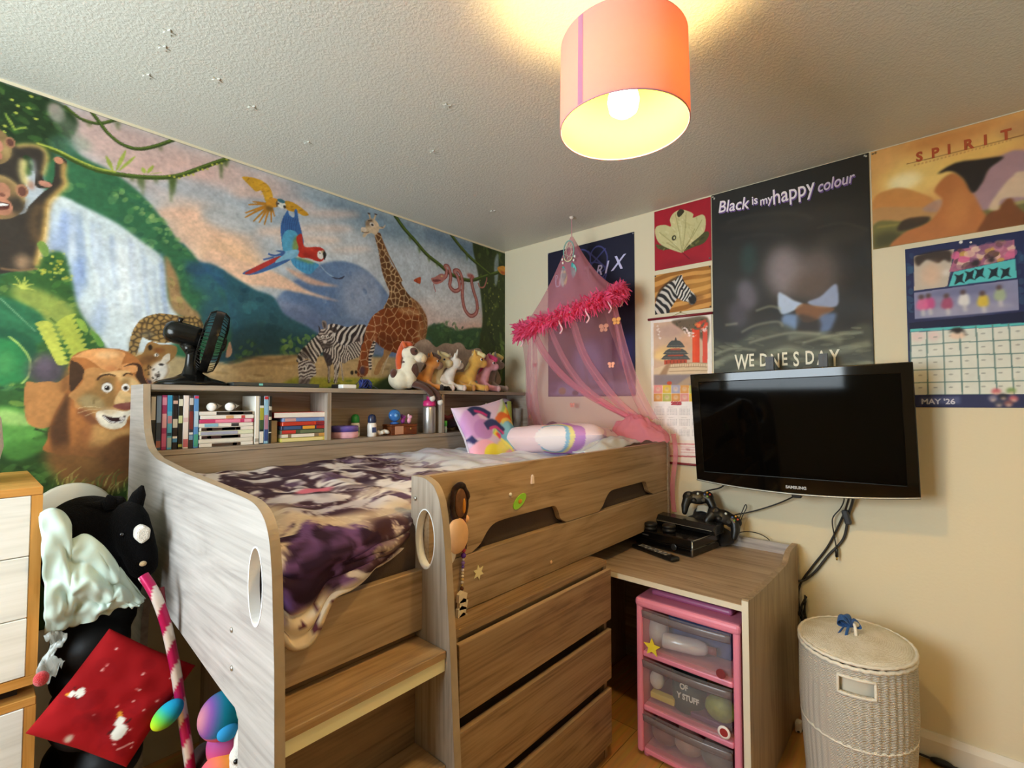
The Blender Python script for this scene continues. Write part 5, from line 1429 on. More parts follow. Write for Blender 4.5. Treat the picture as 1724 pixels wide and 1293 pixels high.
MAY = [
('p','222a54',[2158,2001,2654,1956,2636,1311,2142,1302],1,.0,0),
('d',['2f4a6c','35587a','1b2246'],[2165,1942,2189,1937,2183,1680,2165,1682],16,(7.7,17.3),1.6,70,40,.8,3),
('d',['2f4a6c','35587a'],[2476,1931,2491,1928,2484,1672,2470,1674],12,(6.9,15.5),1.6,70,40,.8,3),
('p','c2b8a8',[2190,1932,2308,1935,2285,1796,2187,1794],1,.0,0),
('p','31251f',[2196,1931,2292,1935,2297,1887,2278,1900,2259,1890,2228,1910,2201,1889],.9,5.7),
('e','d8b69a',[2238,1852],29,47,.8,16.8,0),
('e','e8e0d8',[2283,1849],12,13,.7,7.4,0),
('p','b06a86',[2317,1931,2467,1936,2467,1870,2304,1849,2291,1852],1,.0,0),
('d',['d86a96','e8c8b0','5a3a40','c890a0','c9a24e','8a5a7a'],[2317,1931,2467,1936,2467,1872,2307,1858],46,(8.2,18.2),1.2,0,180,.9,8),
('e','2a2226',[2366,1870],12,13,.9,3.6,0),
('e','2a2226',[2407,1875],10,11,.9,3.5,0),
('p','58c2c4',[2304,1848,2468,1867,2469,1798,2289,1795],1,.0,0),
('p','16202a',[2305,1799,2311,1825,2305,1839,2319,1833,2331,1838,2328,1813,2334,1800,2320,1807],.95,.9),
('p','16202a',[2334,1806,2340,1832,2334,1846,2348,1840,2360,1845,2356,1820,2363,1807,2348,1814],.95,.9),
('p','16202a',[2361,1810,2367,1836,2361,1850,2375,1844,2387,1849,2383,1825,2389,1811,2376,1819],.95,.9),
('p','16202a',[2398,1806,2404,1832,2398,1845,2411,1839,2423,1844,2420,1820,2425,1807,2412,1814],.95,.9),
('p','16202a',[2429,1801,2435,1826,2429,1839,2442,1834,2453,1838,2450,1815,2456,1802,2443,1809],.95,.9),
('p','8a8cae',[2187,1786,2472,1792,2472,1682,2187,1682],1,.0,0),
('e','6a6c92',[2334,1772],105,18,.6,9,0),
('e','a6a4b8',[2333,1699],131,22,.6,9,0),
('p','c94e86',[2214,1725,2220,1758,2242,1758,2248,1728,2236,1714],.9,3.8),
('e','5a4038',[2229,1768],8,10,.85,3.7,0),
('s','d8d4cc',[2232,1719,2235,1692],10.3,.7,2.8,0),
('p','d86a96',[2192,1723,2199,1756,2220,1757,2227,1726,2215,1712],.9,3.8),
('e','5a4038',[2208,1766],9,10,.85,3.8,0),
('s','d8d4cc',[2211,1717,2213,1690],10.3,.7,2.8,0),
('p','a84a6a',[2266,1718,2273,1750,2293,1751,2299,1721,2288,1708],.9,3.7),
('e','5a4038',[2281,1760],8,10,.85,3.7,0),
('s','d8d4cc',[2284,1712,2286,1686],10.1,.7,2.7,0),
('p','ece8e0',[2314,1725,2320,1757,2340,1758,2346,1728,2335,1715],.9,3.6),
('e','5a4038',[2328,1767],8,10,.85,3.6,0),
('s','d8d4cc',[2331,1720,2333,1694],9.9,.7,2.7,0),
('p','e0c23c',[2366,1714,2372,1745,2391,1746,2396,1717,2386,1704],.9,3.6),
('e','5a4038',[2380,1755],8,10,.85,3.5,0),
('s','d8d4cc',[2382,1708,2384,1683],9.7,.7,2.7,0),
('p','a8b890',[2411,1730,2416,1761,2435,1762,2440,1733,2430,1720],.9,3.5),
('e','5a4038',[2424,1770],7,10,.85,3.5,0),
('s','d8d4cc',[2426,1724,2428,1700],9.6,.7,2.6,0),
('p','141a3c',[2168,1668,2484,1675,2645,1659,2645,1628,2170,1642],1,.0,0),
('p','5ac0c0',[2172,1643,2645,1632,2644,1623,2172,1632],1,.0,0),
('p','d9ddd2',[2173,1630,2644,1623,2638,1382,2195,1381,2171,1382],1,.0,0),
('e','e6b8b8',[2194,1611],20,19,.5,7.5,0),
('e','e6b8b8',[2241,1610],18,19,.5,7.4,0),
('s','5f807c',[2172,1632,2168,1384],4.3,.95,.4,0),
('s','5f807c',[2221,1633,2219,1383],4.2,.95,.4,0),
('s','5f807c',[2269,1634,2269,1383],4.1,.95,.4,0),
('s','5f807c',[2315,1635,2317,1382],4.1,.95,.4,0),
('s','5f807c',[2360,1636,2364,1382],4,.95,.4,0),
('s','5f807c',[2403,1637,2409,1381],3.9,.95,.3,0),
('s','5f807c',[2445,1638,2452,1381],3.9,.95,.3,0),
('s','5f807c',[2486,1639,2495,1380],3.8,.95,.3,0),
('s','5f807c',[2173,1577,2343,1579,2643,1570],3.8,.95,.4,0),
('s','5f807c',[2172,1528,2341,1530,2642,1522],3.8,.95,.4,0),
('s','5f807c',[2171,1479,2340,1480,2640,1474],3.8,.95,.4,0),
('s','5f807c',[2170,1430,2339,1431,2639,1427],3.8,.95,.4,0),
('s','5f807c',[2168,1381,2338,1382,2638,1379],3.8,.95,.4,0),
('g','9aa098',[2201,1605,2467,1607,2197,1410],7,5,6.4,2.8,.8),
('e','e8cbb4',[2309,1606],23,14,.9,2.7,0),
('p','2c2220',[2285,1616,2298,1634,2321,1632,2332,1611,2321,1620,2309,1612,2296,1622],1,1.4),
('e','3a3434',[2330,1608],4,4,.6,1.8,0),
('p','2a3058',[2162,1382,2638,1384,2636,1311,2160,1302],1,.0,0),
('p','5c648e',[2194,1372,2311,1375,2311,1348,2194,1348],.8,1.9,0),
('e','c9646e',[2407,1393],12,11,.95,2.6,0),
('e','e6c8b0',[2408,1386],7,5,.8,2.6,0),
('e','7a9a5a',[2445,1395],12,11,.95,2.6,0),
('e','e6c8b0',[2446,1387],7,5,.8,2.6,0),
('e','8a8498',[2398,1368],12,11,.95,2.6,0),
('e','e6c8b0',[2399,1360],7,5,.8,2.6,0),
('e','2c2a30',[2424,1374],12,11,.95,2.6,0),
('e','e6c8b0',[2425,1367],7,5,.8,2.6,0),
('e','c96a70',[2450,1367],12,11,.95,2.6,0),
('e','e6c8b0',[2451,1360],7,5,.8,2.6,0),
('e','4a4a5c',[2412,1350],12,11,.95,2.6,0),
('e','e6c8b0',[2413,1342],7,5,.8,2.6,0),
('e','8a5a5a',[2437,1350],12,11,.95,2.6,0),
('e','e6c8b0',[2438,1343],7,5,.8,2.6,0),
('e','e8e4da',[2327,1958],5,7,1,.0,0),
]
BLUE = [
('p','191a30',[366,2484,1004,2331,994,1327,362,1323],1,.0,0),
('e','26285c',[805,1606],237,145,.8,56.3,0),
('e','2f3a8a',[930,1638],52,94,.6,31.3,0),
('e','20224a',[515,1925],146,173,.6,51.9,0),
('e','5f6c9c',[674,1581],106,141,.8,33.1,0),
('p','6a6a94',[373,1473,987,1465,986,1365,373,1367],.85,17.7),
('e','8a8ab0',[614,1416],198,33,.6,16.7,0),
('p','1c1e44',[374,1517,449,1497,438,1419,373,1420],.6,12.4),
('s','474a86',[812,2189,809,2166,802,2147,790,2132,775,2123,758,2121,741,2126,725,2137,711,2155,701,2176,696,2200,696,2223,701,2245,712,2262,726,2274,742,2279,759,2277,776,2268,791,2254,802,2234,810,2212,812,2189],9,.9,.7,0),
('s','474a86',[805,2109,801,2090,791,2075,775,2064,754,2058,731,2057,707,2062,684,2073,665,2089,651,2107,644,2127,644,2147,651,2164,666,2178,685,2186,708,2189,732,2186,755,2177,776,2164,792,2147,802,2128,805,2109],9,.9,.7,0),
('s','474a86',[697,2211,695,2194,687,2180,675,2169,660,2163,643,2163,625,2167,608,2177,594,2190,584,2207,579,2225,579,2243,584,2259,595,2272,609,2280,626,2283,643,2281,661,2273,676,2261,687,2246,695,2229,697,2211],9.2,.9,.7,0),
('s','474a86',[678,2265,810,2132],9.2,.9,.7,0),
('s','474a86',[801,2256,677,2156],9,.9,.7,0),
('s','474a86',[716,2149,800,2069],9.1,.9,.7,0),
('s','474a86',[800,2109,753,2060],9,.9,.7,0),
('s','4a4c66',[635,1675,659,1532,682,1448,749,1447],23.4,.6,6.7,0),
('s','55546c',[797,1728,805,1566,795,1454],32.3,.5,11.3,0),
('e','8a6a3a',[486,1422],27,22,.9,4.3,0),
('e','1c1a24',[584,1408],22,15,.9,3.4,0),
]

# ------------------------------------------------------------------ the room
CREAM = '#ddd3b5'
def structure(o): o['kind'] = 'structure'; return o
m_wall = mat(CREAM, 0.75, bump=0.06, bscale=90, spec=0.25)
def ceiling_mat():
    m = bpy.data.materials.new('stippled_ceiling')
    nt, N, L, b = nodes_of(m)
    b.inputs['Base Color'].default_value = (*rgb('#c8cac0'), 1); b.inputs['Roughness'].default_value = 0.45
    b.inputs['Specular IOR Level'].default_value = 0.35
    tc = N.new('ShaderNodeTexCoord')
    n = N.new('ShaderNodeTexNoise'); n.inputs['Scale'].default_value = 105; n.inputs['Detail'].default_value = 3; n.inputs['Distortion'].default_value = 0.6
    L.new(tc.outputs['Object'], n.inputs['Vector'])
    v = N.new('ShaderNodeValToRGB'); v.color_ramp.elements[0].position = 0.42; v.color_ramp.elements[1].position = 0.62
    L.new(n.outputs['Fac'], v.inputs['Fac'])
    bp = N.new('ShaderNodeBump'); bp.inputs['Strength'].default_value = 0.22; bp.inputs['Distance'].default_value = 0.005
    L.new(v.outputs['Color'], bp.inputs['Height']); L.new(bp.outputs['Normal'], b.inputs['Normal'])
    return m
def floor_mat():
    m = bpy.data.materials.new('oak_floor')
    nt, N, L, b = nodes_of(m)
    tc = N.new('ShaderNodeTexCoord')
    br = N.new('ShaderNodeTexBrick'); br.inputs['Scale'].default_value = 1.0
    br.inputs['Brick Width'].default_value = 1.2; br.inputs['Row Height'].default_value = 0.16; br.inputs['Mortar Size'].default_value = 0.0015
    br.inputs['Color1'].default_value = (*rgb('#b98a4c'), 1); br.inputs['Color2'].default_value = (*rgb('#a87a40'), 1); br.inputs['Mortar'].default_value = (*rgb('#6b4a24'), 1)
    L.new(tc.outputs['Object'], br.inputs['Vector'])
    mp = N.new('ShaderNodeMapping'); mp.inputs['Scale'].default_value = (3, 40, 1)
    L.new(tc.outputs['Object'], mp.inputs['Vector'])
    n = N.new('ShaderNodeTexNoise'); n.inputs['Scale'].default_value = 1.5; n.inputs['Detail'].default_value = 5
    L.new(mp.outputs[0], n.inputs['Vector'])
    mx = N.new('ShaderNodeMix'); mx.data_type = 'RGBA'; mx.blend_type = 'MULTIPLY'; mx.inputs[0].default_value = 0.6
    L.new(br.outputs['Color'], mx.inputs[6]); L.new(n.outputs['Color'], mx.inputs[7])
    mul = N.new('ShaderNodeVectorMath'); mul.operation = 'SCALE'; mul.inputs['Scale'].default_value = 1.7
    L.new(mx.outputs[2], mul.inputs[0]); L.new(mul.outputs[0], b.inputs['Base Color'])
    b.inputs['Roughness'].default_value = 0.35
    return m
XL, YF = -3.7, -3.6
structure(G().box(XL - .1, .1, YF - .1, .1, -.1, 0).build('floor', floor_mat(), loc=(0, 0, 0)))
structure(G().box(XL - .1, .1, YF - .1, .1, 2.4, 2.5).build('ceiling', ceiling_mat(), loc=(0, 0, 2.4)))
structure(G().box(0, .1, YF - .1, .1, 0, 2.4).build('wall_right', m_wall, loc=(0, 0, 0)))
wb = structure(G().box(XL - .1, 0, 0, .1, 0, 2.4).build('wall_back', m_wall, loc=(0, 0, 0)))
structure(G().box(XL - .1, .1, YF - .1, YF, 0, 2.4).build('wall_front', m_wall, loc=(0, YF, 0)))
# wall with the window, behind the camera on the left
WY0, WY1, WZ0, WZ1 = -1.55, -.45, .95, 2.1
g = G().box(XL - .1, XL, YF, WY0, 0, 2.4).box(XL - .1, XL, WY1, 0, 0, 2.4).box(XL - .1, XL, WY0, WY1, 0, WZ0).box(XL - .1, XL, WY0, WY1, WZ1, 2.4)
structure(g.build('wall_left', m_wall, loc=(XL, 0, 0)))
win = bpy.data.objects.new('window_1', None); COL.objects.link(win); win.location = (XL, -1.0, WZ0); ORG[win] = Vector(win.location); structure(win)
upvc = plastic('#eef0ee', .3)
g = G()
for (a, b, c, d) in ((WY0, WY1, WZ0, WZ0 + .05), (WY0, WY1, WZ1 - .05, WZ1), (WY0, WY0 + .05, WZ0, WZ1), (WY1 - .05, WY1, WZ0, WZ1), (-1.02, -.98, WZ0, WZ1)):
    g.box(XL - .08, XL - .03, a, b, c, d)
g.build('frame', upvc, win)
G().box(XL - .1, XL + .1, WY0 - .05, WY1 + .05, WZ0 - .03, WZ0).build('sill', upvc, win)
g = G().prism([(0, 0), (.018, 0), (.018, .075), (.012, .088), (.008, .1), (0, .1)], 'y', YF, -.02)
bb = structure(g.build('baseboard_right', mat('#e6e0d0', .45), loc=(0, 0, 0)))
for v in bb.data.vertices: v.co.x = -v.co.x
bm = bmesh.new(); bm.from_mesh(bb.data); bmesh.ops.recalc_face_normals(bm, faces=bm.faces[:]); bm.to_mesh(bb.data); bm.free()
structure(G().box(XL, -2.1, -.018, -.002, 0, .1).build('baseboard_back', mat('#e6e0d0', .45), loc=(XL, 0, 0)))
G().box(XL - .062, XL - .056, WY0 + .045, WY1 - .045, WZ0 + .045, WZ1 - .045).build('pane', clear('#eef4f4', .08, .02), win)
# the jungle mural papered on the back wall
cv = Canvas(2750, 1788, 3.5, '#33501e', -2750, 600)
play(cv, MURAL)
cv.grain(.09, 11); cv.grain(.07, 40, 4)
cv.img = np.clip(cv.img, 0, 1) ** 1.10
cv.img = cv.img * .90 + cv.img.mean(2, keepdims=True) * .06 + .01
mural = cv.sheet('mural', (-2.75, -.0015, .6), (1, 0, 0), (0, 0, 1), painted('wall_print', .55), wb, thick=.0012)
mural['label'] = 'printed jungle mural with lion, giraffe, zebras, parrots and waterfall'

# small painted-over stars and lumps left on the ceiling
def star_pts(cx, cy, r, rot=0, k=5, q=.45):
    return [(cx + math.cos(rot + i * PI / k) * (r if i % 2 == 0 else r * q), cy + math.sin(rot + i * PI / k) * (r if i % 2 == 0 else r * q)) for i in range(2 * k)]

for (x, y) in ((-2.124, -.642), (-2.116, -.558), (-2.116, -.372), (-1.962, -.517), (-1.828, -.447), (-1.586, -.364), (-1.379, -.973), (-1.207, -.689), (-.583, -.44)):
    t = G().prism(star_pts(x, y, .016, x * 9), 'z', 2.3965, 2.3998).build('ceiling_star', mat('#c8cac0', .5))
    tag(t, 'tiny pale star stuck on the white stippled ceiling', 'star', 'tiny stars on the ceiling')
# ------------------------------------------------------------------ ceiling lamp
lamp = thing('pendant_lamp', (-1.462, -1.705, 2.4), 'pink drum pendant lamp with lit bulb hanging from the ceiling', 'lamp')
LC = Vector((-1.462, -1.705, 0))
G().lathe([(.0, 2.4), (.05, 2.4), (.05, 2.385), (.02, 2.37), (.0, 2.37)], LC, 24).build('ceiling_rose', plastic('#e8e4da'), lamp, True)
G().tube([LC + Vector((0, 0, 2.37)), LC + Vector((0, 0, 2.2))], .0035, 8).build('cord', plastic('#e8e4da'), lamp, True)
def shade_mat(col, tcol, name, k=.12):
    m = bpy.data.materials.new(name); nt, N, L, b = nodes_of(m); N.remove(b)
    d = N.new('ShaderNodeBsdfDiffuse'); d.inputs[0].default_value = (*rgb(col), 1)
    t = N.new('ShaderNodeBsdfTranslucent'); t.inputs[0].default_value = (*rgb(tcol), 1)
    mx = N.new('ShaderNodeMixShader'); mx.inputs[0].default_value = k
    L.new(d.outputs[0], mx.inputs[1]); L.new(t.outputs[0], mx.inputs[2]); L.new(mx.outputs[0], N['Material Output'].inputs[0])
    return m
def ring(g, r0, r1, z0, z1, a0, a1, n=64):
    g.grid(lambda u, v: LC + Vector(((r0 + (r1 - r0) * v) * math.cos(a0 + (a1 - a0) * u), (r0 + (r1 - r0) * v) * math.sin(a0 + (a1 - a0) * u), z0 + (z1 - z0) * v)), n, 6)
g = G(); ring(g, .15, .147, 2.003, 2.205, 0, 2 * PI, 97)
sh = g.build('lamp_shade', shade_mat('#e8aaa2', '#f3aa86', 'pink_shade_fabric', .20), lamp, True)
g = G(); ring(g, .1485, .1455, 2.003, 2.205, 0, 2 * PI, 97)
g.build('shade_lining', shade_mat('#e6c84c', '#f0b070', 'shade_lining_card', .16), sh, True)
g = G(); ring(g, .1506, .1476, 2.004, 2.204, math.radians(168), math.radians(173.5), 6)
s_ = g.build('shade_seam', shade_mat('#b98aa6', '#c98a9a', 'mauve_seam'), sh, True); s_['label'] = 'mauve seam strip'
for r_, z_ in ((.1485, 2.003), (.1455, 2.205)):
    G().tube([LC + Vector((math.cos(a) * r_, math.sin(a) * r_, z_)) for a in [2 * PI * i / 64 for i in range(64)]], .0018, 6, True).build('shade_rim', mat('#c08a94', .6), sh, True)
g = G()
for k in range(3):
    a = k * 2 * PI / 3 + .4
    g.tube([LC + Vector((math.cos(a) * .02, math.sin(a) * .02, 2.15)), LC + Vector((math.cos(a) * .146, math.sin(a) * .146, 2.2))], .0015, 6)
g.build('shade_carrier', mat('#e8e8e8', .4), lamp, True)
G().lathe([(0, 2.2), (.018, 2.2), (.02, 2.15), (.016, 2.125), (0, 2.125)], LC, 20).build('bulb_holder', plastic('#efece2'), lamp, True)
bulb_m = bpy.data.materials.new('lit_bulb'); nt, N, L, b = nodes_of(bulb_m)
b.inputs['Emission Color'].default_value = (*rgb('#ffd890'), 1); b.inputs['Emission Strength'].default_value = 215.0
G().lathe([(.013, 2.128), (.018, 2.115), (.032, 2.093), (.037, 2.070), (.032, 2.047), (.018, 2.036), (.0, 2.033)], LC, 24).build('bulb', bulb_m, lamp, True)

# ------------------------------------------------------------------ cabin bed
WX, WY, WZ = wood('x'), wood('y'), wood('z')
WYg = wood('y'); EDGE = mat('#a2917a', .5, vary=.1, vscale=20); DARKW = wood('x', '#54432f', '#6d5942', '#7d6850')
bed = thing('cabin_bed', (-1.06, -.7, 0), 'grey oak mid-sleeper cabin bed with ladder steps, shelf headboard and cut-out guard rail', 'bed')
XO, XI = -2.08, -2.060
prof = [(-.075, 0), (-.075, 1.415), (-.25, 1.415)] + [tuple(p) for p in spline([(-.252, 1.40), (-.262, 1.32), (-.285, 1.255), (-.34, 1.205), (-.44, 1.18)], 5)] \
    + [(-.67, 1.166), (-.95, 1.158)] + [tuple(p) for p in spline([(-1.12, 1.153), (-1.19, 1.147), (-1.24, 1.125), (-1.268, 1.085), (-1.283, 1.02)], 5)] \
    + [(-1.300, .85), (-1.325, .3), (-1.34, 0), (-1.14, 0), (-1.13, .69)] + [tuple(p) for p in spline([(-1.11, .705), (-1.0, .713), (-.6, .755), (-.45, .765), (-.36, .74), (-.31, .66)], 4)] + [(-.285, .4), (-.28, 0)]
def oval(cy, cz, ry, rz, n=40): return [(cy + ry * math.cos(2 * PI * i / n), cz + rz * math.sin(2 * PI * i / n)) for i in range(n)]
OV1 = (-1.207, .983, .037, .080); OV2 = (-1.208, .988, .041, .080)
WYc = wood('y', '#8b8580', '#9e9892', '#b0aaa4')  # same oak, daylight on the end panel put into a cooler grey
ep = G().prism(prof, 'x', XO, XI, [oval(*OV1)]).build('end_panel', WYc, bed)
def grip(par, ov, x0, x1):
    o = oval(ov[0], ov[1], ov[2], ov[3]); i_ = oval(ov[0], ov[1], ov[2] - .003, ov[3] - .003)
    r = G().prism(o, 'x', x0 - .0012, x1 + .0012, [i_]).build('grip_ring', plastic('#eef0f0', .3), par); r['label'] = 'white oval grip ring'
grip(ep, OV1, XO, XI)
pr2 = [(-1.146, 0), (-1.146, 1.151), (-1.19, 1.151)] + [tuple(p) for p in spline([(-1.205, 1.149), (-1.24, 1.133), (-1.264, 1.098), (-1.277, 1.05), (-1.287, .98)], 5)] + [(-1.309, .735), (-1.328, .449), (-1.345, 0)]
PX0, PX1 = -1.65, -1.628
lp = G().prism(pr2, 'x', PX0, PX1, [oval(*OV2)]).build('ladder_post', WZ, bed)
grip(lp, OV2, PX0, PX1)
# lighter edge banding along the curved front edges
def band(par, pts, x0, x1):
    g = G(); n = len(pts)
    vs = [(x0, p[0], p[1]) for p in pts] + [(x1, p[0], p[1]) for p in pts]
    g.add([(v[0], v[1] - .0006, v[2] + .0006) for v in vs], [(i, i + 1, i + 1 + n, i + n) for i in range(n - 1)])
    g.build('edge_band', EDGE, par)
i0 = 3; band(ep, [q for q in prof[2:prof.index((-1.34, 0)) + 1]], XO, XI)
band(lp, pr2[2:], PX0, PX1)
for (z, name) in ((.724, 'step'), (.442, 'step'), (.16, 'step')):
    s = G().rbox(XI + .001, PX0 - .001, -1.297, -1.171, z - .02, z, .002, 1).build(name, wood('x', '#86694c', '#a5865f', '#b99a74'), bed)
    f = G().box(XI + .002, PX0 - .002, -1.292, -1.285, z - .052, z - .0205).build('glow_strip', mat('#e6e2bb', .5), s); f['label'] = 'pale cream glow strip under the step'
G().box(XI + .001, PX0 - .001, -1.170, -1.156, .03, .744).build('riser_panel', wood('x', '#5f4a34', '#7a6146', '#8c7050'), bed)
G().rbox(XI + .001, -.081, -1.196, -1.170, .746, .904, .0015, 1).build('lower_rail', wood('x', '#80694c', '#9f8668', '#b39b7e'), bed)  # warm lamp tint painted into browner oak, here and on the guard rail
cut1 = [tuple(p) for p in spline([(-1.462, .906), (-1.425, .925), (-1.395, .957), (-1.36, .975), (-1.30, .979)], 4)] + [tuple(p) for p in spline([(-1.08, .979), (-1.045, .976), (-1.025, .955), (-1.01, .925), (-.972, .906)], 4)]
cut2 = [tuple(p) for p in spline([(-.742, .906), (-.71, .925), (-.68, .957), (-.645, .976), (-.59, .979)], 4)] + [tuple(p) for p in spline([(-.36, .979), (-.325, .976), (-.305, .955), (-.285, .925), (-.238, .906)], 4)]
gp = [(-1.626, .906)] + cut1 + cut2 + [(-.081, .906), (-.081, 1.150), (-1.626, 1.152)]
G().prism(gp, 'y', -1.194, -1.172).build('guard_rail', wood('x', '#80694c', '#9f8668', '#b39b7e'), bed, bevel=.0012)
e2 = [(-.075, 0), (-.075, 1.415), (-.25, 1.415)] + [tuple(p) for p in spline([(-.252, 1.40), (-.262, 1.32), (-.285, 1.255), (-.34, 1.2), (-.44, 1.165)], 5)] + [(-.67, 1.152), (-1.2, 1.150), (-1.2, 0)]
G().prism(e2, 'x', -.079, -.057).build('end_panel', WY, bed)
G().rbox(XI + .001, -.08, -.25, -.076, 1.396, 1.415, .0015, 1).build('shelf_top', WX, bed)
G().rbox(XI + .001, -.08, -.25, -.09, 1.170, 1.188, .0015, 1).build('shelf_board', WX, bed)
G().box(XI + .001, -.08, -.089, -.077, 1.0, 1.395).build('shelf_back', WX, bed)
for x in (-1.416, -.768): G().box(x - .009, x + .009, -.249, -.09, 1.189, 1.395).build('divider', WZ, bed)
G().box(XI + .001, -.08, -.249, -.233, .80, 1.169).build('inner_board', WX, bed)
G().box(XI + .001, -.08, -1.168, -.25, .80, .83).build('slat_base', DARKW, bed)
G().box(-1.905, -1.887, -1.155, -.30, .0, .745).build('storage_panel', WZ, bed)
G().box(-.785, -.77, -1.16, -.3, .0, .75).build('support_panel', WZ, bed)
chrome = mat('#b9b6ae', .3, .9)
for i, (p, d) in enumerate((((-2.081, -1.085, .86), 0), ((-2.081, -1.09, .78), 0), ((-2.081, -1.285, .62), 0), ((-1.6515, -1.185, .83), 0), ((-1.6515, -1.185, .76), 0), ((-1.6515, -1.165, 1.09), 0))):
    G().ell(p, (.003, .006, .006), 12, 8).build('cover_cap', chrome, bed, True)
G().ell((-1.90, -1.171, .775), (.009, .004, .009), 12, 8).build('cover_cap', wood('x', '#86694c', '#a5865f', '#b99a74'), bed, True)

# ------------------------------------------------------------------ bedding
tag(G().rbox(-2.05, -.085, -1.166, -.255, .832, 1.03, .03, 3).build('mattress', cloth('#4a3b33'), smooth=True), 'dark brown covered mattress seen through the guard rail cut-outs', 'mattress')
def nz(x, y, s, seed=0): return mnoise.noise((x * s + seed * 7.3, y * s, seed * 1.7))
def duvet_pt(u, v):
    x = -2.045 + u * 1.66
    open_ = max(0.0, min(1.0, (-1.655 - x) / .02))
    t = v
    hang = .125 - (x + 2.045) * .15 + .012 * nz(x, 0, 14, 3)
    hang += .085 * math.exp(-(abs(x + 1.985) / .045) ** 3)
    L1 = .86
    if v < .74:
        w = v / .74
        y = -.262 - w * L1
        z = 1.062 + .03 * (1 - w) ** 2 + .022 * nz(x, y, 3.2, 1) + .014 * nz(x * 2.2, y, 5.5, 2) + .006 * nz(x, y, 16, 4)
        z -= .03 * max(0, (x + 2.045) * -8 + 1) ; z += .02 * math.exp(-((x + .9) / .3) ** 2)
        if w > .86:
            k = (w - .86) / .14
            z -= .02 * k * k
    else:
        w = (v - .74) / .26
        k = min(1, w * 4)
        pr = .03 + .055 * min(1, max(0, (-1.665 - x) / .16))
        yo = -1.122 - pr * math.sin(k * PI / 2) - .012 * nz(x, w, 9, 5) - .012 * math.sin(w * 9 + x * 20) * w
        zo = 1.045 - .02 * k - max(0, w - .12) / .88 * hang
        yi = -1.122 - .026 * k; zi = 1.045 - .07 * w
        y = yi + (yo - yi) * open_; z = zi + (zo - zi) * open_
    return (x, y, max(z, 1.036 if v < .74 else z))
NU, NV = 300, 150
g = G().grid(lambda u, v: duvet_pt(u, v), NU, NV)
duv = g.build('duvet', painted('printed_bedding', .85, 1.0, .12, .15), smooth=True, thick=.014)
P = np.array(g.v); X_, Y_ = P[:, 0], P[:, 1]
VV = np.repeat(np.linspace(0, 1, NV), NU)
S = X_ * 1.0; T = VV * 1.25
warp = fbm(S * 6 + 40, T * 6 + 40, 3, 3)
n1 = fbm(S * 9 + warp * 5 + 50, T * 9 + warp * 4 + 50, 11, 4)
n2 = fbm(S * 26 + warp * 6 + 50, T * 20 + 50, 21, 3)
n3 = fbm(S * 3.2 + 60, T * 3.2 + 60, 31, 2)
def mixc(a, b, t): return a + (b - a) * t[:, None]
pal = lambda h: np.tile(hexc(h), (len(P), 1))
col = pal('#d9d4d4')
col = mixc(col, pal('#a59fa8'), np.clip((n3 - .5) * 4, 0, .8))
plum = np.clip((n1 - .50) * 14, 0, 1)
col = mixc(col, mixc(pal('#3c2630'), pal('#5a4560'), np.clip((n2 - .4) * 4, 0, 1)), plum)
vein = np.clip(1 - np.abs(n2 - .5) * 26, 0, 1) * plum
col = mixc(col, pal('#d6cdc4'), vein * .8)
col = mixc(col, pal('#c8b9a2'), np.clip((fbm(S * 4 + 9, T * 5 + 9, 77, 2) - .55) * 8, 0, .85) * np.clip((VV - .4) * 6, 0, 1))
dark = ((1 - np.hypot((X_ + 1.93) / .12, (VV - .84) / .11) + (n1 - .5) * 1.6) * 9).clip(0, 1)
col = mixc(col, mixc(pal('#2c1a30'), pal('#63457a'), np.clip((n2 - .45) * 5, 0, 1)), dark)
topd = np.clip((.36 - np.abs(VV - .2)) * 7, 0, 1) * np.clip((-1.28 - X_) * 7, 0, 1) * np.clip((fbm(S * 10 + 9, T * 10 + 9, 88, 3) - .38) * 9, 0, 1)
col = mixc(col, mixc(pal('#3a2834'), pal('#c9c2c0'), np.clip((n2 - .5) * 7, 0, 1)), topd * .95)
hem = np.clip((VV - .955) * 60, 0, 1) * (X_ < -1.64)
col = mixc(col, pal('#d9d0c6'), hem * .9)
red = np.clip(1 - np.hypot((X_ + 1.73) / .07, (VV - .42) / .035), 0, 1) * 3
col = mixc(col, pal('#c2687c'), red.clip(0, 1))
cream = (np.clip(1 - np.hypot((X_ + 1.975) / .06, (VV - .985) / .10), 0, 1) * 3).clip(0, 1)
col = mixc(col, pal('#e2d2b8'), cream); spots = (fbm(S * 60 + 3, T * 60 + 3, 5, 1) > .74)
col[spots & (cream > .3)] = hexc('#6a3a4a')
pale = np.clip((X_ + 1.22) * 6, 0, 1)
col = mixc(col, mixc(pal('#d3d8e0'), pal('#b9c3d2'), np.clip((n3 - .4) * 4, 0, 1)), pale * .92)
col = mixc(col, pal('#c9bcd2'), np.clip((n1 - .55) * 9, 0, .5) * pale)
paint(duv.data, col)
tag(duv, 'rumpled plum, grey and white patterned duvet spread over the mattress, hanging at the ladder', 'duvet')

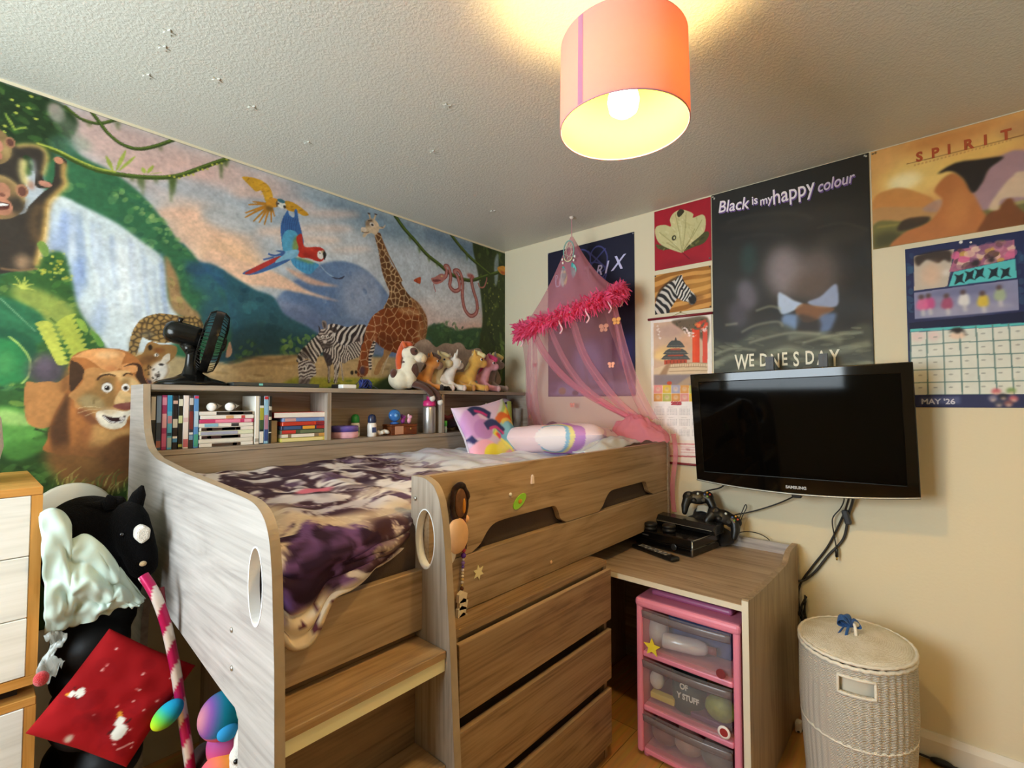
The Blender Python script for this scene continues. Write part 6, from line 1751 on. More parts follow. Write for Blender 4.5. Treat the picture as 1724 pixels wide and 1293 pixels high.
def pillow_mesh(c, sx, sy, h, R, n=36, wob=.0, pinch=.16, ex=.5):
    """a stuffed square; returns points front then back"""
    out = []
    for side in (1, -1):
        for j in range(n):
            for i in range(n):
                a = math.sin((i / (n - 1) - .5) * PI); b = math.sin((j / (n - 1) - .5) * PI)
                e = (1 - a ** 4) * (1 - b ** 4)
                k = 1 - pinch * ((1 - abs(b)) ** .8 * abs(a) ** 3 * .35)
                k2 = 1 - pinch * ((1 - abs(a)) ** .8 * abs(b) ** 3 * .35)
                p = Vector((a * sx * k, b * sy * k2, side * h * max(0, e) ** ex + wob * e * mnoise.noise((a * 2.5, b * 2.5, side * 3 + 1))))
                out.append(Vector(c) + R @ p)
    return out
def add_pillow(name, m, c, sx, sy, h, R, n=36, wob=0.0, pinch=.16, ex=.5):
    pts = pillow_mesh(c, sx, sy, h, R, n, wob, pinch, ex); N = n * n
    g = G(); fs = []
    for o, flip in ((0, 0), (N, 1)):
        for j in range(n - 1):
            for i in range(n - 1):
                f = (o + j * n + i, o + j * n + i + 1, o + (j + 1) * n + i + 1, o + (j + 1) * n + i)
                fs.append(f[::-1] if flip else f)
    g.add(pts, fs)
    o = g.build(name, m, smooth=True)
    bm = bmesh.new(); bm.from_mesh(o.data); bmesh.ops.remove_doubles(bm, verts=bm.verts[:], dist=.0004); bm.to_mesh(o.data); bm.free()
    return o
def paint_by(o, fn):
    me = o.data; me_v = np.empty(len(me.vertices) * 3); me.vertices.foreach_get('co', me_v)
    paint(me, np.array([fn(Vector(p)) for p in me_v.reshape(-1, 3)]))
# pillow
pc = Vector((-.315, -.70, 1.142))
Rp = Euler((math.radians(-4), math.radians(9), math.radians(8))).to_matrix()
pil = add_pillow('pillow', painted('printed_bedding', .85, 1.0, .12, .15), pc, .235, .34, .082, Rp, 120, .02, .16, .8)
Rpi = Rp.inverted(); off = Vector(pil.location) - pc
def pcol(p):
    q = Rpi @ (p + off)
    base = hexc('#e6cfd6')
    d = math.hypot(q.x + .30, q.y + .05) + .012 * math.sin(q.y * 30)
    for r0, r1, c in ((.13, .148, '#8fbcd6'), (.148, .166, '#e2d890'), (.166, .20, '#c08ac8'), (.30, .315, '#d8b0cc'), (.42, .435, '#c8b0d4')):
        if r0 < d < r1 and q.y < .12 + .1 * math.sin(q.x * 9): base = hexc(c)
    if d < .13: base = hexc('#ece4e6')
    return base
paint_by(pil, pcol)
tag(pil, 'pale pink pillow with purple and yellow curved bands at the wall end of the bed', 'pillow')
# square cushion leaning on the shelf
B0, B1, T1, T0 = Vector((-.80, -.52, 1.062)), Vector((-.43, -.52, 1.058)), Vector((-.455, -.40, 1.385)), Vector((-.835, -.40, 1.285))
ctr = (B0 + B1 + T0 + T1) / 4
ax = ((B1 - B0) + (T1 - T0)).normalized(); ay = ((T0 - B0) + (T1 - B1)); ay = (ay - ax * ay.dot(ax)).normalized(); az = ax.cross(ay)
Rc = Matrix((ax, ay, az)).transposed()
cus = add_pillow('cushion', painted('printed_bedding', .85, 1.0, .12, .15), ctr, .195, .165, .05, Rc, 110, .004, .3)
cc = Canvas(400, 340, 2, '#d8c2dc', -200, -170)
for i, c in enumerate(('#cfe0d8', '#a9cf86', '#ece86a', '#f0b84a', '#e0603c', '#d8487a')):
    cc.stroke([(-30 + i * 6, -30 - i * 4), (60 + i * 10, 60 - i * 14), (200, 170 - i * 22)], 30, c, 1, 2)
cc.ell((120, -70), 105, 95, '#7cc0dc', 1, 3); cc.ell((60, -10), 55, 40, '#8fccde', .9, 3); cc.stroke([(30, 30), (90, 60), (150, 20)], 40, '#e8703a', .9, 3); cc.stroke([(60, 20), (110, 34), (160, 0)], 18, '#f0d468', .9, 3)
cc.ell((-130, 50), 60, 80, '#c89ad2', 1, 6); cc.ell((-80, 10), 60, 55, '#b987c8', .9, 4)
for p, w, c in (([(-120, 110), (-60, 120), (0, 70)], 46, '#333a62'), ([(-90, 116), (-50, 100), (-20, 74)], 16, '#c23a7a'), ([(-60, 20), (0, 30), (50, -30)], 44, '#39406a'), ([(-40, 4), (10, 4), (46, -40)], 16, '#c84a88'), ([(-170, -10), (-150, -50), (-110, -60)], 26, '#3a3a68')): cc.stroke(p, w, c, 1, 1.5)
cc.ell((-120, -100), 80, 60, '#f0b4cc', 1, 5); cc.ell((-70, -125), 62, 52, '#f0e24c', 1, 3); cc.ell((10, -110), 50, 40, '#f2e66a', .9, 6); cc.ell((60, -150), 50, 24, '#f0b0b8', .9, 5)
for i in range(5): cc.stroke([(10 + i * 12, -60 - i * 14), (30 + i * 14, -80 - i * 16)], 13, '#f4ea78', .9, 1)
Rci = Rc.inverted(); off2 = Vector(cus.location) - ctr
def ccol(p):
    q = Rci @ (p + off2)
    if q.z < -.002: return hexc('#e6dbe4')
    i = int(min(cc.nx - 1, max(0, (q.x * 1000 + 200) / 2))); j = int(min(cc.ny - 1, max(0, (q.y * 1000 + 170) / 2)))
    return cc.img[j, i]
paint_by(cus, ccol)
tag(cus, 'small square cushion with a rainbow, purple and yellow print propped against the shelf', 'cushion')

# ------------------------------------------------------------------ shelf contents
SZ = 1.1885
GD, GS, GR = 'disc cases standing at the left of the shelf', 'disc cases in the flat stack', 'disc cases standing right of the stack'
def case_upright(x0, x1, label, group, body, marks, z=SZ, h=.19, yf=-.232, d=.135):
    t = thing('disc_case', ((x0 + x1) / 2, yf + d / 2, z), label, 'disc case', group)
    G().rbox(x0 + .0003, x1 - .0003, yf + .001, yf + d, z, z + h, .0015, 1).build('case', plastic(body, .3), t)
    for (a, b, c) in marks:
        G().box(x0 + .0014, x1 - .0014, yf + .0004, yf + .0016, z + h * a, z + h * b).build('spine_print', plastic(c, .4), t)
    return t
UP = [(-2.0535, -2.038, 'white and black', '#2a2826', [(.55, .97, '#d8d4cc'), (.08, .5, '#1d1c1c')]),
      (-2.0375, -2.022, 'steel blue', '#44546c', [(.5, .98, '#7f9fcc'), (.2, .5, '#33445c'), (.05, .17, '#a86a5c')]),
      (-2.0215, -2.006, 'magenta pink', '#b23a72', [(.82, .96, '#e89ab8'), (.4, .66, '#f2b8cc'), (.06, .3, '#d86a94')]),
      (-2.0055, -1.9905, 'turquoise', '#5fb8dc', [(.7, .98, '#2f9ed8'), (.48, .62, '#c88a98'), (.25, .31, '#1f5a78'), (.04, .22, '#a9c4cc')]),
      (-1.99, -1.9735, 'white-swirled plum black', '#1e171d', [(.84, .9, '#d8b0a0'), (.4, .56, '#c8c2b0'), (.13, .2, '#4a90c0'), (.2, .24, '#f0ece4')]),
      (-1.973, -1.9585, 'black with cream lettering marks', '#181a14', [(.8, .93, '#dfe0cc'), (.48, .62, '#cfd8a0'), (.04, .09, '#b8bc58')]),
      (-1.958, -1.9405, 'plain white', '#efe6e2', [(.5, .58, '#e0c2c4'), (.03, .18, '#c86a74')]),
      (-1.94, -1.9255, 'dark red and grey', '#3a3438', [(.82, .95, '#c8c6c4'), (.36, .7, '#7a2a2c'), (.16, .25, '#7aa0c0'), (.26, .3, '#e8e8e8')]),
      (-1.925, -1.9095, 'sky blue and green', '#5c96d4', [(.94, .99, '#d83a5c'), (.4, .7, '#b9d4e8'), (.03, .26, '#4aa890')])]
pos = ['partly hidden by the bed end', 'second from the bed end', 'third from the bed end', 'fourth from the bed end', 'fifth from the bed end', 'sixth from the bed end', 'seventh from the bed end', 'eighth from the bed end', 'beside the flat stack']
for (x0, x1, w, c, mk), p in zip(UP, pos): case_upright(x0, x1, '%s disc case standing on the shelf, %s' % (w, p), GD, c, mk)
def case_flat(x0, x1, z0, z1, label, group, body, marks, name='disc_case', cat='disc case', yf=-.232, d=.13):
    t = thing(name, ((x0 + x1) / 2, yf + d / 2, z0), label, cat, group)
    G().rbox(x0, x1, yf + .001, yf + d, z0 + .0003, z1 - .0003, .0015, 1).build('case' if name == 'disc_case' else 'cover', plastic(body, .35), t)
    for (a, b, c) in marks:
        G().box(x0 + (x1 - x0) * a, x0 + (x1 - x0) * b, yf + .0002, yf + .0016, z0 + .0016, z1 - .0016).build('spine_print', plastic(c, .4), t)
W = '#ece8e0'
FL = [('white and brown', W, [(.22, .75, '#4a3830'), (.6, .68, '#b07a5a'), (.77, .98, '#f2efe8')]), ('all white', W, [(.03, .97, '#e6e4da')]), ('white and dark red', W, [(.03, .74, '#3a2024'), (.13, .2, '#c87a50'), (.38, .7, '#9a9090')]),
      ('white and lavender', '#e2e8cc', [(.03, .7, '#a9aec8')]), ('white, black and red', W, [(.03, .74, '#3c2a28'), (.12, .22, '#c05a3c'), (.66, .74, '#8a2a26'), (.4, .64, '#a8a0a0')]), ('white and pale blue', W, [(.1, .34, '#8ac0d8'), (.58, .72, '#3a3a40')]),
      ('bright pink', '#cf3f74', [(.28, .74, '#ec8aaa'), (.82, .96, '#e8b0c4')]), ('white with an orange picture', '#f0ece6', [(.46, .6, '#d8a878'), (.75, .82, '#c84a4c')]), ('white and black', W, [(.3, .98, '#2a2624'), (.54, .8, '#b8b8bc')])]
zz = SZ; ords = ['lowest of nine', 'second from the bottom', 'third from the bottom', 'fourth from the bottom', 'fifth and middle', 'fourth from the top', 'third from the top', 'second from the top', 'topmost']
for i, ((w, c, mk), p) in enumerate(zip(FL, ords)):
    dx = (.002, -.001, .003, 0, .002, -.001, .001, .004, 0)[i]
    case_flat(-1.908 + dx, -1.722 + dx * .5, zz, zz + .0144, '%s disc case lying in the flat stack, %s' % (w, p), GS, c, mk); zz += .0146
for (x0, x1, w, c, mk), p in zip([(-1.7165, -1.7, 'white', '#ece8dc', [(.05, .12, '#a8a49a')]), (-1.6995, -1.6825, 'dark green and yellow', '#23282a', [(.5, .75, '#a8a83c'), (.3, .5, '#3f5a3c'), (.02, .26, '#e8e6de'), (.75, .8, '#dcdcd4')]), (-1.682, -1.6655, 'pale blue and red', '#8fc0e2', [(.93, .99, '#c8343c'), (.06, .3, '#39508c'), (.3, .6, '#b9829a')]), (-1.665, -1.652, 'narrow black', '#222120', [(.7, .78, '#b9b6ac'), (.22, .24, '#d8d4c8'), (.5, .56, '#c8c0a8')])],
                              ['next to the flat stack', 'second from the stack', 'third from the stack', 'last in its row']):
    case_upright(x0, x1, '%s disc case standing on the shelf, %s' % (w, p), GR, c, mk)
# two lotion tubes lying on the stack
for k, (x, w) in enumerate(((-1.868, 'left of two, above the pink disc case'), (-1.806, 'right of two, pointing to the shelf back'))):
    t = thing('lotion_tube', (x, -.2, zz), 'white lotion tube lying on the disc cases, ' + w, 'tube', 'lotion tubes on the disc cases')
    R = Euler((math.radians(-88), 0, math.radians(-28))).to_matrix()
    G().lathe([(0, 0), (.015, 0), (.0155, .003), (.0155, .022), (.013, .026), (0, .026)], (x, -.222, zz + .0165), 24, R=R).build('cap', plastic('#f4f2ee', .3), t, True)
    g = G(); b = Vector((x, -.222, zz + .0165))
    g.grid(lambda u, v: b + R @ Vector(((.0175 * (1 - .15 * v)) * math.cos(2 * PI * u) * (1 + .25 * v), .0175 * (1 - .86 * v) * math.sin(2 * PI * u), .027 + .075 * v)), 24, 8, True)
    g.build('tube_body', plastic('#e2e0dc', .35), t, True)
G().add([(-1.775, -.16, zz + .004), (-1.73, -.17, zz + .012), (-1.722, -.13, zz + .045), (-1.79, -.1, zz + .004)], [(0, 1, 2, 3)])
# books in the second pile
zz = SZ
BK = [('yellow spined', '#d8d060', [(.02, .9, '#e8e0a0')], -1.612, -1.412), ('white and brown patterned', '#8a7a60', [(.02, .15, '#e8e4d8'), (.22, .7, '#f0ece0'), (.8, .95, '#c89a50')], -1.614, -1.409), ('dark green', '#4a5a44', [(.02, .3, '#c23a34'), (.4, .9, '#6a7a5c')], -1.612, -1.41),
      ('navy, yellow and red', '#2c3a5c', [(.05, .4, '#3f5a8c'), (.44, .7, '#e8a83c'), (.74, .98, '#a8282c')], -1.611, -1.408), ('orange red', '#d8492c', [(.02, .7, '#c23a28'), (.74, .98, '#8a2430')], -1.606, -1.414), ('light blue', '#7f9acc', [(.05, .3, '#c8a0a0'), (.3, .85, '#6a88c4')], -1.605, -1.425)]
bo = ['bottom of the second pile', 'second from the bottom', 'third from the bottom', 'fourth from the bottom', 'fifth from the bottom', 'under the red box']
for (w, c, mk, x0, x1), p in zip(BK, bo):
    case_flat(x0, x1, zz, zz + .0165, '%s book in the pile beside the divider, %s' % (w, p), 'books in the second pile', c, mk, 'book', 'book', -.225, .13); zz += .0167
case_flat(-1.64, -1.412, zz, zz + .023, 'red and white boxed book lying on top of the book pile', 'books in the second pile', '#c8342f', [(.0, .98, '#ece8e2')], 'book', 'book', -.225, .13)
tag(G().rbox(-1.648, -1.617, -.2, -.1, SZ, SZ + .09, .002).build('card_box', mat('#b9a88a', .6)), 'small tan card box standing left of the book pile', 'box')

# second compartment
t = thing('trinket_tin', (-1.3, -.175, SZ), 'round pink and mint tin with a purple lid on the shelf', 'tin')
G().lathe([(0, 0), (.058, 0), (.06, .003), (.06, .03), (0, .03)], (-1.3, -.175, SZ), 40).build('tin_body', mat('#e8b4c8', .4, vary=.25, vscale=16), t, True)
G().lathe([(0, .03), (.0615, .03), (.0615, .052), (.058, .056), (0, .057)], (-1.3, -.175, SZ), 40).build('lid', mat('#6a5ab4', .35, vary=.35, vscale=14), t, True)
def rollon(x, y, cap, lab, h=.108):
    t = thing('deodorant_bottle', (x, y, SZ), lab, 'bottle', 'roll-on bottles on the shelf')
    G().lathe([(0, 0), (.02, 0), (.0215, .003), (.0215, .055), (.018, .066), (0, .066)], (x, y, SZ), 28).build('bottle_body', plastic('#ecebe6', .3), t, True)
    G().lathe([(0, .066), (.019, .066), (.0205, .072), (.019, .094), (.012, .105), (0, h)], (x, y, SZ), 28).build('cap', plastic(cap, .25), t, True)
    G().box(x - .012, x + .010, y - .0222, y - .0212, SZ + .02, SZ + .045).build('label_print', plastic('#3a4a7a' if cap != '#2f9a48' else '#7ab08a', .4), t)
rollon(-1.222, -.135, '#2f9a48', 'white bottle with a green cap behind the round tin')
rollon(-1.172, -.2, '#262f4e', 'white bottle with a dark navy cap on the shelf')
g = G(); random.seed(4)
for k in range(7): g.ell((-1.11 + random.uniform(-.022, .022), -.2 + random.uniform(-.01, .01), SZ + .012 + random.uniform(0, .012)), (random.uniform(.01, .02), .012, random.uniform(.007, .013)), 10, 8, Euler((random.random(), random.random(), random.random())).to_matrix())
tag(g.build('tissue', mat('#e8e4dc', .9), remesh=.003), 'crumpled white tissue lying on the shelf beside the wooden box', 'tissue')
t = thing('wooden_box', (-.99, -.18, SZ), 'small dark brown wooden trinket box with a pale square front', 'box')
bw = wood('x', '#4a2412', '#6e3a1c', '#8a4c26')
G().rbox(-1.072, -.915, -.215, -.14, SZ, SZ + .042, .002).build('box_body', bw, t)
G().rbox(-1.074, -.913, -.217, -.138, SZ + .0425, SZ + .054, .003).build('lid', bw, t)
G().box(-1.05, -1.0, -.2165, -.2152, SZ + .004, SZ + .05).build('front_patch', mat('#c8987c', .5), t)
G().ell((-.955, -.2165, SZ + .03), (.005, .003, .006), 12, 8).build('clasp', mat('#c8a45a', .3, .8), t, True)
zt = SZ + .0545
t = thing('toy_fan', (-1.025, -.175, zt), 'small translucent blue round toy standing on the wooden box', 'toy')
G().lathe([(0, 0), (.022, 0), (.024, .006), (.008, .012), (0, .012)], (-1.025, -.175, zt), 24).build('foot', plastic('#3a6fc0', .3), t, True)
R = Euler((math.radians(86), 0, math.radians(-20))).to_matrix()
G().lathe([(.0, -.012), (.026, -.01), (.031, 0), (.026, .01), (.0, .012)], (-1.025, -.175, zt + .043), 28, R=R).build('round_case', clear('#3f86d8', .8), t, True)
G().lathe([(0, 0), (.010, 0), (.008, .006), (0, .007)], (-1.025, -.187, zt + .043), 16, R=R).build('hub', plastic('#7ab4ec', .3), t, True)
def small_toy(x, y, z, c, c2, lab):
    t = thing('toy_figure', (x, y, z), lab, 'toy', 'tiny toys on the wooden box')
    G().ell((x, y, z + .015), (.012, .01, .0155), 14, 10).ell((x + .006, y - .003, z + .033), (.010, .009, .010), 14, 10).build('body', plastic(c, .4), t, True)
    G().ell((x - .004, y, z + .036), (.007, .006, .013), 12, 8).build('crest', plastic(c2, .4), t, True)
small_toy(-.972, -.17, zt, '#9a3fa8', '#6a2a88', 'tiny purple toy figure on the wooden box next to the blue toy')
small_toy(-.935, -.175, zt, '#e8a8c4', '#f4d8e4', 'tiny pale pink toy figure at the end of the wooden box')
t = thing('drink_bottle', (-.822, -.2, SZ), 'silver drinking bottle with a bright pink cap on the shelf', 'bottle')
BC = (-.822, -.2, SZ)
G().lathe([(0, 0), (.031, 0), (.034, .004), (.034, .135), (.030, .145), (0, .145)], BC, 36).build('bottle_body', mat('#c8c6c2', .3, .85), t, True)
G().lathe([(0, .145), (.033, .145), (.034, .15), (.033, .168), (.024, .176), (.016, .178), (.015, .19), (.017, .196), (0, .198)], BC, 32).build('cap', plastic('#e0357e', .35), t, True)
t = thing('lip_balm', (-.738, -.235, SZ), 'green and white lip balm stick standing at the divider', 'lip balm')
G().lathe([(0, 0), (.008, 0), (.008, .034), (0, .034)], (-.738, -.235, SZ), 20).build('tube_body', plastic('#d8e4d0', .3), t, True)
G().lathe([(0, .0342), (.0085, .0342), (.0085, .062), (.007, .064), (0, .064)], (-.738, -.235, SZ), 20).build('cap', plastic('#5ec24a', .3), t, True)
# third compartment
g = G(); random.seed(6)
for k in range(9): g.ell((-.665 + random.uniform(-.035, .035), -.17 + random.uniform(-.03, .03), SZ + .03 + random.uniform(-.005, .022)), (random.uniform(.02, .035), .025, random.uniform(.018, .028)), 14, 10)
tag(g.build('pouch', cloth('#2a2038', .3), remesh=.005), 'dark purple pouch stuffed in the right shelf compartment', 'pouch')
g = G()
g.grid(lambda u, v: (-.735 + u * .2, -.10 - v * .1, SZ + .098 - .035 * u + .014 * math.sin(u * 9 + v * 3) + .01 * math.sin(v * 7)), 30, 14)
tag(g.build('scarf', cloth('#8a3f44', .25), smooth=True, thick=.012), 'maroon and pink cloth heaped above the purple pouch', 'cloth')
t = thing('cream_tube', (-.53, -.185, SZ + .09), 'white tube lying in the right shelf compartment', 'tube')
R = Euler((0, math.radians(96), math.radians(0))).to_matrix()
G().grid(lambda u, v: Vector((-.565, -.185, SZ + .1)) + R @ Vector((.014 * math.cos(2 * PI * u), (.004 + .011 * v) * math.sin(2 * PI * u), .08 * v)), 20, 6, True).build('tube_body', plastic('#e8e4dc', .35), t, True)
G().lathe([(0, 0), (.014, 0), (.014, .018), (0, .018)], (-.484, -.185, SZ + .092), 20, R=R).build('cap', plastic('#cfc8bc', .3), t, True)
G().rbox(-.58, -.46, -.22, -.15, SZ, SZ + .078, .01).build('red_pouch', cloth('#7a1c22'))
o = bpy.data.objects['red_pouch']; o.name = 'coin_purse'; tag(o, 'dark red purse lying under the white tube', 'purse')

# ---- on top of the shelf
ST = 1.4155
fan = thing('desk_fan', (-1.915, -.165, ST), 'black chrome desk fan standing on the bed shelf, tilted to the right', 'fan')
FB = Vector((-1.915, -.165, ST))
blk = mat('#1b1a17', .22, .55, spec=.5); blk2 = mat('#24221e', .25, .6)
G().lathe([(0, 0), (.118, 0), (.118, .008), (.108, .016), (.06, .03), (.034, .045), (.026, .07), (.022, .11), (.026, .135), (0, .135)], FB, 48, 1.0, .74).build('base', blk, fan, True)
ax = Vector((.93, -.26, -.24)).normalized()
side = ax.cross(Vector((0, 0, 1))).normalized(); upv = side.cross(ax)
RF = Matrix((side, upv, ax)).transposed()
hub = Vector((-1.855, -.168, 1.585))
m0 = hub - ax * .155
G().lathe([(0, 0), (.024, .004), (.037, .018), (.042, .04), (.042, .07), (.04, .1), (.038, .125), (0, .125)], m0, 36, R=RF).build('motor_housing', blk, fan, True)
G().tube([FB + Vector((0, 0, .12)), m0 + ax * .07 + Vector((0, 0, -.03))], .022, 14).build('neck', blk2, fan, True)
G().tube([m0 + ax * .05 + Vector((0, 0, .038)), m0 + ax * .055 + Vector((0, 0, .058))], [.006, .009], 12).build('knob', plastic('#161513', .3), fan, True)
RC = .122
def cage_pt(r, z, a): return hub + RF @ Vector((r * math.cos(a), r * math.sin(a), z))
g = G()
for k in range(48):
    a = 2 * PI * k / 48
    g.tube([cage_pt(.03, -.035, a), cage_pt(.07, -.036, a), cage_pt(RC - .014, -.03, a), cage_pt(RC - .002, -.014, a), cage_pt(RC, 0, a)], .0011, 5, cap=False)
for r, z in ((.03, -.035), (.075, -.036)): g.tube([cage_pt(r, z, 2 * PI * i / 40) for i in range(40)], .0015, 5, True)
g.build('rear_grille', blk2, fan, True)
g = G()
for k in range(48):
    a = 2 * PI * k / 48
    g.tube([cage_pt(RC, .004, a), cage_pt(RC - .002, .018, a), cage_pt(RC - .014, .034, a), cage_pt(.07, .042, a), cage_pt(.026, .043, a)], .0011, 5, cap=False)
for r, z in ((.055, .0425), (.09, .038)): g.tube([cage_pt(r, z, 2 * PI * i / 40) for i in range(40)], .0013, 5, True)
g.build('front_grille', blk2, fan, True)
g = G(); g.grid(lambda u, v: cage_pt(RC + .002 * math.sin(v * PI), -.012 + .028 * v, 2 * PI * u), 56, 5, True)
g.build('grille_band', blk, fan, True)
G().lathe([(0, .038), (.026, .038), (.026, .046), (.02, .05), (0, .051)], hub, 24, R=RF).build('badge', mat('#3a3934', .3, .8), fan, True)
for k in range(4):
    a0 = k * PI / 2
    G().grid(lambda u, v: cage_pt(.02 + .085 * u, -.014 + .028 * v + .004 * math.sin(u * 3), a0 + (v - .5) * (.7 + .5 * u)), 10, 8).build('blade', plastic('#23221f', .3), fan, True, thick=.0015)
t = thing('flat_box', (-1.62, -.16, ST), 'thin dark grey flat device lying right of the fan', 'device')
G().rbox(-1.80, -1.455, -.235, -.09, ST, ST + .016, .004).build('case', plastic('#3a3d3c', .35), t)
G().box(-1.705, -1.69, -.2358, -.2345, ST + .004, ST + .012).build('indicator', plastic('#7ac8c0', .3), t)
t = thing('charger', (-1.31, -.2, ST), 'white plug adapter on the shelf edge with a dark lead', 'charger')
G().rbox(-1.345, -1.275, -.232, -.19, ST, ST + .019, .004).build('charger_body', plastic('#f2f1ec', .3), t)
G().tube(spline([(-1.276, -.21, ST + .012), (-1.25, -.2, ST + .03), (-1.225, -.19, ST + .055), (-1.2, -.17, ST + .04), (-1.17, -.19, ST + .02), (-1.14, -.2, ST + .003)], 6), .0018, 6).build('lead', plastic('#3c4250', .4), t, True)
tag(G().rbox(-1.33, -1.235, -.15, -.1, ST, ST + .022, .004).build('black_case', plastic('#1e1c20', .4)), 'flat black case lying behind the white plug adapter', 'case')
g = G(); random.seed(12)
for k in range(4):
    pts = []
    for i in range(14):
        a = i * .9 + k; pts.append((-1.19 + .026 * math.cos(a) + random.uniform(-.004, .004), -.165 + .02 * math.sin(a * 1.3), ST + .026 + .021 * math.sin(a * 1.7 + k)))
    g.tube(spline(pts, 5), .0032, 6)
tag(g.build('blue_cable', plastic('#2f3f8c', .35), smooth=True), 'coiled blue cable heaped on the bed shelf', 'cable')

# ---- plush toys
def eye(par, c, r, d, iris=None):
    d = Vector(d).normalized()
    if iris:
        G().ell(c, r * 1.25, 12, 8).build('eye_white', plastic('#f2efe8', .3), par, True)
        c = Vector(c) + d * r * .55
    G().ell(c, r, 12, 8).build('eye', plastic('#17120f', .15), par, True)
def plush_horse(name, lab, base, s, rz, body, mane, muzzle=None, hoof=None, patch=None, tail=None, horn=None, look=0.0, group='plush ponies in a row on the bed shelf', ears=None, crest=1.0, tx=0.0):
    t = thing(name, base, lab, 'soft toy', group, rz=0)
    M = Matrix.Translation(base) @ Matrix.Rotation(rz, 4, 'Z') @ Matrix.Scale(s, 4)
    def g_():
        g = G(); g.M = M; return g
    hy = look
    HD = Matrix.Translation((.058, 0, .165)) @ Matrix.Rotation(hy, 4, 'Z')
    def hp(p): return HD @ Vector(p)
    g = g_()
    g.ell((-.025, 0, .055), (.058, .046, .052)).ell((.02, 0, .075), (.036, .038, .055)).tube([(.02, 0, .08), (.04, 0, .125), (.055, 0, .16)], [.036, .029, .027], 14)
    g.ell(hp((0, 0, 0)), (.044, .038, .04)).ell(hp((.034, 0, -.012)), (.028, .026, .024))
    for sy in (-1, 1):
        g.tube([(.025, sy * .025, .045), (.06, sy * .032, .024), (.105, sy * .034, .018)], [.021, .018, .017], 12)
        g.tube([(-.045, sy * .035, .04), (-.01, sy * .056, .022), (.035, sy * .06, .017)], [.026, .02, .017], 12)
        g.tube([hp((-.012, sy * .022, .03)), hp((-.016, sy * .028, .062))], [.013, .004], 10)
    b = g.build('body', plush(body), t, remesh=.0042 * s, relax=5)
    if muzzle:
        g = g_().ell(hp((.04, 0, -.014)), (.026, .0275, .0245)); m_ = g.build('muzzle', plush(muzzle), t, True)
    if patch:
        g = g_().ell((.028, 0, .078), (.034, .036, .052)).ell((-.05, .02, .07), (.03, .03, .03)).ell(hp((-.005, -.018, .01)), (.03, .024, .026)); g.build('patch', plush(patch), t, remesh=.005 * s)
    if mane:
        g = g_(); random.seed(len(lab))
        for i in range(7):
            k = i / 6
            g.ell((.035 - .03 * k + .02 * (1 - k), 0.004, .205 - .10 * k), (.016, .020, .024 * crest))
        for i in range(3): g.ell(hp((.012 + .012 * i, -.006, .042 - .006 * i)), (.017, .021, .015 * crest))
        g.build('mane', plush(mane), t, remesh=.0045 * s)
        g = g_()
        for i in range(5): g.ell((-.08 - .012 * math.sin(i), -.01 * i, .06 - .012 * i), (.016, .018, .02))
        g.build('tail', plush(tail or mane), t, remesh=.0045 * s)
    if hoof:
        for sy in (-1, 1):
            h = g_().ell((.112, sy * .034, .018), (.014, .0185, .0185)).build('hoof', plush(hoof), t, True)
            g_().ell((.042, sy * .06, .017), (.012, .018, .018)).build('hoof', plush(hoof), t, True)
    if horn:
        g_().tube([hp((.012, 0, .036)), hp((.022, 0, .085))], [.008, .003], 10).build('horn', plush(horn), t, True)
    for sy in (-1, 1):
        c = M @ hp((.022, sy * .031, .008)); eye(t, c, .0062 * s, M.to_3x3() @ (HD.to_3x3() @ Vector((.5, sy, 0))), True)
    return t
PG = 'plush ponies in a row on the bed shelf'
pinto = thing('plush_horse', (-.955, -.165, ST), 'brown and white plush horse with an orange mane, front legs dangling over the shelf', 'soft toy')
M = Matrix.Translation((-.965, -.155, ST)) @ Matrix.Rotation(math.radians(-38), 4, 'Z') @ Matrix.Scale(1.12, 4)
def gp_():
    g = G(); g.M = M; return g
g = gp_().ell((-.01, 0, .05), (.055, .05, .05)).ell((.03, 0, .062), (.036, .042, .055)).tube([(.025, 0, .08), (.03, 0, .12), (.035, 0, .15)], [.038, .034, .032], 14)
body_ = g.build('body', plush('#e9e0c6'), pinto, remesh=.005)
gp_().ell((.046, .0, .09), (.030, .034, .044)).ell((.03, 0, .125), (.034, .033, .03)).build('chest_patch', plush('#4f2614'), pinto, remesh=.005)
gp_().ell((-.038, -.034, .075), (.016, .016, .022)).build('back_patch', plush('#5a2c18'), pinto, True)
g = gp_().ell((.035, 0, .172), (.042, .037, .036)).ell((.075, 0, .155), (.032, .028, .026))
g.build('head', plush('#ece2c8'), pinto, remesh=.0045)
gp_().ell((.094, 0, .150), (.018, .025, .022)).build('muzzle', plush('#e6c698'), pinto, True)
for sy in (-1, 1):
    gp_().ell((.05, sy * .027, .178), (.020, .013, .019)).build('eye_patch', plush('#5a2e1a'), pinto, True)
    eye(pinto, M @ Vector((.06, sy * .036, .18)), .006, M.to_3x3() @ Vector((.5, sy, 0)))
    gp_().tube([(.012, sy * .024, .198), (.0, sy * .034, .225)], [.012, .003], 10).build('ear', plush('#e2662a'), pinto, True)
g = gp_()
for i in range(8): g.ell((.004 - .022 * math.sin(i * .38), .004, .21 - .018 * i), (.016, .021, .02))
g.ell((.022, 0, .212), (.026, .022, .017)); g.build('mane', plush('#d8561c'), pinto, remesh=.005)
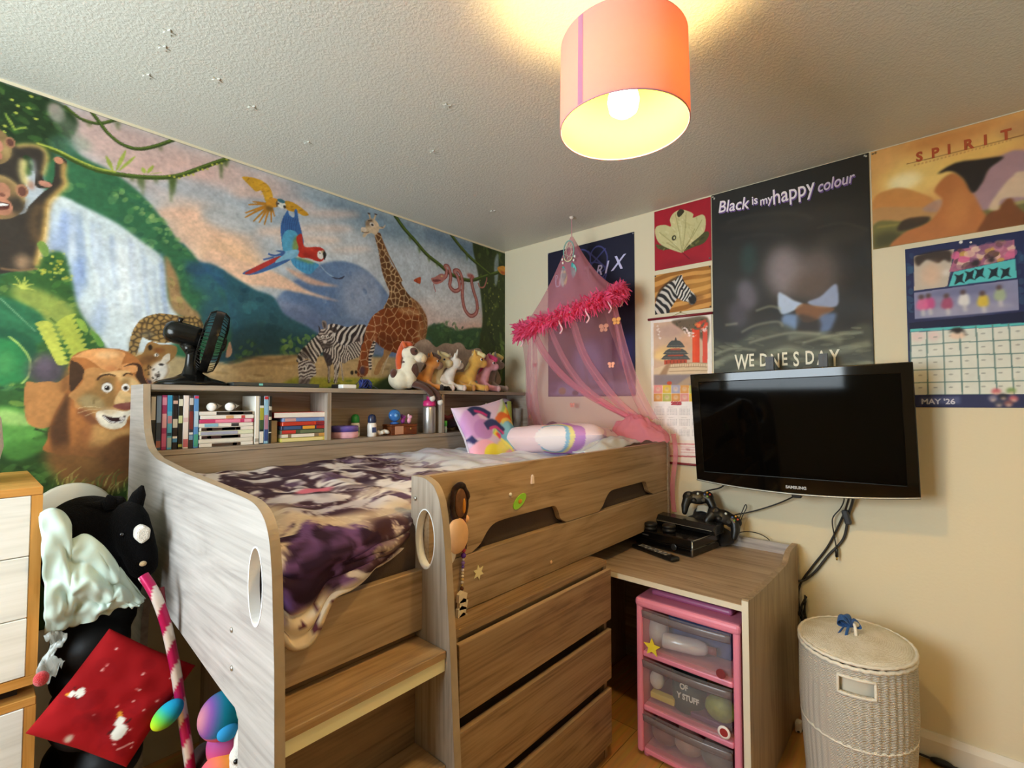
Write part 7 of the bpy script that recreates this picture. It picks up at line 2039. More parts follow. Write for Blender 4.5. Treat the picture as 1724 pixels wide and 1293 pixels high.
for (a, b, c, d) in (((-.93, -.195, 1.45), (-.90, -.235, 1.435), (-.872, -.262, 1.405), (-.862, -.266, 1.385)), ((-.905, -.175, 1.46), (-.86, -.225, 1.435), (-.825, -.264, 1.40), (-.812, -.270, 1.365))):
    l = G().tube(spline([a, b, c, d], 4), [.02, .019, .018, .017, .017, .016, .016, .015, .015, .015, .015, .015, .015], 12).build('leg', plush('#4f2818'), pinto, True)
    G().ell((d[0] + .003, d[1] - .004, d[2] - .012), (.016, .015, .017), 14, 10).build('hoof', plush('#e8e2d8'), l, True)
plush_horse('plush_horse', 'orange plush horse with a brown face lying behind the pinto plush horse', (-.835, -.155, ST), .92, math.radians(-40), '#cf8434', '#4a2c1c', '#8a6448', '#241812', None, group=PG, look=.3)
plush_horse('plush_horse', 'pale cream plush pony with a bent neck between the orange and white ones', (-.755, -.135, ST), 1.0, math.radians(-35), '#d8c594', '#cdb984', None, '#efe0c0', group=PG, look=-.4, crest=.7)
plush_horse('plush_unicorn', 'white plush pony with a small horn and dark eye patch', (-.685, -.165, ST), .95, math.radians(-35), '#e6ddd0', None, None, '#e6ccc0', group=PG, horn='#efe8da', look=.5)
g = G()
for i in range(9): g.ell((-.80 + i * .017, -.225 + .004 * math.sin(i * 2), ST + .0135), (.014, .013, .0135), 12, 8)
tag(g.build('plush_snake', mat('#1d1613', .95, bump=.6, bscale=400), remesh=.004), 'fuzzy black plush strip lying at the shelf edge in front of the pale ponies', 'soft toy')
plush_horse('plush_pony', 'mustard yellow plush pony with a cream mane on the bed shelf', (-.525, -.165, ST), 1.08, math.radians(-42), '#d9a544', '#e9dc9e', None, '#cf8a40', group=PG, look=.15)
plush_horse('plush_pony', 'pink plush pony with a magenta mane at the corner end of the row', (-.405, -.16, ST), 1.0, math.radians(-42), '#dd9aa4', '#c92f74', None, '#e8b4b4', group=PG, look=.1, crest=1.25)
plush_horse('plush_pony', 'grey plush pony with a pale yellow mane behind the pink pony', (-.315, -.12, ST), 1.12, math.radians(-25), '#8f887e', '#e6d878', None, '#b8a8a0', group=PG, look=.2, crest=.9)
g = G()
g.ell((-.47, -.215, ST + .02), (.03, .02, .02)).ell((-.445, -.225, ST + .018), (.022, .018, .018)).ell((-.485, -.2, ST + .045), (.022, .018, .024))
tag(g.build('plush_elephant', plush('#7f9a9c'), remesh=.004), 'small blue grey plush lying between the yellow and pink ponies', 'soft toy')
# plush toys inside the right compartment
t = thing('plush_cow', (-.325, -.18, SZ), 'brown plush cow with cream horns sitting in the right shelf compartment', 'soft toy')
c = Vector((-.335, -.185, SZ))
g = G().ell(c + Vector((0, .01, .045)), (.045, .04, .05)).ell(c + Vector((0, -.005, .112)), (.042, .036, .036)); g.build('body', plush('#6e3e1c'), t, remesh=.005)
G().ell(c + Vector((.002, -.034, .10)), (.02, .014, .015)).build('muzzle', plush('#dcb896'), t, True)
for sx in (-1, 1):
    G().tube([c + Vector((sx * .03, 0, .135)), c + Vector((sx * .04, 0, .158))], [.010, .005], 10).build('horn', plush('#e6d8b8'), t, True)
    G().ell(c + Vector((sx * .05, -.003, .118)), (.014, .008, .010)).build('ear', plush('#d8b89a'), t, True)
    eye(t, c + Vector((sx * .016, -.038, .122)), .004, (0, -1, 0))
G().rbox(c.x - .075, c.x - .01, c.y - .05, c.y - .022, SZ + .02, SZ + .085, .01).build('bib', cloth('#9a1c20'), t)
t = thing('plush_dragon', (-.20, -.175, SZ), 'round lilac plush toy with a green stripe in the right shelf compartment', 'soft toy')
c = Vector((-.205, -.175, SZ))
g = G().ell(c + Vector((0, 0, .06)), (.055, .05, .06)).ell(c + Vector((0, -.005, .145)), (.053, .046, .044)).ell(c + Vector((-.045, -.02, .09)), (.018, .03, .018)); g.build('body', plush('#a294b0'), t, remesh=.005)
G().grid(lambda u, v: c + Vector(((u - .5) * .036, -.052 - .003 * math.sin(u * PI) + .012 * max(0, v - .55) - .004 * (v < .3), .02 + .15 * v)), 10, 14).build('belly_stripe', plush('#a9c24e'), t, True, thick=.006)
for sx in (-1, 1): eye(t, c + Vector((sx * .026, -.043, .158)), .007, (0, -1, 0))
t = thing('drinking_glass', (-.115, -.205, SZ), 'clear drinking glass at the wall end of the shelf', 'glass')
G().lathe([(.0, 0), (.024, 0), (.029, .125), (.0275, .125), (.023, .006), (0, .006)], (-.115, -.21, SZ), 28).build('glass_wall', clear('#c8ccc8', .35, .08), t, True)
g = G(); random.seed(9)
for k in range(8): g.ell((-.17 + k * .012, -.36 - k * .016, 1.155 + .012 * math.sin(k) + k * .006), (.035, .04, .032))
tag(g.build('dark_bag', cloth('#3a2c30', .2), remesh=.006), 'dark brown cloth bag lying behind the pillow by the shelf end', 'bag')

# ------------------------------------------------------------------ pictures on the right-hand wall (u to the right is -y, v up)
RU, RV = (0, -1, 0), (0, 0, 1)
m_print = painted('wall_print', .55); m_gloss = painted('glossy_print', .5, 1.0, .08, .3)
def wallpic(name, ops, y0, y1, z0, z1, base, label, cat, m=m_print, x=-.003, pitch=2.5, wave=None, thick=.0015):
    c = Canvas((y0 - y1) * 1000, (z1 - z0) * 1000, pitch, base, -y0 * 1000, z0 * 1000)
    play(c, ops); c.grain(.03, 20)
    o = c.sheet(name, (x, y0, z0), RU, RV, m, None, thick, wave, loc=(x, (y0 + y1) / 2, z0))
    return tag(o, label, cat)
def pins(par, pts, c='#b9b4a4', x=-.005):
    for (y, z) in pts: G().ell((x, y, z), (.003, .004, .004), 10, 6).build('pin', mat(c, .4), par, True)
p_leaf = wallpic('leaf_collage', LEAF, -1.105, -1.407, 2.067, 2.392, '#a21526', 'red paper with pressed pale leaves pinned at the top of the wall', 'picture')
pins(p_leaf, [(-1.398, 2.08)], '#6a6a6a')
p_zeb = wallpic('zebra_picture', ZEBRA, -1.103, -1.404, 1.828, 2.042, '#b57c34', 'small ochre picture of a zebra head on the wall under the red leaf paper', 'picture')
pins(p_zeb, [(-1.108, 2.037), (-1.398, 2.037), (-1.398, 1.834), (-1.108, 1.834)], '#55504a')
p_wed = wallpic('movie_poster', WED, -1.412, -2.055, 1.475, 2.394, '#26231d', 'large dark poster with the slogan Black is my happy colour above the television', 'poster', m_gloss, x=-.0065, thick=.005,
                wave=lambda u, v: .0025 * np.sin(v * 26 + np.sin(u * 9) * 1.2) * np.clip(.75 - v, 0, .6) + .0015 * np.sin(v * 60 + u * 14) * np.clip(.35 - v, 0, .3))
pins(p_wed, [(-1.42, 2.385), (-2.046, 2.382)], '#c9c4b4', -.008)
wh = mat('#efe6ec', .5); pur = mat('#6a4f8c', .5)
def words(par, lst, x=-.0092):
    for (s, y, z, sz, sl, shear, m2, dx) in lst:
        ay = Vector((0, 0, 1)); axv = Vector((0, -1, sl))
        text(s, sz, (x + .0008, y - .003, z - .006), axv, ay, pur, par, shear=shear, sx=dx, bold=.001)
        text(s, sz, (x, y, z), axv, ay, m2, par, shear=shear, sx=dx, bold=.0008)
words(p_wed, [('Black', -1.443, 2.298, .082, -.10, .05, wh, .82), ('is', -1.600, 2.296, .058, .02, 0, wh, .8), ('my', -1.636, 2.283, .056, .08, .1, wh, .8), ('happy', -1.690, 2.272, .100, .06, .05, wh, .72), ('colour', -1.868, 2.279, .070, .05, .25, mat('#cfc2d6', .5), .72)])
ivory = mat('#efe9cf', .5)
for i, ch in enumerate('WEDNESDAY'):
    text(ch, (.102, .084, .084, .09, .084, .092, .084, .086, .10)[i], (-.0115, -1.513 - i * .0465 - (.016 if i else 0), 1.512 + (.0, .012, .01, .002, .01, .004, .01, .006, -.002)[i]), (0, -1, 0), (0, 0, 1), ivory, p_wed, sx=.58, bold=.0016)
p_sp = wallpic('horse_poster', SPIRIT, -2.061, -2.68, 1.985, 2.394, '#d8a868', 'sunset coloured landscape poster titled SPIRIT at the right edge', 'poster', m_gloss)
rust = mat('#b2522a', .5)
for i, ch in enumerate('SPIRIT'): text(ch, .052, (-.0046, -2.205 - i * .046 - (.008 if i > 3 else 0), 2.306), (0, -1, .0), (0, 0, 1), rust, p_sp, sx=.85, bold=.002)
pins(p_sp, [(-2.068, 2.385)], '#7a6a4c')
p_may = wallpic('wall_calendar', MAY, -2.163, -2.63, 1.334, 1.965, '#d9ddd2', 'blue wall calendar open at May with photo panels below the horse poster', 'calendar', x=-.0045)
text("MAY '26", .028, (-.0072, -2.198, 1.347), (0, -1, 0), (0, 0, 1), mat('#c9cbdc', .5), p_may, bold=.0008)
pins(p_may, [(-2.354, 1.951)], '#e8e6de')
p_cn = wallpic('scroll_calendar', CHINA, -1.078, -1.402, 1.036, 1.800, '#efe6da', 'long white scroll calendar for 2025 with a temple picture beside the television', 'calendar', x=-.0045)
rod = mat('#7c1f2c', .45)
G().tube([(-.009, -1.066, 1.803), (-.009, -1.410, 1.800)], .0065, 12).build('top_rod', rod, p_cn, True)
G().tube([(-.009, -1.074, 1.036), (-.009, -1.41, 1.034)], .006, 12).build('bottom_rod', rod, p_cn, True)
G().tube([(-.006, -1.19, 1.805), (-.006, -1.245, 1.823), (-.006, -1.29, 1.803)], .0012, 6).build('hanging_cord', mat('#b8a05a', .6), p_cn)
G().ell((-.007, -1.245, 1.824), (.004, .004, .004), 10, 6).build('pin', mat('#8a7a4c', .4), p_cn, True)
text('2025', .022, (-.0072, -1.190, 1.340), (0, -1, 0), (0, 0, 1), mat('#b83a44', .5), p_cn, bold=.002, sx=1.25)
text('TEL', .016, (-.0072, -1.262, 1.105), (0, -1, 0), (0, 0, 1), mat('#d08a92', .5), p_cn)
p_bl = wallpic('blue_poster', BLUE, -.377, -.985, 1.387, 2.312, '#191a30', 'dark blue poster with a ring emblem behind the pink net canopy', 'poster', m_gloss)
lg = mat('#c9c8ec', .4)
for i, (ch, y, z, sz) in enumerate((('D', -.435, 2.133, .035), ('U', -.435, 2.08, .07), ('I', -.695, 2.102, .052), ('T', -.655, 2.10, .10), ('R', -.73, 2.104, .085), ('I', -.79, 2.108, .10), ('X', -.838, 2.115, .115))):
    text(ch, sz, (-.0046, y, z), (0, -1, .03), (0, 0, 1), lg, p_bl, shear=.35 if i > 3 else 0, bold=.0012, sx=.9)
pins(p_bl, [(-.38, 2.307), (-.978, 2.303)], '#9a96a0')

# ------------------------------------------------------------------ television on its bracket
tv = thing('television', (-.12, -1.79, .97), 'large black flat-screen television mounted on the wall', 'television')
RT = (Matrix.Translation((-.205, -1.785, 1.24)) @ Matrix.Rotation(math.radians(-1.2), 4, 'X') @ Matrix.Rotation(math.radians(-4.5), 4, 'Y'))
def tvp(y, z, x=0): return RT @ Vector((x, y, z))      # y to the left, z up, x towards the wall
gb = mat('#050505', .06, spec=.35)
HWt = .404
def bot(t): return -.240 - .027 * (1 - t * t)
fr = [(HWt, .252), (-HWt, .252)] + [(-HWt * math.cos(PI * i / 24), bot(math.cos(PI * i / 24))) for i in range(25)]
g = G(); g.M = RT; g.prism(fr, 'x', 0, .03, [[(.365, .212), (-.365, .212), (-.365, -.200), (.365, -.200)]])
g.build('bezel', gb, tv, bevel=.004)
g = G(); g.M = RT; g.box(.003, .012, -.366, .366, -.201, .213)
g.build('screen', mat('#030303', .05, spec=.12), tv)
g = G(); g.M = RT; g.prism([(.30, .20), (-.30, .20), (-.28, -.2), (.28, -.2)], 'x', .03, .075); g.rbox(.012, .031, -.39, .39, -.235, .24, .004)
g.build('rear_case', plastic('#151515', .5), tv)
g = G(); g.M = RT
cl = [(.002, -HWt * math.cos(PI * i / 24), bot(math.cos(PI * i / 24)) - .002) for i in range(25)]
g.tube(cl, .0042, 8); g.build('bottom_strip', mat('#8c8a80', .25, .5), tv, True)
text('SAMSUNG', .0165, tvp(.031, -.246, -.0012), RT.to_3x3() @ Vector((0, -1, 0)), RT.to_3x3() @ Vector((0, 0, 1)), mat('#b9bcc0', .3), tv, bold=.0006, space=1.0)
g = G(); g.M = RT; g.rbox(.02, .05, -.02, .016, -.29, -.262, .004); g.build('sensor_pod', plastic('#101010', .4), tv)
for y in (-1.690, -1.892):
    g = G().box(-.118, -.100, y - .016, y + .016, 1.05, 1.556)
    for k in range(3): g.box(-.1195, -.1185, y - .004, y + .004, 1.535 - k * .018, 1.541 - k * .018)
    g.build('mount_arm', plastic('#14120f', .45), tv)
G().box(-.1, -.02, -1.93, -1.66, 1.24, 1.30).box(-.02, 0, -1.93, -1.66, 1.2, 1.34).build('wall_bracket', plastic('#14120f', .45), tv)

# ------------------------------------------------------------------ chest of drawers under the bed
WXd = wood('x', '#6a5138', '#8f7455', '#a68b6b')
ch = thing('chest_of_drawers', (-1.2, -1.1, 0), 'brown oak-effect chest of drawers pushed under the bed beside the ladder', 'chest of drawers')
CX0, CX1, CY, CZ = -1.60, -.812, -1.268, .744
G().rbox(CX0, CX1, CY, -.87, CZ - .022, CZ, .0015, 1).build('top', WXd, ch)
for x in (CX0, CX1 - .018): G().box(x, x + .018, CY + .002, -.87, .0, CZ - .0225).build('side_panel', wood('z', '#6a5138', '#8f7455', '#a68b6b'), ch)
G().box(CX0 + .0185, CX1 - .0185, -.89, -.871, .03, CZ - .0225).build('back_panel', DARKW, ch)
for (z0, z1) in ((.524, .712), (.303, .485), (.062, .263)):
    d = G().rbox(CX0 + .002, CX1 - .001, CY - .020, CY - .003, z0, z1, .0015, 1).build('drawer', WXd, ch)
    l = G().box(CX0 + .002, CX1 - .001, CY - .0195, CY - .0045, z1 + .0003, z1 + .0018).build('edge_band', mat('#b89a76', .5), d)
    G().box(CX0 + .03, CX1 - .03, CY - .002, -.9, z0 + .01, z1 - .035).build('drawer_box', DARKW, d)
G().box(CX0 + .019, CX1 - .019, CY + .012, CY + .027, CZ - .08, CZ - .023).build('rail', WXd, ch)
G().box(CX0 + .019, CX1 - .019, CY + .004, CY + .018, .0, .058).build('plinth', DARKW, ch)

# ------------------------------------------------------------------ desk by the wall
dk = thing('desk', (-.4, -1.4, 0), 'grey oak-effect desk standing against the wall at the end of the bed', 'desk')
WYd = wood('y', '#7d6a56', '#a08a72', '#b7a38b')
G().rbox(-.752, -.03, -1.744, -.93, .660, .681, .0012, 1).build('desktop', WYd, dk)
G().box(-.7545, -.7525, -1.744, -.93, .661, .680).build('front_edge', mat('#d8cfb8', .5), dk).__setitem__('label', 'pale cream front edge strip')
sp = [(-.757, 0), (-.757, .700)] + [tuple(p) for p in spline([(-.752, .704), (-.70, .696), (-.5, .69), (-.26, .689), (-.21, .694), (-.185, .71), (-.15, .724), (-.10, .729)], 4)] + [(-.024, .729), (-.024, 0)]
s_ = G().prism(sp, 'y', -1.766, -1.7445).build('side_panel', wood('z', '#7d6b55', '#998469', '#ab977b'), dk)
G().box(-.7595, -.7573, -1.7655, -1.745, .0, .699).build('edge_band', mat('#d8cfb8', .5), s_)
G().box(-.75, -.03, -.95, -.93, 0, .6595).build('side_panel', WZ, dk)
G().prism([(-1.744, .681), (-1.744, .727), (-.95, .727), (-.95, .681)], 'x', -.06, -.042).build('back_rail', wood('y', '#8f8a8a', '#aba5a2', '#c2bcb6'), dk)
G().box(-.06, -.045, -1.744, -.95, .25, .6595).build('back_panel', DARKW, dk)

# ---- electronics on the desk
DZ = .6815
BLK = mat('#0c0b0b', .16, spec=.5); BLKM = mat('#151413', .45)
con = thing('game_console', (-.26, -1.31, DZ), 'glossy black game console with a silver corner lying on the desk', 'game console')
g = G(); g.M = Matrix.Translation((-.255, -1.308, DZ)) @ Matrix.Rotation(math.radians(-9), 4, 'Z')
g.rbox(-.105, .135, -.145, .145, .004, .036, .005); g.rbox(-.11, .14, -.15, .15, .037, .075, .006)
g.build('console_body', BLK, con)
Mc = g.M
g = G(); g.M = Mc; g.tube([(-.1095, -.1495, .008), (-.1095, -.1495, .072)], .003, 8); g.tube([(-.105, -.1505, .0745), (.13, -.1505, .0745)], .0014, 6); g.build('chrome_edge', mat('#c4c6c2', .2, .9), con, True)
g = G(); g.M = Mc @ Matrix.Translation((-.1115, -.062, .030)) @ Matrix.Rotation(math.radians(90), 4, 'Y'); g.lathe([(0, -.002), (.013, -.002), (.015, 0), (.013, .001), (0, .001)], (0, 0, 0), 28); g.build('power_button', mat('#3c3c3c', .25, .5), con, True)
g = G(); g.M = Mc; g.box(-.1115, -.1105, .07, .12, .052, .057); g.build('badge', mat('#4a4848', .4), con)
for k, (x, y, w) in enumerate(((-.322, -1.218, 'left'), (-.300, -1.298, 'right'))):
    t = thing('disc_stack', (x, y, DZ + .0755), 'small round black puck on the front of the game console, ' + ('towards the bed' if k == 0 else 'towards the silver corner'), 'puck', 'round black pucks on the console')
    G().lathe([(0, 0), (.027, 0), (.030, .004), (.030, .010), (.026, .012), (.026, .016), (.030, .018), (.030, .026), (.027, .031), (0, .032)], (x, y, DZ + .0755), 32).build('puck_body', BLKM, t, True)
bx = thing('sensor_bar', (-.17, -1.33, DZ + .0755), 'long black sensor box lying on top of the game console', 'device')
g = G(); g.M = Matrix.Translation((-.185, -1.335, DZ + .0755)) @ Matrix.Rotation(math.radians(-8), 4, 'Z')
g.prism([(-.04, 0), (-.05, .022), (-.03, .044), (.035, .046), (.045, 0)], 'y', -.16, .155); g.build('bar_body', mat('#1b1a19', .2, spec=.5), bx, bevel=.004)
M2 = g.M
g = G(); g.M = M2; g.tube([(-.0505, -.15, .021), (-.0505, .15, .021)], .0016, 6); g.build('silver_line', mat('#b8bcb8', .25, .8), bx)
def controller(M, label):
    t = thing('game_controller', tuple(M.translation), label, 'game controller', 'black game controllers on the desk')
    def n(): 
        g = G(); g.M = M; return g
    g = n().ell((0, 0, 0), (.052, .034, .018), 20, 12)
    for s in (-1, 1): g.ell((s * .042, .002, 0), (.030, .030, .019), 16, 10).tube([(s * .048, -.005, 0), (s * .062, -.04, -.004), (s * .066, -.07, -.008)], [.022, .019, .013], 12).ell((s * .066, -.070, -.008), (.013, .013, .012), 12, 8)
    g.build('controller_body', plastic('#131211', .38), t, remesh=.0035)
    for (x, y) in ((-.042, .010), (.022, -.018)):
        k = n().lathe([(0, .012), (.007, .014), (.006, .022), (.0095, .024), (.0095, .027), (.006, .026), (0, .026)], (x, y, 0), 18).build('thumb_stick', plastic('#1e1d1c', .5), t, True)
    for (x, y, c) in ((.042, .020, '#e0a030'), (.054, .010, '#b8442c'), (.030, .010, '#5a6a9a'), (.042, .000, '#6a9a4a')): n().ell((x, y, .0185), (.0048, .0048, .0035), 12, 6).build('button', plastic(c, .2), t, True)
    n().ell((0, .014, .0175), (.006, .006, .004), 12, 6).build('guide_button', plastic('#c8d4d0', .2), t, True)
    n().lathe([(0, .014), (.011, .014), (.012, .018), (0, .018)], (-.020, -.018, 0), 16).build('direction_pad', plastic('#1a1918', .5), t, True)
    return t
def frame(o, xdir, zdir):
    z = Vector(zdir).normalized(); x = Vector(xdir); x = (x - z * x.dot(z)).normalized(); y = z.cross(x)
    return Matrix.Translation(o) @ Matrix((x, y, z)).transposed().to_4x4()
controller(frame((-.115, -1.365, .893), (.12, -1, .18), (-.80, -.30, .42)), 'black game controller lying highest of the two, left, against the wall')
controller(frame((-.135, -1.492, .822), (.10, -1, -.25), (-.78, -.40, .40)), 'black game controller lying lower on the cables beside the first one')
g = G(); random.seed(3)
for k in range(10): g.ell((-.095 + random.uniform(-.035, .02), -1.43 + random.uniform(-.10, .09), DZ + .1 + random.uniform(-.04, .03)), (.03, .04, .03), 12, 8)
g.ell((-.10, -1.42, DZ + .04), (.05, .11, .05)).ell((-.09, -1.38, DZ + .12), (.035, .05, .05))
tag(g.build('headset', cloth('#171514'), remesh=.006), 'heap of black headset and leads under the game controllers', 'headset')
g = G().grid(lambda u, v: (-.165 + .02 * v, -1.375 - .05 * u, .835 + .024 * v + .006 * math.sin(u * 3)), 8, 6)
tag(g.build('ear_pad', mat('#9aa09e', .3), smooth=True, thick=.008), 'pale grey curved pad showing between the game controllers', 'pad')
rm = thing('remote_control', (-.435, -1.29, DZ), 'long black television remote lying on the front of the desk', 'remote control')
g = G(); g.M = frame((-.435, -1.290, DZ), (-.085, -.24, 0), (0, 0, 1))
Mr = g.M
g.rbox(-.122, .122, -.024, .024, 0, .019, .007); g.build('remote_body', plastic('#111111', .3), rm)
for i in range(9):
    for j in range(3):
        g = G(); g.M = Mr; g.rbox(-.085 + i * .019, -.074 + i * .019, -.016 + j * .0115, -.0075 + j * .0115, .0188, .0212, .001); g.build('button', plastic(('#8e8c88', '#a9a6a0', '#6a6866')[(i * 2 + j) % 3], .5), rm)

# ------------------------------------------------------------------ pink plastic drawer tower under the desk
tw = thing('drawer_tower', (-.56, -1.535, 0), 'pink plastic three-drawer tower standing under the desk', 'drawer tower')
PK = plastic('#ea8ba2', .35); PK2 = mat('#b0648e', .3, spec=.5)
TX0, TX1, TY0, TY1 = -.725, -.42, -1.345, -1.728
for y in (TY0, TY1 + .026): G().rbox(TX0, TX1, y - .026, y, .015, .585, .010, 3).build('side_panel', PK, tw)
for z in (.015, .176, .378): G().rbox(TX0 + .004, TX1, TY1 + .0265, TY0 - .0265, z, z + .022, .006, 2).build('shelf_rail', PK, tw)
G().rbox(TX0 - .004, TX1, TY1 - .003, TY0 + .003, .562, .600, .014, 3).build('top_frame', PK, tw)
G().rbox(TX0 + .05, TX1 - .01, TY1 + .04, TY0 - .04, .600, .622, .016, 3).build('lid', PK2, tw)
for (x, y) in ((TX0 + .03, TY0 - .03), (TX0 + .03, TY1 + .03), (TX1 - .03, TY0 - .03), (TX1 - .03, TY1 + .03)): G().lathe([(0, 0), (.014, 0), (.014, .015), (0, .015)], (x, y, 0), 14).build('foot', PK, tw, True)
clr = clear('#b9b2b4', .15, .12); clr2 = clear('#8f8588', .55, .2)
for z0, z1 in ((.402, .560), (.200, .374), (.039, .172)):
    y0, y1 = TY1 + .03, TY0 - .03
    d = G().grid(lambda u, v: (TX0 + .006 - .010 * math.sin(PI * u) - .006 * math.sin(PI * v), y0 + (y1 - y0) * u, z0 + (z1 - z0) * v), 20, 8).build('drawer', clr, tw, True, thick=.003)
    G().grid(lambda u, v: (TX0 - .004 - .012 * math.sin(PI * u) - .006 * v, y0 + (y1 - y0) * u, z1 - .030 + .028 * v), 20, 3).build('drawer_lip', clr2, d, True, thick=.003)
    G().box(TX0 + .03, TX1 - .02, y0, y1, z0, z0 + .003).build('drawer_base', clr, d)
# what shows through the drawers, and the stickers
t = thing('clear_bottle', (-.66, -1.52, .406), 'clear plastic bottle lying in the top pink drawer', 'bottle')
R = Euler((math.radians(90), 0, math.radians(12))).to_matrix()
G().lathe([(0, 0), (.027, 0), (.029, .006), (.029, .12), (.022, .15), (.012, .162), (0, .162)], (-.665, -1.43, .438), 24, R=R).build('bottle_body', mat('#cfcfd0', .15, spec=.7), t, True)
G().lathe([(0, .1625), (.014, .1625), (.014, .19), (0, .19)], (-.665, -1.43, .438), 18, R=R).build('cap', plastic('#8a3440', .4), t, True)
t = tag(G().rbox(-.60, -.56, -1.66, -1.42, .407, .53, .006).build('blue_packet', mat('#39558f', .4, vary=.3, vscale=20)), 'blue packet standing behind the bottle in the top pink drawer', 'packet')
t = tag(G().lathe([(0, 0), (.035, .002), (.04, .05), (.03, .10), (0, .10)], (-.64, -1.40, .407), 20).build('plastic_cup', mat('#c9c6c2', .3), smooth=True), 'pale cup at the left of the top pink drawer', 'cup')
t = tag(G().prism([(y, z) for y, z in star_pts(-1.418, .432, .034, .3)], 'x', TX0 - .0165, TX0 - .0125).build('star_sticker', mat('#ecd83c', .5)), 'yellow star sticker on the front of the top pink drawer', 'sticker')
tb = thing('slogan_mug', (-.645, -1.50, .204), 'dark green mug with white lettering in the middle pink drawer', 'mug')
G().lathe([(0, 0), (.055, 0), (.06, .005), (.064, .135), (.06, .135), (.056, .01), (0, .01)], (-.63, -1.515, .204), 36).build('mug_body', mat('#2f3f3c', .5), tb, True)
for s, z, sz, y in (('OF', .297, .030, -1.505), ('Y STUFF', .262, .028, -1.495)): text(s, sz, (-.6965, y, z), (0, -1, 0), (0, 0, 1), mat('#d8d8d0', .5), tb, bold=.001, sx=.8)
tag(G().rbox(-.69, -.66, -1.48, -1.385, .215, .238, .004).build('yellow_box', mat('#d8bf58', .5)), 'pale yellow strip box lying in the middle pink drawer', 'box')
tag(G().ell((-.66, -1.40, .275), (.025, .028, .035)).build('white_ball', mat('#d6cfc4', .6), smooth=True), 'white lump at the left of the middle pink drawer', 'ball')
tag(G().ell((-.66, -1.64, .262), (.035, .055, .045)).build('green_packet', mat('#8f9a3c', .5, vary=.5, vscale=18), smooth=True), 'green and yellow packet at the right of the middle pink drawer', 'packet')
tag(G().rbox(-.69, -.62, -1.68, -1.54, .203, .225, .006).build('purple_case', mat('#6a3a5c', .5)), 'purple flat case under the green packet in the middle pink drawer', 'case')
g = G().lathe([(.014, -.002), (.021, -.002), (.021, .002), (.014, .002)], (TX0 - .012, -1.675, .232), 30, R=Euler((0, math.radians(90), 0)).to_matrix())
st = thing('ring_sticker', (TX0 - .011, -1.675, .22), 'round red sticker with a white ring on the middle pink drawer', 'sticker')
g.build('ring_band', mat('#efe6e0', .5), st, True); G().lathe([(0, -.001), (.0135, -.001), (.0135, .001), (0, .001)], (TX0 - .0138, -1.675, .232), 24, R=Euler((0, math.radians(90), 0)).to_matrix()).build('ring_centre', mat('#9a2c2c', .5), st)
tag(G().lathe([(0, -.001), (.016, -.001), (.016, .001), (0, .001)], (TX0 - .0145, -1.668, .425), 24, R=Euler((0, math.radians(90), 0)).to_matrix()).build('red_sticker', mat('#7a2c30', .5)), 'dark red round sticker on the top pink drawer', 'sticker')
g = G(); random.seed(5)
for k, (c, y, lab) in enumerate((('#8a5a54', -1.43, 'brownish pink soft lump at the left of the lowest pink drawer'), ('#a88a80', -1.52, 'pale beige soft lump in the middle of the lowest pink drawer'), ('#6f6660', -1.62, 'grey soft lump at the right of the lowest pink drawer'))):
    tag(G().ell((-.65, y, .085), (.05, .055, .043)).ell((-.62, y + .02, .11), (.04, .03, .03)).build('stuffing_bag', cloth(c, .25), remesh=.006), lab, 'bag', 'bags in the lowest pink drawer')

# ------------------------------------------------------------------ white wicker laundry basket
bk = thing('laundry_basket', (-.352, -2.005, 0), 'white oval wicker laundry basket with a lid standing by the wall', 'laundry basket')
BCx, BCy = -.352, -2.005
def wicker():
    m = bpy.data.materials.new('white_wicker'); nt, N, L, b = nodes_of(m)
    b.inputs['Base Color'].default_value = (*rgb('#ece6d8'), 1); b.inputs['Roughness'].default_value = .55
    tc = N.new('ShaderNodeTexCoord')
    w = N.new('ShaderNodeTexWave'); w.wave_type = 'BANDS'; w.bands_direction = 'Z'; w.inputs['Scale'].default_value = 62; w.inputs['Distortion'].default_value = 1.2; w.inputs['Detail Scale'].default_value = 3
    L.new(tc.outputs['Object'], w.inputs['Vector'])
    n = N.new('ShaderNodeTexNoise'); n.inputs['Scale'].default_value = 40; L.new(tc.outputs['Object'], n.inputs['Vector'])
    r = N.new('ShaderNodeValToRGB'); r.color_ramp.elements[0].color = (*rgb('#d8d1c0'), 1); r.color_ramp.elements[1].color = (*rgb('#f8f4ea'), 1)
    r.color_ramp.elements[0].position = .1; r.color_ramp.elements[1].position = .55
    L.new(w.outputs['Fac'], r.inputs['Fac']); L.new(r.outputs['Color'], b.inputs['Base Color'])
    bp = N.new('ShaderNodeBump'); bp.inputs['Strength'].default_value = .9; bp.inputs['Distance'].default_value = .006
    L.new(w.outputs['Fac'], bp.inputs['Height']); L.new(bp.outputs['Normal'], b.inputs['Normal'])
    return m
wick = wicker(); wplain = mat('#e6dfce', .55, bump=.3, bscale=120, vary=.06, vscale=40)
NS = 46
def bpt(a, z, off=0.0):
    k = .90 + .10 * min(1, z / .3) + .012 * math.sin(PI * z / .5)
    return Vector((BCx + (.192 * k + off) * math.cos(a), BCy + (.166 * k + off) * math.sin(a), z))
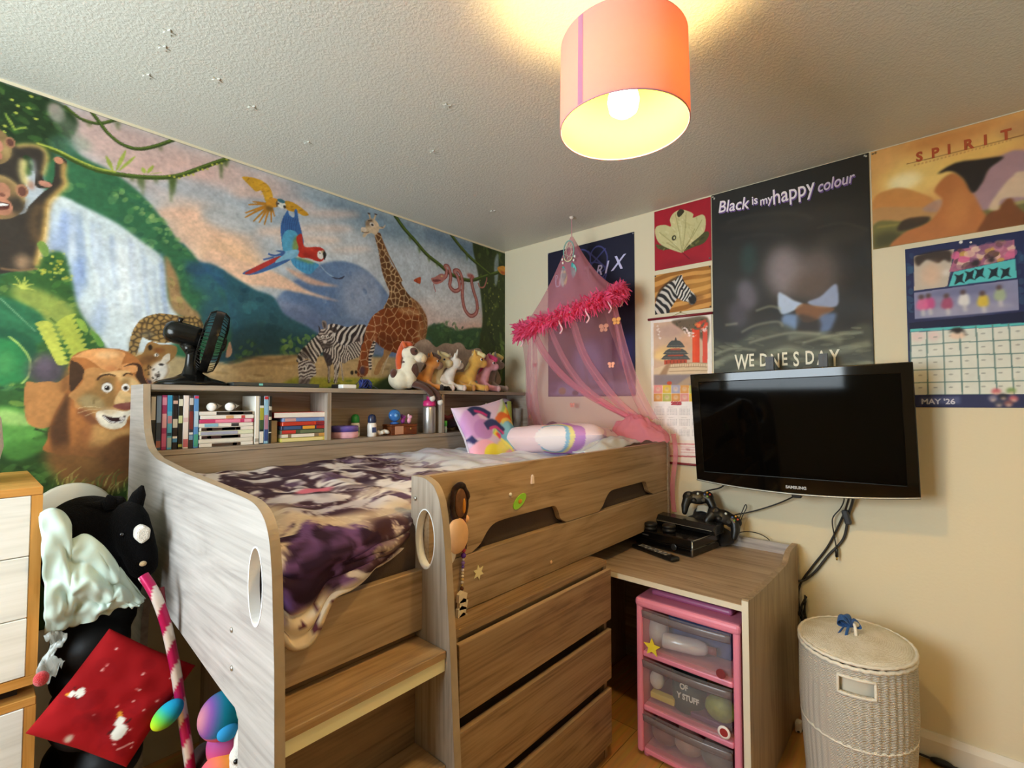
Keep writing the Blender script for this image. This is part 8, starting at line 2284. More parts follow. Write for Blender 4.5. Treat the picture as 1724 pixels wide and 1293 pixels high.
# handle opening faces the room on the near side
HA, HW = math.radians(188), .30
g = G(); na, nzb = NS * 6, 44
vs = []; 
for j in range(nzb):
    for i in range(na):
        a = 2 * PI * i / na; z = .006 + (.488 - .006) * j / (nzb - 1)
        rib = .0035 * (abs(math.sin(a * NS / 2)) ** 3)
        vs.append(bpt(a, z, rib))
fs = []
for j in range(nzb - 1):
    for i in range(na):
        am = 2 * PI * (i + .5) / na; zm = .006 + .482 * (j + .5) / (nzb - 1)
        if abs((am - HA + PI) % (2 * PI) - PI) < HW and .405 < zm < .458: continue
        i2 = (i + 1) % na
        fs.append((j * na + i, j * na + i2, (j + 1) * na + i2, (j + 1) * na + i))
g.add(vs, fs); g.build('basket_body', wick, bk, True, thick=.006)
g = G().lathe([(.0, .012), (.17, .012)], (BCx, BCy, 0), 48, 1, .86); g.build('basket_base', wplain, bk)
g = G().grid(lambda u, v: bpt(HA + (u - .5) * 2 * HW * 1.15, .40 + .062 * v, -.016), 14, 4); g.build('lining', mat('#d8d0bc', .9), bk, True)
loop = [(HA - HW, .404), (HA - HW, .458), (HA + HW, .458), (HA + HW, .404)]
pts = []
for (a0, z0), (a1, z1) in zip(loop, loop[1:] + loop[:1]): pts += [bpt(a0 + (a1 - a0) * t / 8, z0 + (z1 - z0) * t / 8, .004) for t in range(8)]
G().tube(pts, .005, 8, True).build('handle_frame', wplain, bk, True)
for z, r in ((.49, .007), (.235, .0045), (.008, .006)):
    G().tube([bpt(2 * PI * i / 90, z, .003) + Vector((0, 0, .002 * math.sin(i * 2.4))) for i in range(90)], r, 8, True).build('rim_braid', wplain, bk, True)
ld = G().lathe([(0, .530), (.03, .529), (.10, .523), (.17, .514), (.196, .508), (.199, .502), (.193, .498), (0, .498)], (BCx, BCy, 0), 96, 1, .868)
def lidmat():
    m = bpy.data.materials.new('wicker_lid'); nt, N, L, b = nodes_of(m)
    tc = N.new('ShaderNodeTexCoord'); mp = N.new('ShaderNodeMapping'); mp.inputs['Scale'].default_value = (1, 1.15, 0)
    L.new(tc.outputs['Object'], mp.inputs['Vector'])
    w = N.new('ShaderNodeTexWave'); w.wave_type = 'RINGS'; w.rings_direction = 'Z'; w.inputs['Scale'].default_value = 42; w.inputs['Distortion'].default_value = 6; w.inputs['Detail Scale'].default_value = 4
    L.new(mp.outputs[0], w.inputs['Vector'])
    n = N.new('ShaderNodeTexNoise'); n.inputs['Scale'].default_value = 22; n.inputs['Detail'].default_value = 4; L.new(tc.outputs['Object'], n.inputs['Vector'])
    mx = N.new('ShaderNodeMix'); mx.data_type = 'FLOAT'; mx.inputs[0].default_value = .7; L.new(w.outputs['Fac'], mx.inputs[2]); L.new(n.outputs['Fac'], mx.inputs[3])
    r = N.new('ShaderNodeValToRGB'); r.color_ramp.elements[0].color = (*rgb('#d2c6aa'), 1); r.color_ramp.elements[1].color = (*rgb('#eee8d8'), 1); r.color_ramp.elements[0].position = .25; r.color_ramp.elements[1].position = .65
    L.new(mx.outputs[0], r.inputs['Fac']); L.new(r.outputs['Color'], b.inputs['Base Color']); b.inputs['Roughness'].default_value = .6
    bp = N.new('ShaderNodeBump'); bp.inputs['Strength'].default_value = .5; bp.inputs['Distance'].default_value = .003; L.new(w.outputs['Fac'], bp.inputs['Height']); L.new(bp.outputs['Normal'], b.inputs['Normal'])
    return m
lid = ld.build('lid', lidmat(), bk, True)
G().tube([Vector((BCx + .197 * math.cos(2 * PI * i / 80), BCy + .171 * math.sin(2 * PI * i / 80), .506 + .0015 * math.sin(i * 2.5))) for i in range(80)], .0055, 8, True).build('lid_rim', wplain, lid, True)
G().tube(spline([(BCx - .02, BCy - .006, .53), (BCx - .012, BCy - .003, .556), (BCx + .006, BCy + .003, .562), (BCx + .02, BCy + .006, .53)], 6), .005, 8).build('lid_handle', wplain, lid, True)
bow = thing('ribbon_bow', (BCx, BCy + .02, .535), 'blue ribbon bow tied to the laundry basket lid', 'bow')
bl = cloth('#2f5a94', .2)
for (d, w, l) in ((Vector((-.2, 1, .5)), .028, .05), (Vector((.3, .9, .9)), .026, .045), (Vector((.2, -.6, .5)), .02, .03)):
    d.normalize(); c0 = Vector((BCx - .002, BCy + .008, .552)); n_ = d.cross(Vector((1, 0, .3))).normalized(); k_ = d.cross(n_)
    G().grid(lambda u, v: c0 + d * l * math.sin(PI * u) * .9 + n_ * (.016 * math.sin(2 * PI * u)) + k_ * w * (v - .5) * (.4 + .8 * math.sin(PI * u)), 18, 5).build('bow_loop', bl, bow, True, thick=.0015)
for (dx, dy) in ((-.03, .05), (-.045, .015)):
    G().grid(lambda u, v: Vector((BCx - .004 + dx * u, BCy + .012 + dy * u, .552 - .030 * u + .01 * math.sin(u * 6))) + Vector((.6, -.5, .3)) * (v - .5) * .018, 10, 4).build('ribbon_tail', bl, bow, True, thick=.0015)

# ------------------------------------------------------------------ cables
def cable(name, pts, r, lab, c='#1c1a1a', grp='cables hanging from the television'):
    t = G().tube(spline(pts, 8), r, 8).build(name, plastic(c, .45), smooth=True)
    return tag(t, lab, 'cable', grp)
c1 = cable('power_cable', [(-.10, -1.975, 1.0), (-.05, -1.955, .93), (-.02, -1.93, .86), (-.012, -1.88, .74), (-.012, -1.82, .64), (-.012, -1.775, .56), (-.012, -1.762, .49), (-.012, -1.772, .40)], .0045, 'thick black cable falling from the television to behind the desk')
cable('aerial_cable', [(-.10, -1.985, 1.0), (-.05, -1.975, .95), (-.02, -1.955, .88), (-.012, -1.935, .78), (-.012, -1.88, .70), (-.012, -1.83, .62), (-.012, -1.79, .575), (-.02, -1.765, .565)], .0055, 'dark grey cable hanging behind the thicker one below the television', '#2c2b2a')
hl = thing('audio_cable', (-.03, -1.93, .72), 'thin looped cable with a gold plug dangling below the television', 'cable', 'cables hanging from the television')
G().tube(spline([(-.10, -1.95, 1.0), (-.05, -1.945, .95), (-.03, -1.93, .91), (-.03, -1.90, .86), (-.03, -1.905, .79), (-.03, -1.912, .735)], 8), .0025, 8).build('lead', plastic('#1c1a1a', .45), hl, True)
G().lathe([(0, 0), (.006, 0), (.006, .03), (.003, .036), (0, .036)], (-.03, -1.912, .704), 14).build('plug', plastic('#1a1918', .4), hl, True)
G().lathe([(0, 0), (.0035, 0), (.0035, .014), (0, .014)], (-.03, -1.912, .690), 12).build('plug_tip', mat('#c8a24a', .25, .9), hl, True)
tag(G().rbox(-.045, -.02, -1.962, -1.938, .845, .905, .006, R=Euler((math.radians(-14), 0, 0)).to_matrix()).build('cable_adapter', plastic('#2e2f30', .5)), 'small dark cable adapter clipped to the hanging cables', 'adapter')
cable('screen_cable', [(-.1, -1.8, .96), (-.06, -1.77, .945), (-.03, -1.70, .90), (-.03, -1.62, .86), (-.03, -1.56, .835), (-.06, -1.51, .82), (-.1, -1.49, .79)], .0032, 'black cable sloping from the television to the game controllers', grp='leads above the desk')
cable('sensor_cable', [(-.1, -1.50, .985), (-.08, -1.47, .955), (-.06, -1.44, .938), (-.08, -1.40, .925), (-.1, -1.375, .91)], .0036, 'short black cable from the television corner to the upper controller', grp='leads above the desk')
cable('controller_lead', [(-.12, -1.50, .80), (-.07, -1.53, .80), (-.05, -1.545, .84), (-.05, -1.56, .875), (-.05, -1.565, .862), (-.06, -1.545, .81), (-.08, -1.54, .745)], .0022, 'thin black lead looped upward beside the lower controller', grp='leads above the desk')
cable('console_lead', [(-.12, -1.49, .70), (-.09, -1.515, .735), (-.07, -1.56, .755), (-.05, -1.61, .753), (-.035, -1.65, .732), (-.028, -1.668, .70)], .0022, 'thin black lead arching over the desk back rail', grp='leads above the desk')
g = G(); random.seed(15)
for k in range(7):
    g.tube(spline([(-.03 + random.uniform(-.015, .01), -1.785 + random.uniform(-.012, .016), .50 - i * .05 + random.uniform(-.015, .015)) for i in range(6)], 5), .0035, 6)
tag(g.build('cable_bundle', plastic('#1a1817', .5), smooth=True), 'tangle of black cables hanging between the desk and the basket', 'cable')
g = G().rbox(-.05, -.012, -1.80, -1.775, .22, .36, .006); tag(g.build('power_strip', plastic('#1d1b1a', .5)), 'black power strip hanging among the cables behind the basket', 'power strip')
cable('floor_lead', [(-.03, -1.785, .26), (-.05, -1.80, .19), (-.08, -1.80, .16), (-.06, -1.785, .12), (-.1, -1.80, .05), (-.16, -1.80, .012), (-.19, -1.785, .01)], .003, 'black lead looping down to the floor beside the desk', grp='leads by the floor')
pl = thing('white_plug', (-.165, -1.785, 0), 'white plug lying on the floor between the desk and the basket', 'plug')
G().rbox(-.185, -.15, -1.797, -1.773, .0, .045, .008).build('plug_body', plastic('#e6e2da', .35), pl)
sk = thing('wall_socket', (-.008, -1.79, .10), 'white double socket low on the wall behind the basket', 'socket')
G().rbox(-.02, -.0005, -1.86, -1.772, .125, .21, .004).build('socket_plate', plastic('#e8e3d6', .35), sk)
cable('skirting_cable', [(-.028, -2.05, .012), (-.03, -2.15, .014), (-.032, -2.22, .012), (-.035, -2.32, .012), (-.04, -2.5, .012)], .0045, 'thick black cable lying on the floor along the skirting', grp='leads by the floor')
tag(G().ell((-.036, -2.225, .014), (.012, .035, .013), 14, 10).build('cable_joint', plastic('#171615', .5), smooth=True), 'black lump joint on the cable by the skirting', 'cable joint')

# ------------------------------------------------------------------ pink net canopy
cano = thing('bed_canopy', (-.226, -.717, 2.4), 'pink net bed canopy with a feather trimmed hoop hanging from the ceiling', 'canopy')
net = sheer('#f0a6b4', .46); net2 = sheer('#ec8fa4', .66); net3 = sheer('#f2b0bc', .34)
HK = Vector((-.226, -.715, 0)); HC = Vector((-.25, -.70, 1.862))
def hoop(a, k=1.0): 
    x = .19 * math.cos(a) * k; y = .305 * math.sin(a) * k
    return HC + Vector((x, y, -.205 * y + .43 * x))
G().tube([HK + Vector((0, 0, 2.4)), HK + Vector((0, 0, 2.285))], .0022, 6).build('cord', mat('#c88a90', .7), cano)
G().lathe([(0, 2.4), (.014, 2.4), (.012, 2.392), (.004, 2.386), (0, 2.386)], HK, 16).build('ceiling_hook', plastic('#d8cfc4', .4), cano, True)
def cone_pt(u, v):
    a = 2 * PI * u; e = hoop(a, 1.0 + .03 * math.sin(9 * a)); top = HK + Vector((.008 * math.cos(a), .008 * math.sin(a), 2.285))
    k = v ** 1.25
    return top + (e - top) * v + Vector((0, 0, -.05 * math.sin(PI * v)))
G().grid(cone_pt, 72, 16, True).build('net_top', net, cano, True)
G().tube([hoop(2 * PI * i / 60) for i in range(60)], .004, 8, True).build('hoop', plastic('#e6dcd8', .4), cano, True)
# feather trim: many curved barbs around the hoop
g = G(); random.seed(21)
for k in range(2600):
    a = random.uniform(0, 2 * PI); c = hoop(a, random.uniform(.95, 1.05)) + Vector((random.uniform(-.022, .022), random.uniform(-.022, .022), random.uniform(-.03, .03)))
    d = Vector((math.cos(a) * random.uniform(-.2, 1), math.sin(a) * random.uniform(-.2, 1), random.uniform(-.9, .8))); d.normalize()
    l = random.uniform(.024, .056); w = random.uniform(.004, .010); s_ = d.cross(Vector((random.uniform(-1, 1), random.uniform(-1, 1), random.uniform(-1, 1))))
    if s_.length < .1: continue
    s_.normalize(); b_ = s_.cross(d) * random.uniform(-.4, .4) + Vector((0, 0, -.25))
    vs = []
    for i in range(4):
        t = i / 3; p = c + d * l * t + b_ * l * t * t; ww = w * (1 - t * .85) * (.6 + t)
        vs += [p - s_ * ww, p + s_ * ww]
    g.add(vs, [(0, 1, 3, 2), (2, 3, 5, 4), (4, 5, 7, 6)])
fe = g.build('feather_trim', sheer('#f8709c', 1.0, .8, .5), cano); fe['label'] = 'hot pink feather boa trim'
fe['kind'] = 'stuff'
g = G()
for (a, dz) in ((2.2, 0), (3.4, .01), (3.9, 0), (5.0, .02), (4.4, 0)):
    p = hoop(a) ; g.tube(spline([p, p + Vector((-.02, -.012, -.035)), p + Vector((-.018, -.03, -.07)), p + Vector((-.03, -.022, -.095))], 4), .004, 6)
g.build('ribbon', mat('#f0c4cc', .6), cano, True)
# hanging drape: folds fall from the hoop, one side pinned to the wall, the rest gathered to the bed corner
def drape(u, v):
    # u runs along the hoop from the wall corner side (0) round the room side to the far side (1)
    a = math.radians(80 + 260 * u)
    p0 = hoop(a, 1.0) + Vector((0, 0, -.01))
    f = math.sin(u * 38) * .5 + math.sin(u * 17 + 1) * .5
    if u < .30:
        w = u / .30
        q = Vector((-.045 - .10 * w, -.235 - .10 * w, 1.16 + .02 * w)); mid = Vector((-.06 - .10 * w, -.27 - .10 * w, 1.49))
    else:
        w = (u - .30) / .70
        q = Vector((-.15 + .03 * w, -.335 - .80 * w ** .75, 1.18 + .03 * math.sin(w * 3))); mid = p0.lerp(q, .5) + Vector((-.02, .05 * (1 - w) + .02, .03))
    r = 1 - v
    p = p0 * r * r + mid * 2 * r * v + q * v * v
    k = .022 * (.35 + v) * (1 - .5 * v * v)
    return p + Vector((k * f, k * .6 * math.cos(u * 31), 0))
G().grid(drape, 150, 40).build('net_drape', net3, cano, True)
# denser folds
def fold(pts, w, m, name='net_fold', n=14, tw=3.0):
    P = spline(pts, 6); N_ = len(P)
    def fn(u, v):
        p = P[min(N_ - 1, int(round(v * (N_ - 1))))]; t = v
        ww = w[0] + (w[1] - w[0]) * t
        return p + Vector((math.sin(u * 9 + v * 2) * .010, (u - .5) * ww, (u - .5) * ww * .25 + .008 * math.sin(u * 12)))
    return G().grid(fn, n, N_).build(name, m, cano, True)
fold([(-.30, -.47, 1.79), (-.24, -.54, 1.62), (-.20, -.66, 1.48), (-.17, -.82, 1.37), (-.14, -1.0, 1.28), (-.12, -1.1, 1.235)], (.05, .10), net2)
fold([(-.34, -.62, 1.80), (-.27, -.68, 1.60), (-.20, -.76, 1.45), (-.16, -.9, 1.34), (-.13, -1.04, 1.26)], (.03, .07), net)
fold([(-.38, -.80, 1.84), (-.30, -.83, 1.62), (-.22, -.88, 1.48), (-.17, -.96, 1.36), (-.13, -1.06, 1.27)], (.04, .08), net)
fold([(-.24, -.98, 1.88), (-.20, -1.0, 1.7), (-.16, -1.03, 1.52), (-.13, -1.07, 1.38), (-.11, -1.12, 1.27)], (.03, .09), net)
fold([(-.18, -.40, 1.76), (-.12, -.36, 1.60), (-.07, -.31, 1.45), (-.08, -.33, 1.3), (-.12, -.40, 1.20)], (.03, .07), net)
# heap on the bed corner
def heap(u, v):
    a = 2 * PI * u; r = math.sin(PI * v / 2)
    x = -.145 + .085 * r * math.cos(a); y = -1.075 + .165 * r * math.sin(a)
    z = 1.165 + .125 * math.cos(PI * v / 2) * (1 - .5 * max(0, -(y + 1.075)) / .165) + .022 * mnoise.noise((x * 22, y * 22, 2)) + .012 * mnoise.noise((x * 60, y * 45, 5)) - .006 * r
    return Vector((x + .014 * mnoise.noise((y * 18, z * 18, 4)), y, z))
G().grid(heap, 90, 30, True).build('net_heap', sheer('#f29aaa', .72), cano, True)
G().grid(lambda u, v: Vector((-.05 + .006 * math.sin(v * 8), -1.205 - .025 * u - .008 * math.sin(v * 6), 1.19 - .40 * v)), 6, 20).build('net_tail', net2, cano, True)
pk = mat('#f0a88c', .7)
def butterfly(c, s, m=pk):
    c = Vector(c); g = G()
    for sx in (-1, 1):
        g.ell(c + Vector((0, sx * .45 * s, .3 * s)), (.002, .42 * s, .36 * s), 14, 8).ell(c + Vector((0, sx * .36 * s, -.3 * s)), (.002, .3 * s, .3 * s), 14, 8)
    g.ell(c + Vector((-.002, 0, 0)), (.003, .1 * s, .55 * s), 10, 8)
    g.build('butterfly_patch', m, cano, True)
for c, s, m in (((-.27, -.985, 1.545), .024, pk), ((-.24, -1.00, 1.775), .030, mat('#e0a45a', .7)), ((-.06, -.60, 1.335), .022, pk), ((-.10, -.345, 1.585), .02, mat('#e8907a', .7)), ((-.25, -.93, 1.745), .034, mat('#e8b48a', .7))): butterfly(c, s, m)
pins(cano, [(-.232, 1.495)], '#6a5a50')
# dream catcher on the canopy cord
dc = thing('dream_catcher', (-.232, -.70, 2.10), 'small dream catcher with turquoise feathers hanging on the canopy cord', 'dream catcher')
DC = Vector((-.236, -.700, 2.205))
G().tube([DC + Vector((0, .034 * math.cos(2 * PI * i / 40), .058 * math.sin(2 * PI * i / 40))) for i in range(40)], .0035, 8, True).build('ring', mat('#7fa8a0', .6), dc, True)
g = G()
for k in range(8):
    a = k * PI / 4; g.tube([DC + Vector((0, .034 * math.cos(a), .058 * math.sin(a))), DC + Vector((0, .034 * math.cos(a + 2.2), .058 * math.sin(a + 2.2)))], .0008, 5)
g.build('web', mat('#cfc8b0', .6), dc)
G().tube([DC + Vector((-.004, .025 * math.cos(PI + PI * i / 12), -.035 + .022 * math.sin(PI + PI * i / 12))) for i in range(13)], .0035, 8).build('bead_loop', mat('#d8c8a0', .5), dc, True)
for (y, z, l, w, c) in ((-.668, 2.125, .085, .016, '#4aa39c'), (-.66, 2.105, .10, .018, '#a8cfc0'), (-.676, 2.10, .085, .014, '#d8d08a'), (-.728, 2.135, .09, .014, '#3f9a9a'), (-.738, 2.125, .07, .012, '#6fb8b0')):
    G().grid(lambda u, v: Vector((-.245 + .004 * math.sin(v * 5), y + (u - .5) * w * 2 * math.sin(PI * (v * .9 + .08)) - .01 * v, z - l * v)), 7, 12).build('feather', mat(c, .8), dc, True, thick=.001)
for (y, z) in ((-.664, 2.145), (-.735, 2.148), (-.66, 2.165), (-.742, 2.168)): G().ell((-.24, y, z), (.006, .006, .008), 10, 8).build('bead', plastic('#e6e2d8', .4), dc, True)
dc.location += Vector((-.052, -.036, -.02))
# ---- plastic bag and bits at the pillow end
g = G().grid(lambda u, v: (-.62 + .42 * u + .0 * v, -.98 - .14 * v, 1.125 + .045 * math.sin(PI * u) * math.sin(PI * v) + .012 * mnoise.noise((u * 7, v * 6, 1)) + .03 * u), 40, 20)
tag(g.build('plastic_bag', mat('#b9c0c4', .25, spec=.6), smooth=True, thick=.004), 'crumpled pale grey plastic wrap lying on the bed by the guard rail', 'bag')
g = G().ell((-.25, -.965, 1.185), (.015, .014, .022), 14, 10)
tag(g.build('hair_clip', plastic('#8a2038', .3), smooth=True), 'small dark red clip lying between the pillow and the net', 'clip')

# ------------------------------------------------------------------ things fixed on the guard rail
GY = -1.1945
ro = thing('rosette', (-1.525, GY, 1.02), 'dark brown oval ribbon rosette hanging on the guard rail beside the ladder post', 'rosette')
RCt = Vector((-1.528, GY - .016, 1.065))
g = G(); random.seed(2)
for k in range(42):
    a = 2 * PI * k / 42; g.ell(RCt + Vector((.030 * math.cos(a), random.uniform(-.004, .004), .052 * math.sin(a))), (.009, .007, .011), 8, 6)
g.build('frill', cloth('#2a130c', .4), ro, remesh=.004)
G().ell(RCt + Vector((0, -.004, .0)), (.022, .008, .042), 20, 12).build('centre', mat('#6a4426', .5, vary=.3, vscale=60), ro, True)
G().ell(RCt + Vector((.007, -.011, -.008)), (.006, .005, .022), 14, 10).build('stone', plastic('#c8801e', .2), ro, True)
G().tube([RCt + Vector((.012, -.006, -.045)), RCt + Vector((.020, -.006, -.10)), RCt + Vector((.022, -.004, -.135))], [.004, .0035, .002], 8).build('ribbon_end', cloth('#5a2430'), ro, True)
po = thing('peach_ornament', (-1.545, GY, .93), 'round peach coloured fabric ornament hanging behind the ladder post', 'ornament')
G().ell((-1.540, GY - .020, .975), (.040, .018, .050), 24, 14).ell((-1.503, GY - .014, 1.015), (.012, .010, .012), 14, 10).build('body', mat('#dcb184', .6, vary=.15, vscale=12), po, True)
G().ell((-1.565, GY - .012, .935), (.028, .010, .04), 16, 10).build('white_patch', cloth('#e8e2d8'), po, True)
bd = thing('bead_string', (-1.505, GY, .78), 'string of purple, pink and clear beads with a paper tassel on the guard rail', 'bead string')
zb = .952
for k, (c, r) in enumerate((('#c8a080', .005), ('#c24a5c', .009), ('#b83a60', .009), ('#5a2a9a', .011), ('#e8e0e8', .005), ('#8a6ab4', .008), ('#6a4aa4', .007), ('#d8d0dc', .006), ('#d8c4a0', .006), ('#e8dcc8', .006), ('#d8b878', .006), ('#e0d8d0', .006), ('#c8a868', .005), ('#5a2a12', .008))):
    r *= .72; zb -= r; G().ell((-1.507 - k * .0006, GY - .012, zb), (r, r, r), 14, 10).build('bead', plastic(c, .15), bd, True); zb -= r
G().tube([(-1.506, GY - .010, .955), (-1.515, GY - .010, zb)], .001, 6).build('thread', mat('#4a2018', .7), bd)
random.seed(7)
for k in range(4):
    c = Vector((-1.517 + random.uniform(-.006, .006), GY - .016, zb - .016 - k * .020)); R = Euler((random.random(), random.random() * 2, random.random())).to_matrix()
    G().prism([(c.x + p[0], c.z + p[1]) for p in ((-.016, -.012), (.012, -.016), (.018, .008), (.0, .018), (-.014, .010))], 'y', c.y - .006, c.y + .006).build('paper_fold', mat('#e0d2b8', .7), bd)
def on_rail(name, geo, m, lab, cat, smooth=False): return tag(geo.build(name, m, smooth=smooth), lab, cat)
on_rail('star_sticker', G().prism(star_pts(-1.438, .842, .023, PI / 2 + .1, 6, .5), 'y', -1.1985, -1.1963), mat('#e6dcae', .5), 'cream star sticker on the lower rail near the ladder post', 'sticker')
gs = on_rail('green_sticker', G().prism([(-1.245 + .036 * math.cos(t) * math.cos(.55) - .018 * math.sin(t) * math.sin(.55), 1.025 + .036 * math.cos(t) * math.sin(.55) + .018 * math.sin(t) * math.cos(.55)) for t in [2 * PI * i / 28 for i in range(28)]], 'y', -1.1975, -1.1943), mat('#8fd232', .4), 'bright green oval sticker on the guard rail', 'sticker')
G().ell((-1.245, -1.198, 1.025), (.010, .0015, .008), 12, 6).build('centre_print', mat('#c88a2c', .5), gs, True)
on_rail('white_gem', G().ell((-1.291, -1.196, 1.054), (.007, .004, .006), 12, 8), plastic('#ece8dc', .25), 'small white gem stuck on the guard rail left of the green sticker', 'gem', True)
on_rail('clear_gem', G().prism([(-1.186, 1.075), (-1.172, 1.075), (-1.174, 1.10), (-1.179, 1.106), (-1.184, 1.10)], 'y', -1.2, -1.1943), plastic('#e8d8cc', .15), 'small pale upright gem stuck high on the guard rail', 'gem')
on_rail('brown_gem', G().ell((-1.075, -1.198, .784), (.006, .003, .006), 10, 8), plastic('#d8b898', .3), 'tiny beige stud on the lower rail', 'gem', True)

# ------------------------------------------------------------------ dresser at the left edge
dr = thing('dresser', (-2.64, -.42, 0), 'orange wood dresser with white drawer fronts at the left edge beside the mural', 'dresser')
OW = wood('z', '#a8712c', '#c28a42', '#d29c54'); OWx = wood('x', '#a8712c', '#c28a42', '#d29c54'); WHT = wood('x', '#d6d6ce', '#e2e2da', '#ecece6')
DX0, DX1, DY0, DY1 = -2.93, -2.345, -.618, -.21
def unit(z0, z1, fronts, nm):
    u = G().rbox(DX0, DX1, DY0, DY1, z1 - .019, z1, .0015, 1).build('top_board', OWx, dr)
    G().box(DX0, DX1, DY0, DY1, z0, z0 + .022).build('bottom_board', OWx, dr)
    for x in (DX0, DX1 - .020): G().box(x, x + .020, DY0, DY1, z0 + .0225, z1 - .0195).build('side_panel', OW, dr)
    for (a, b) in fronts:
        G().rbox(DX0 + .021, DX1 - .0205, DY0 - .001, DY0 + .016, a, b, .0015, 1).build('drawer_front', WHT, dr)
    G().box(DX0 + .021, DX1 - .021, DY1 - .01, DY1 - .004, z0 + .023, z1 - .02).build('back_panel', mat('#5a4428', .7), dr)
unit(.685, 1.151, ((.709, .8435), (.8455, .988), (.990, 1.131)), 'upper')
unit(.02, .655, ((.045, .635),), 'lower')
G().box(DX0 + .03, DX1 - .03, DY0 + .04, DY1 - .02, .6555, .6845).build('plinth', mat('#2a2018', .8), dr)  # near-black colour paints the shadow gap between the two units
vz = thing('woven_pot', (-2.492, -.43, 1.151), 'white woven pot standing on the dresser, mostly outside the left edge', 'pot')
G().lathe([(0, 0), (.06, 0), (.075, .03), (.086, .09), (.080, .16), (.066, .20), (.06, .20), (.07, .15), (0, .14)], (-2.492, -.43, 1.151), 40).build('pot_body', mat('#d8d6d0', .7, bump=.8, bscale=70), vz, True)

# ------------------------------------------------------------------ heap of toys and bags between dresser and bed
hs = thing('plush_horse', (-2.21, -.5, .74), 'large black plush horse with a white forehead patch beside the bed end', 'soft toy')
BK_ = mat('#080708', .95, bump=.5, bscale=300, sheen=.03, spec=.05)
g = G()
g.ell((-2.245, -.47, 1.005), (.095, .085, .09)).ell((-2.255, -.46, .93), (.085, .10, .12)).ell((-2.19, -.50, .99), (.055, .065, .09))
g.ell((-2.165, -.545, 1.03), (.042, .048, .050)).tube([(-2.165, -.55, 1.03), (-2.152, -.575, .97), (-2.138, -.59, .915)], [.046, .044, .038], 16).ell((-2.138, -.592, .905), (.036, .034, .036))
g.ell((-2.16, -.50, .88), (.045, .06, .12)).ell((-2.23, -.52, .85), (.05, .05, .09)).ell((-2.28, -.50, 1.02), (.05, .06, .055))
g.build('body', BK_, hs, remesh=.008, relax=6)
for (b, t) in (((-2.150, -.54, 1.065), (-2.136, -.55, 1.118)), ((-2.20, -.53, 1.065), (-2.208, -.535, 1.10))):
    d = Vector(t) - Vector(b)
    G().tube([b, Vector(b) + d * .55, t], [.021, .017, .004], 12).build('ear', BK_, hs, True)
G().prism([(-2.166, .99), (-2.152, .973), (-2.134, .985), (-2.132, 1.012), (-2.150, 1.024), (-2.164, 1.014)], 'y', -.640, -.600).build('forehead_patch', plush('#e8e0d2'), hs, bevel=.006)
G().ell((-2.146, -.628, .919), (.0085, .008, .007), 12, 8).build('muzzle_patch', plush('#c8a878'), hs, True)
G().ell((-2.188, -.598, 1.0), (.006, .006, .006), 12, 8).build('eye', mat('#101018', .05, spec=.9), hs, True)
g = G(); 
for k in range(7): g.ell((-2.185 - .016 * k, -.525 + .006 * k, 1.078 - .003 * k + .004 * math.sin(k * 2)), (.018, .025, .016))
g.build('mane', BK_, hs, remesh=.006)
tag(G().lathe([(0, 0), (.108, 0), (.115, .006), (.115, .018), (.108, .024), (0, .024)], (-2.22, -.003, .962), 36, R=Euler((math.radians(90), 0, 0)).to_matrix()).build('round_lid', mat('#cfc8b4', .6), smooth=True), 'pale round lid leaning on the mural behind the black plush horse', 'lid')
# white carrier bag
def bagpt(u, v):
    top = Vector((-2.352 + .205 * u ** .9, -.615 - .03 * u, 1.085 - .24 * u ** 1.3)) + Vector((.012 * math.sin(u * 13), 0, .018 * math.sin(u * 17)))
    botm = Vector((-2.332 + .14 * u, -.600 - .02 * u, .79 - .05 * math.sin(u * PI * .5) + .08 * u))
    p = top.lerp(botm, v)
    n = mnoise.noise((u * 4, v * 5, 1)) * .022 + mnoise.noise((u * 11, v * 9, 4)) * .007 - .04 * math.sin(PI * v)
    return p + Vector((.006 * mnoise.noise((u * 8, v * 8, 9)), n, .01 * mnoise.noise((u * 9, v * 7, 3))))
tag(G().grid(bagpt, 60, 50).build('carrier_bag', mat('#b4c6ba', .38, spec=.4), smooth=True, thick=.004), 'crumpled pale mint white plastic bag under the black plush horse', 'bag')
g = G(); random.seed(31)
for k in range(14): g.ell((-2.205 + random.uniform(-.04, .03), -.46 + random.uniform(-.10, .10), .18 + k * .044), (.085, .10, .07))
tag(g.build('bin_bag', mat('#0b0a0a', .55, spec=.25), remesh=.012), 'big black bin bag standing in the dark gap between dresser and bed', 'bag')
g = G().grid(lambda u, v: (-2.338 + .03 * u + .012 * math.sin(v * 7), -.64 - .02 * v, .80 - .11 * v * (1 - .4 * u) + .02 * mnoise.noise((u * 8, v * 8, 2))), 10, 20)
tag(g.build('clear_wrap', clear('#c8ccc4', .35, .15), smooth=True, thick=.002), 'torn clear plastic wrap hanging by the dresser side', 'wrap')
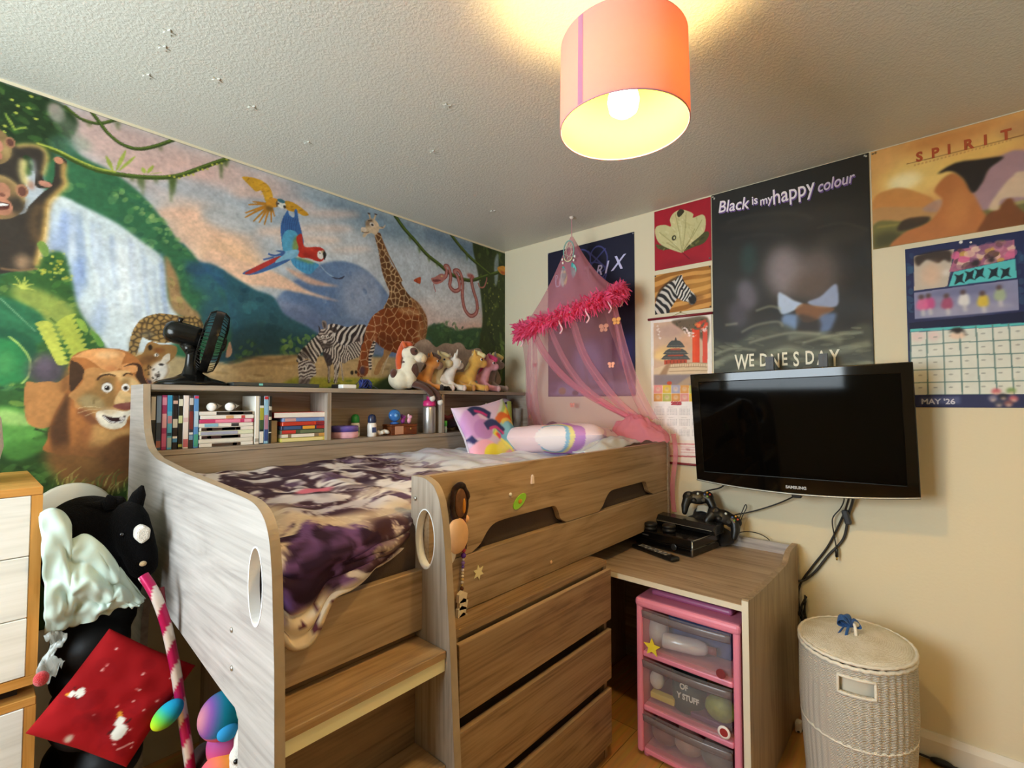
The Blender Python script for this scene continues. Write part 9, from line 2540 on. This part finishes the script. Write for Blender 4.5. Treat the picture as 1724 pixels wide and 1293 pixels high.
# red festive sack, a soft square hung on one corner
rc = Canvas(300, 300, 2, '#8c0c11', -150, -150)
rc.dabs([(-150, -150), (150, -150), (150, 150), (-150, 150)], 26, ['#700810', '#a01418'], (12, 40), 1.5, 0, 180, .3, 4)
random.seed(41)
for k in range(16):
    u, v = random.uniform(-125, 125), random.uniform(-110, 130); r = random.uniform(2.5, 5)
    for a in (0, 60, 120): rc.stroke([(u - r * math.cos(math.radians(a)), v - r * math.sin(math.radians(a))), (u + r * math.cos(math.radians(a)), v + r * math.sin(math.radians(a)))], 1.8, '#e0a8a0', .9, 0, 0, 0)
def snow(u, v, rot, k=1.0):
    def T(a, b): c, s_ = math.cos(rot), math.sin(rot); return (u + (a * c - b * s_) * k, v + (a * s_ + b * c) * k)
    rc.ell(T(0, 0), 22 * k, 27 * k, '#d8d4c8', 1, 1); rc.ell(T(0, 36), 14 * k, 17 * k, '#d8d4c8', 1, 1); rc.flat([T(-9, 50), T(9, 50), T(1, 78)], '#d08a2c', 1, 1)
    rc.stroke([T(-34, 4), T(-16, 16)], 6 * k, '#3a1410', 1, 1); rc.stroke([T(16, 22), T(36, 34)], 6 * k, '#3a1410', 1, 1)
snow(62, -72, math.radians(38), .82); snow(-100, -20, math.radians(120), .5); rc.stroke([(88, -112), (116, -84)], 4, '#d8b0a8', .9)
rc.ell((-30, -60), 26, 10, '#6a060a', .8, 8); rc.ell((-45, -125), 9, 12, '#b8b09a', .9, 2)
ctr = Vector((-2.200, -.672, .610))
ay = Vector((-.66, .05, .75)).normalized(); ax_ = Vector((.78, -.25, .60)).normalized()
ax_ = (Vector((.76, -.30, -.02)) + Vector((0, 0, -.58))).normalized(); ay = (Vector((.55, .1, .75)) - ax_ * Vector((.55, .1, .75)).dot(ax_)).normalized(); az = ax_.cross(ay)
Rr = Matrix((ax_, ay, az)).transposed()
sack = add_pillow('gift_sack', painted('printed_bedding', .85, 1.0, .12, .15), ctr, .118, .118, .03, Rr, 90, .006, .1)
Rri = Rr.inverted(); o3 = Vector(sack.location) - ctr
def scol(p):
    q = Rri @ (p + o3)
    i = int(min(rc.nx - 1, max(0, (q.x * 1250 + 150) / 2))); j = int(min(rc.ny - 1, max(0, (q.y * 1250 + 150) / 2)))
    return rc.img[j, i]
paint_by(sack, scol)
tag(sack, 'red festive gift sack with small snowmen hanging askew by the dresser', 'sack')
tag(G().ell((-2.345, -.70, .725), (.014, .014, .016)).build('pompom', plush('#b8141a'), smooth=True), 'small red pompom at the corner of the dresser', 'pompom')
# candy cane stick
cane = thing('candy_cane', (-2.04, -.72, .0), 'tall red and white striped candy cane leaning against the bed end', 'candy cane')
cp = spline([(-2.158, -.690, .905), (-2.146, -.705, .880), (-2.133, -.72, .845), (-2.117, -.722, .79), (-2.103, -.722, .727), (-2.088, -.722, .644), (-2.076, -.722, .562), (-2.064, -.722, .48), (-2.050, -.722, .376), (-2.035, -.722, .25), (-2.02, -.722, .0)], 12)
def stripes_mat():
    m = bpy.data.materials.new('candy_foil'); nt, N, L, b = nodes_of(m)
    at = N.new('ShaderNodeAttribute'); at.attribute_name = 'paint'; L.new(at.outputs['Color'], b.inputs['Base Color'])
    b.inputs['Roughness'].default_value = .3; b.inputs['Metallic'].default_value = .35; return m
st_ = G().tube(cp, .0125, 16).build('stick', stripes_mat(), cane, True)
vs = np.empty(len(st_.data.vertices) * 3); st_.data.vertices.foreach_get('co', vs); ln = 0; cols = []
acc = [0]
for a, b in zip(cp, cp[1:]): acc.append(acc[-1] + (b - a).length)
for i in range(len(cp)):
    for j in range(16):
        ph = (acc[i] / .105 + .18 * math.sin(2 * PI * j / 16)) % 1
        cols.append(hexc('#b01450') if ph < .55 else hexc('#d8ccc0'))
paint(st_.data, np.array(cols))
G().grid(lambda u, v: Vector((-2.128 + .055 * v + .012 * u * (1 - v), -.710, .87 - .40 * v)), 4, 14).build('ribbon', mat('#6a0a1c', .4), cane, True, thick=.002)
# toys under the bed end
rb = thing('plush_bird', (-2.0, -.79, .45), 'rainbow plush toy with a teal head tucked under the bed end', 'soft toy')
def rainbow(o, fn): paint_by(o, fn)
PM = painted('rainbow_plush', .95, 1.0, .15, .1)
def ellp(name, c, r, par, fn, R=None):
    o = G().ell(c, r, 36, 24, R).build(name, PM, par, True)
    oo = ORG[par] if par else Vector(o.location)
    paint_by(o, lambda p: fn(((p.x + oo.x - c[0]) / r[0], (p.y + oo.y - c[1]) / r[1], (p.z + oo.z - c[2]) / r[2]))); return o
def lerp3(stops, t):
    t = max(0, min(1, t)); n = len(stops) - 1; i = min(n - 1, int(t * n)); f = t * n - i
    return hexc(stops[i]) * (1 - f) + hexc(stops[i + 1]) * f
ellp('head', (-2.000, -.80, .522), (.058, .05, .060), rb, lambda q: lerp3(['#e89a70', '#7a4a90', '#14788c', '#14788c', '#1a6a90', '#7a4490'], (q[0] + 1) / 2 * .8 + .2 * (1 - q[2]) * .5) if q[2] > -.55 else hexc('#c85a70'))
ellp('muzzle', (-2.002, -.848, .50), (.026, .016, .02), rb, lambda q: hexc('#2f86b8'))
ellp('ear', (-1.962, -.845, .535), (.02, .014, .025), rb, lambda q: lerp3(['#8ab8a4', '#e87848'], (q[0] + 1) / 2))
ellp('wing', (-2.108, -.735, .548), (.040, .025, .026), rb, lambda q: lerp3(['#c8d018', '#6ab83c', '#1f98b0', '#2088b8'], (q[0] + q[2] * .6 + 1.4) / 2.6), Euler((0, math.radians(-35), 0)).to_matrix())
ellp('body', (-1.985, -.78, .43), (.045, .045, .06), rb, lambda q: lerp3(['#7a4a8c', '#b84a78', '#d8842c'], (1 - q[2]) / 2))
ellp('tail', (-1.965, -.835, .455), (.011, .010, .028), rb, lambda q: hexc('#d0bc20'))
dg = thing('plush_dog', (-1.975, -.86, .37), 'white plush dog with a brown patch half hidden by the bed leg', 'soft toy')
G().ell((-1.985, -.885, .452), (.026, .028, .022)).ell((-1.965, -.865, .475), (.028, .028, .04)).ell((-1.965, -.85, .40), (.035, .035, .05)).build('body', plush('#e6dfd2'), dg, remesh=.005)
G().ell((-1.972, -.89, .468), (.012, .01, .015), 12, 8).build('eye_patch', plush('#6a3a20'), dg, True)
G().ell((-2.003, -.908, .455), (.006, .006, .006), 12, 8).build('nose', plastic('#15100e', .3), dg, True)
pp = thing('plush_parrot', (-2.01, -.80, .3), 'pink and orange plush toy at the bottom of the pile under the bed end', 'soft toy')
ellp('body', (-2.005, -.815, .385), (.055, .045, .045), pp, lambda q: lerp3(['#d84a78', '#e8785c', '#e09a30', '#3a6a30'], (q[0] + 1) / 2))
ellp('eye_ring', (-2.018, -.858, .372), (.018, .01, .014), pp, lambda q: lerp3(['#e8803c', '#5a78a8'], 1 - math.hypot(q[0], q[2])))
g = G(); random.seed(33)
for k in range(12): g.ell((-1.99 + random.uniform(-.045, .045), -.72 + random.uniform(-.12, .06), .06 + k * .026), (.045, .07, .045))
tag(g.build('toy_sack', cloth('#3a2420', .3), remesh=.01), 'dark brown sack of toys under the bed end', 'sack')
tn = thing('plush_bear', (-2.105, -.66, .55), 'tan plush toy scraps peeping out beside the candy cane', 'soft toy')
g = G().ell((-2.118, -.655, .66), (.018, .02, .022)).ell((-2.105, -.655, .61), (.022, .02, .03)).ell((-2.10, -.66, .57), (.02, .02, .018)); g.build('body', plush('#a8823c'), tn, remesh=.005)
G().ell((-2.088, -.68, .605), (.012, .01, .009)).build('paw', plush('#dccfa0'), tn, True)
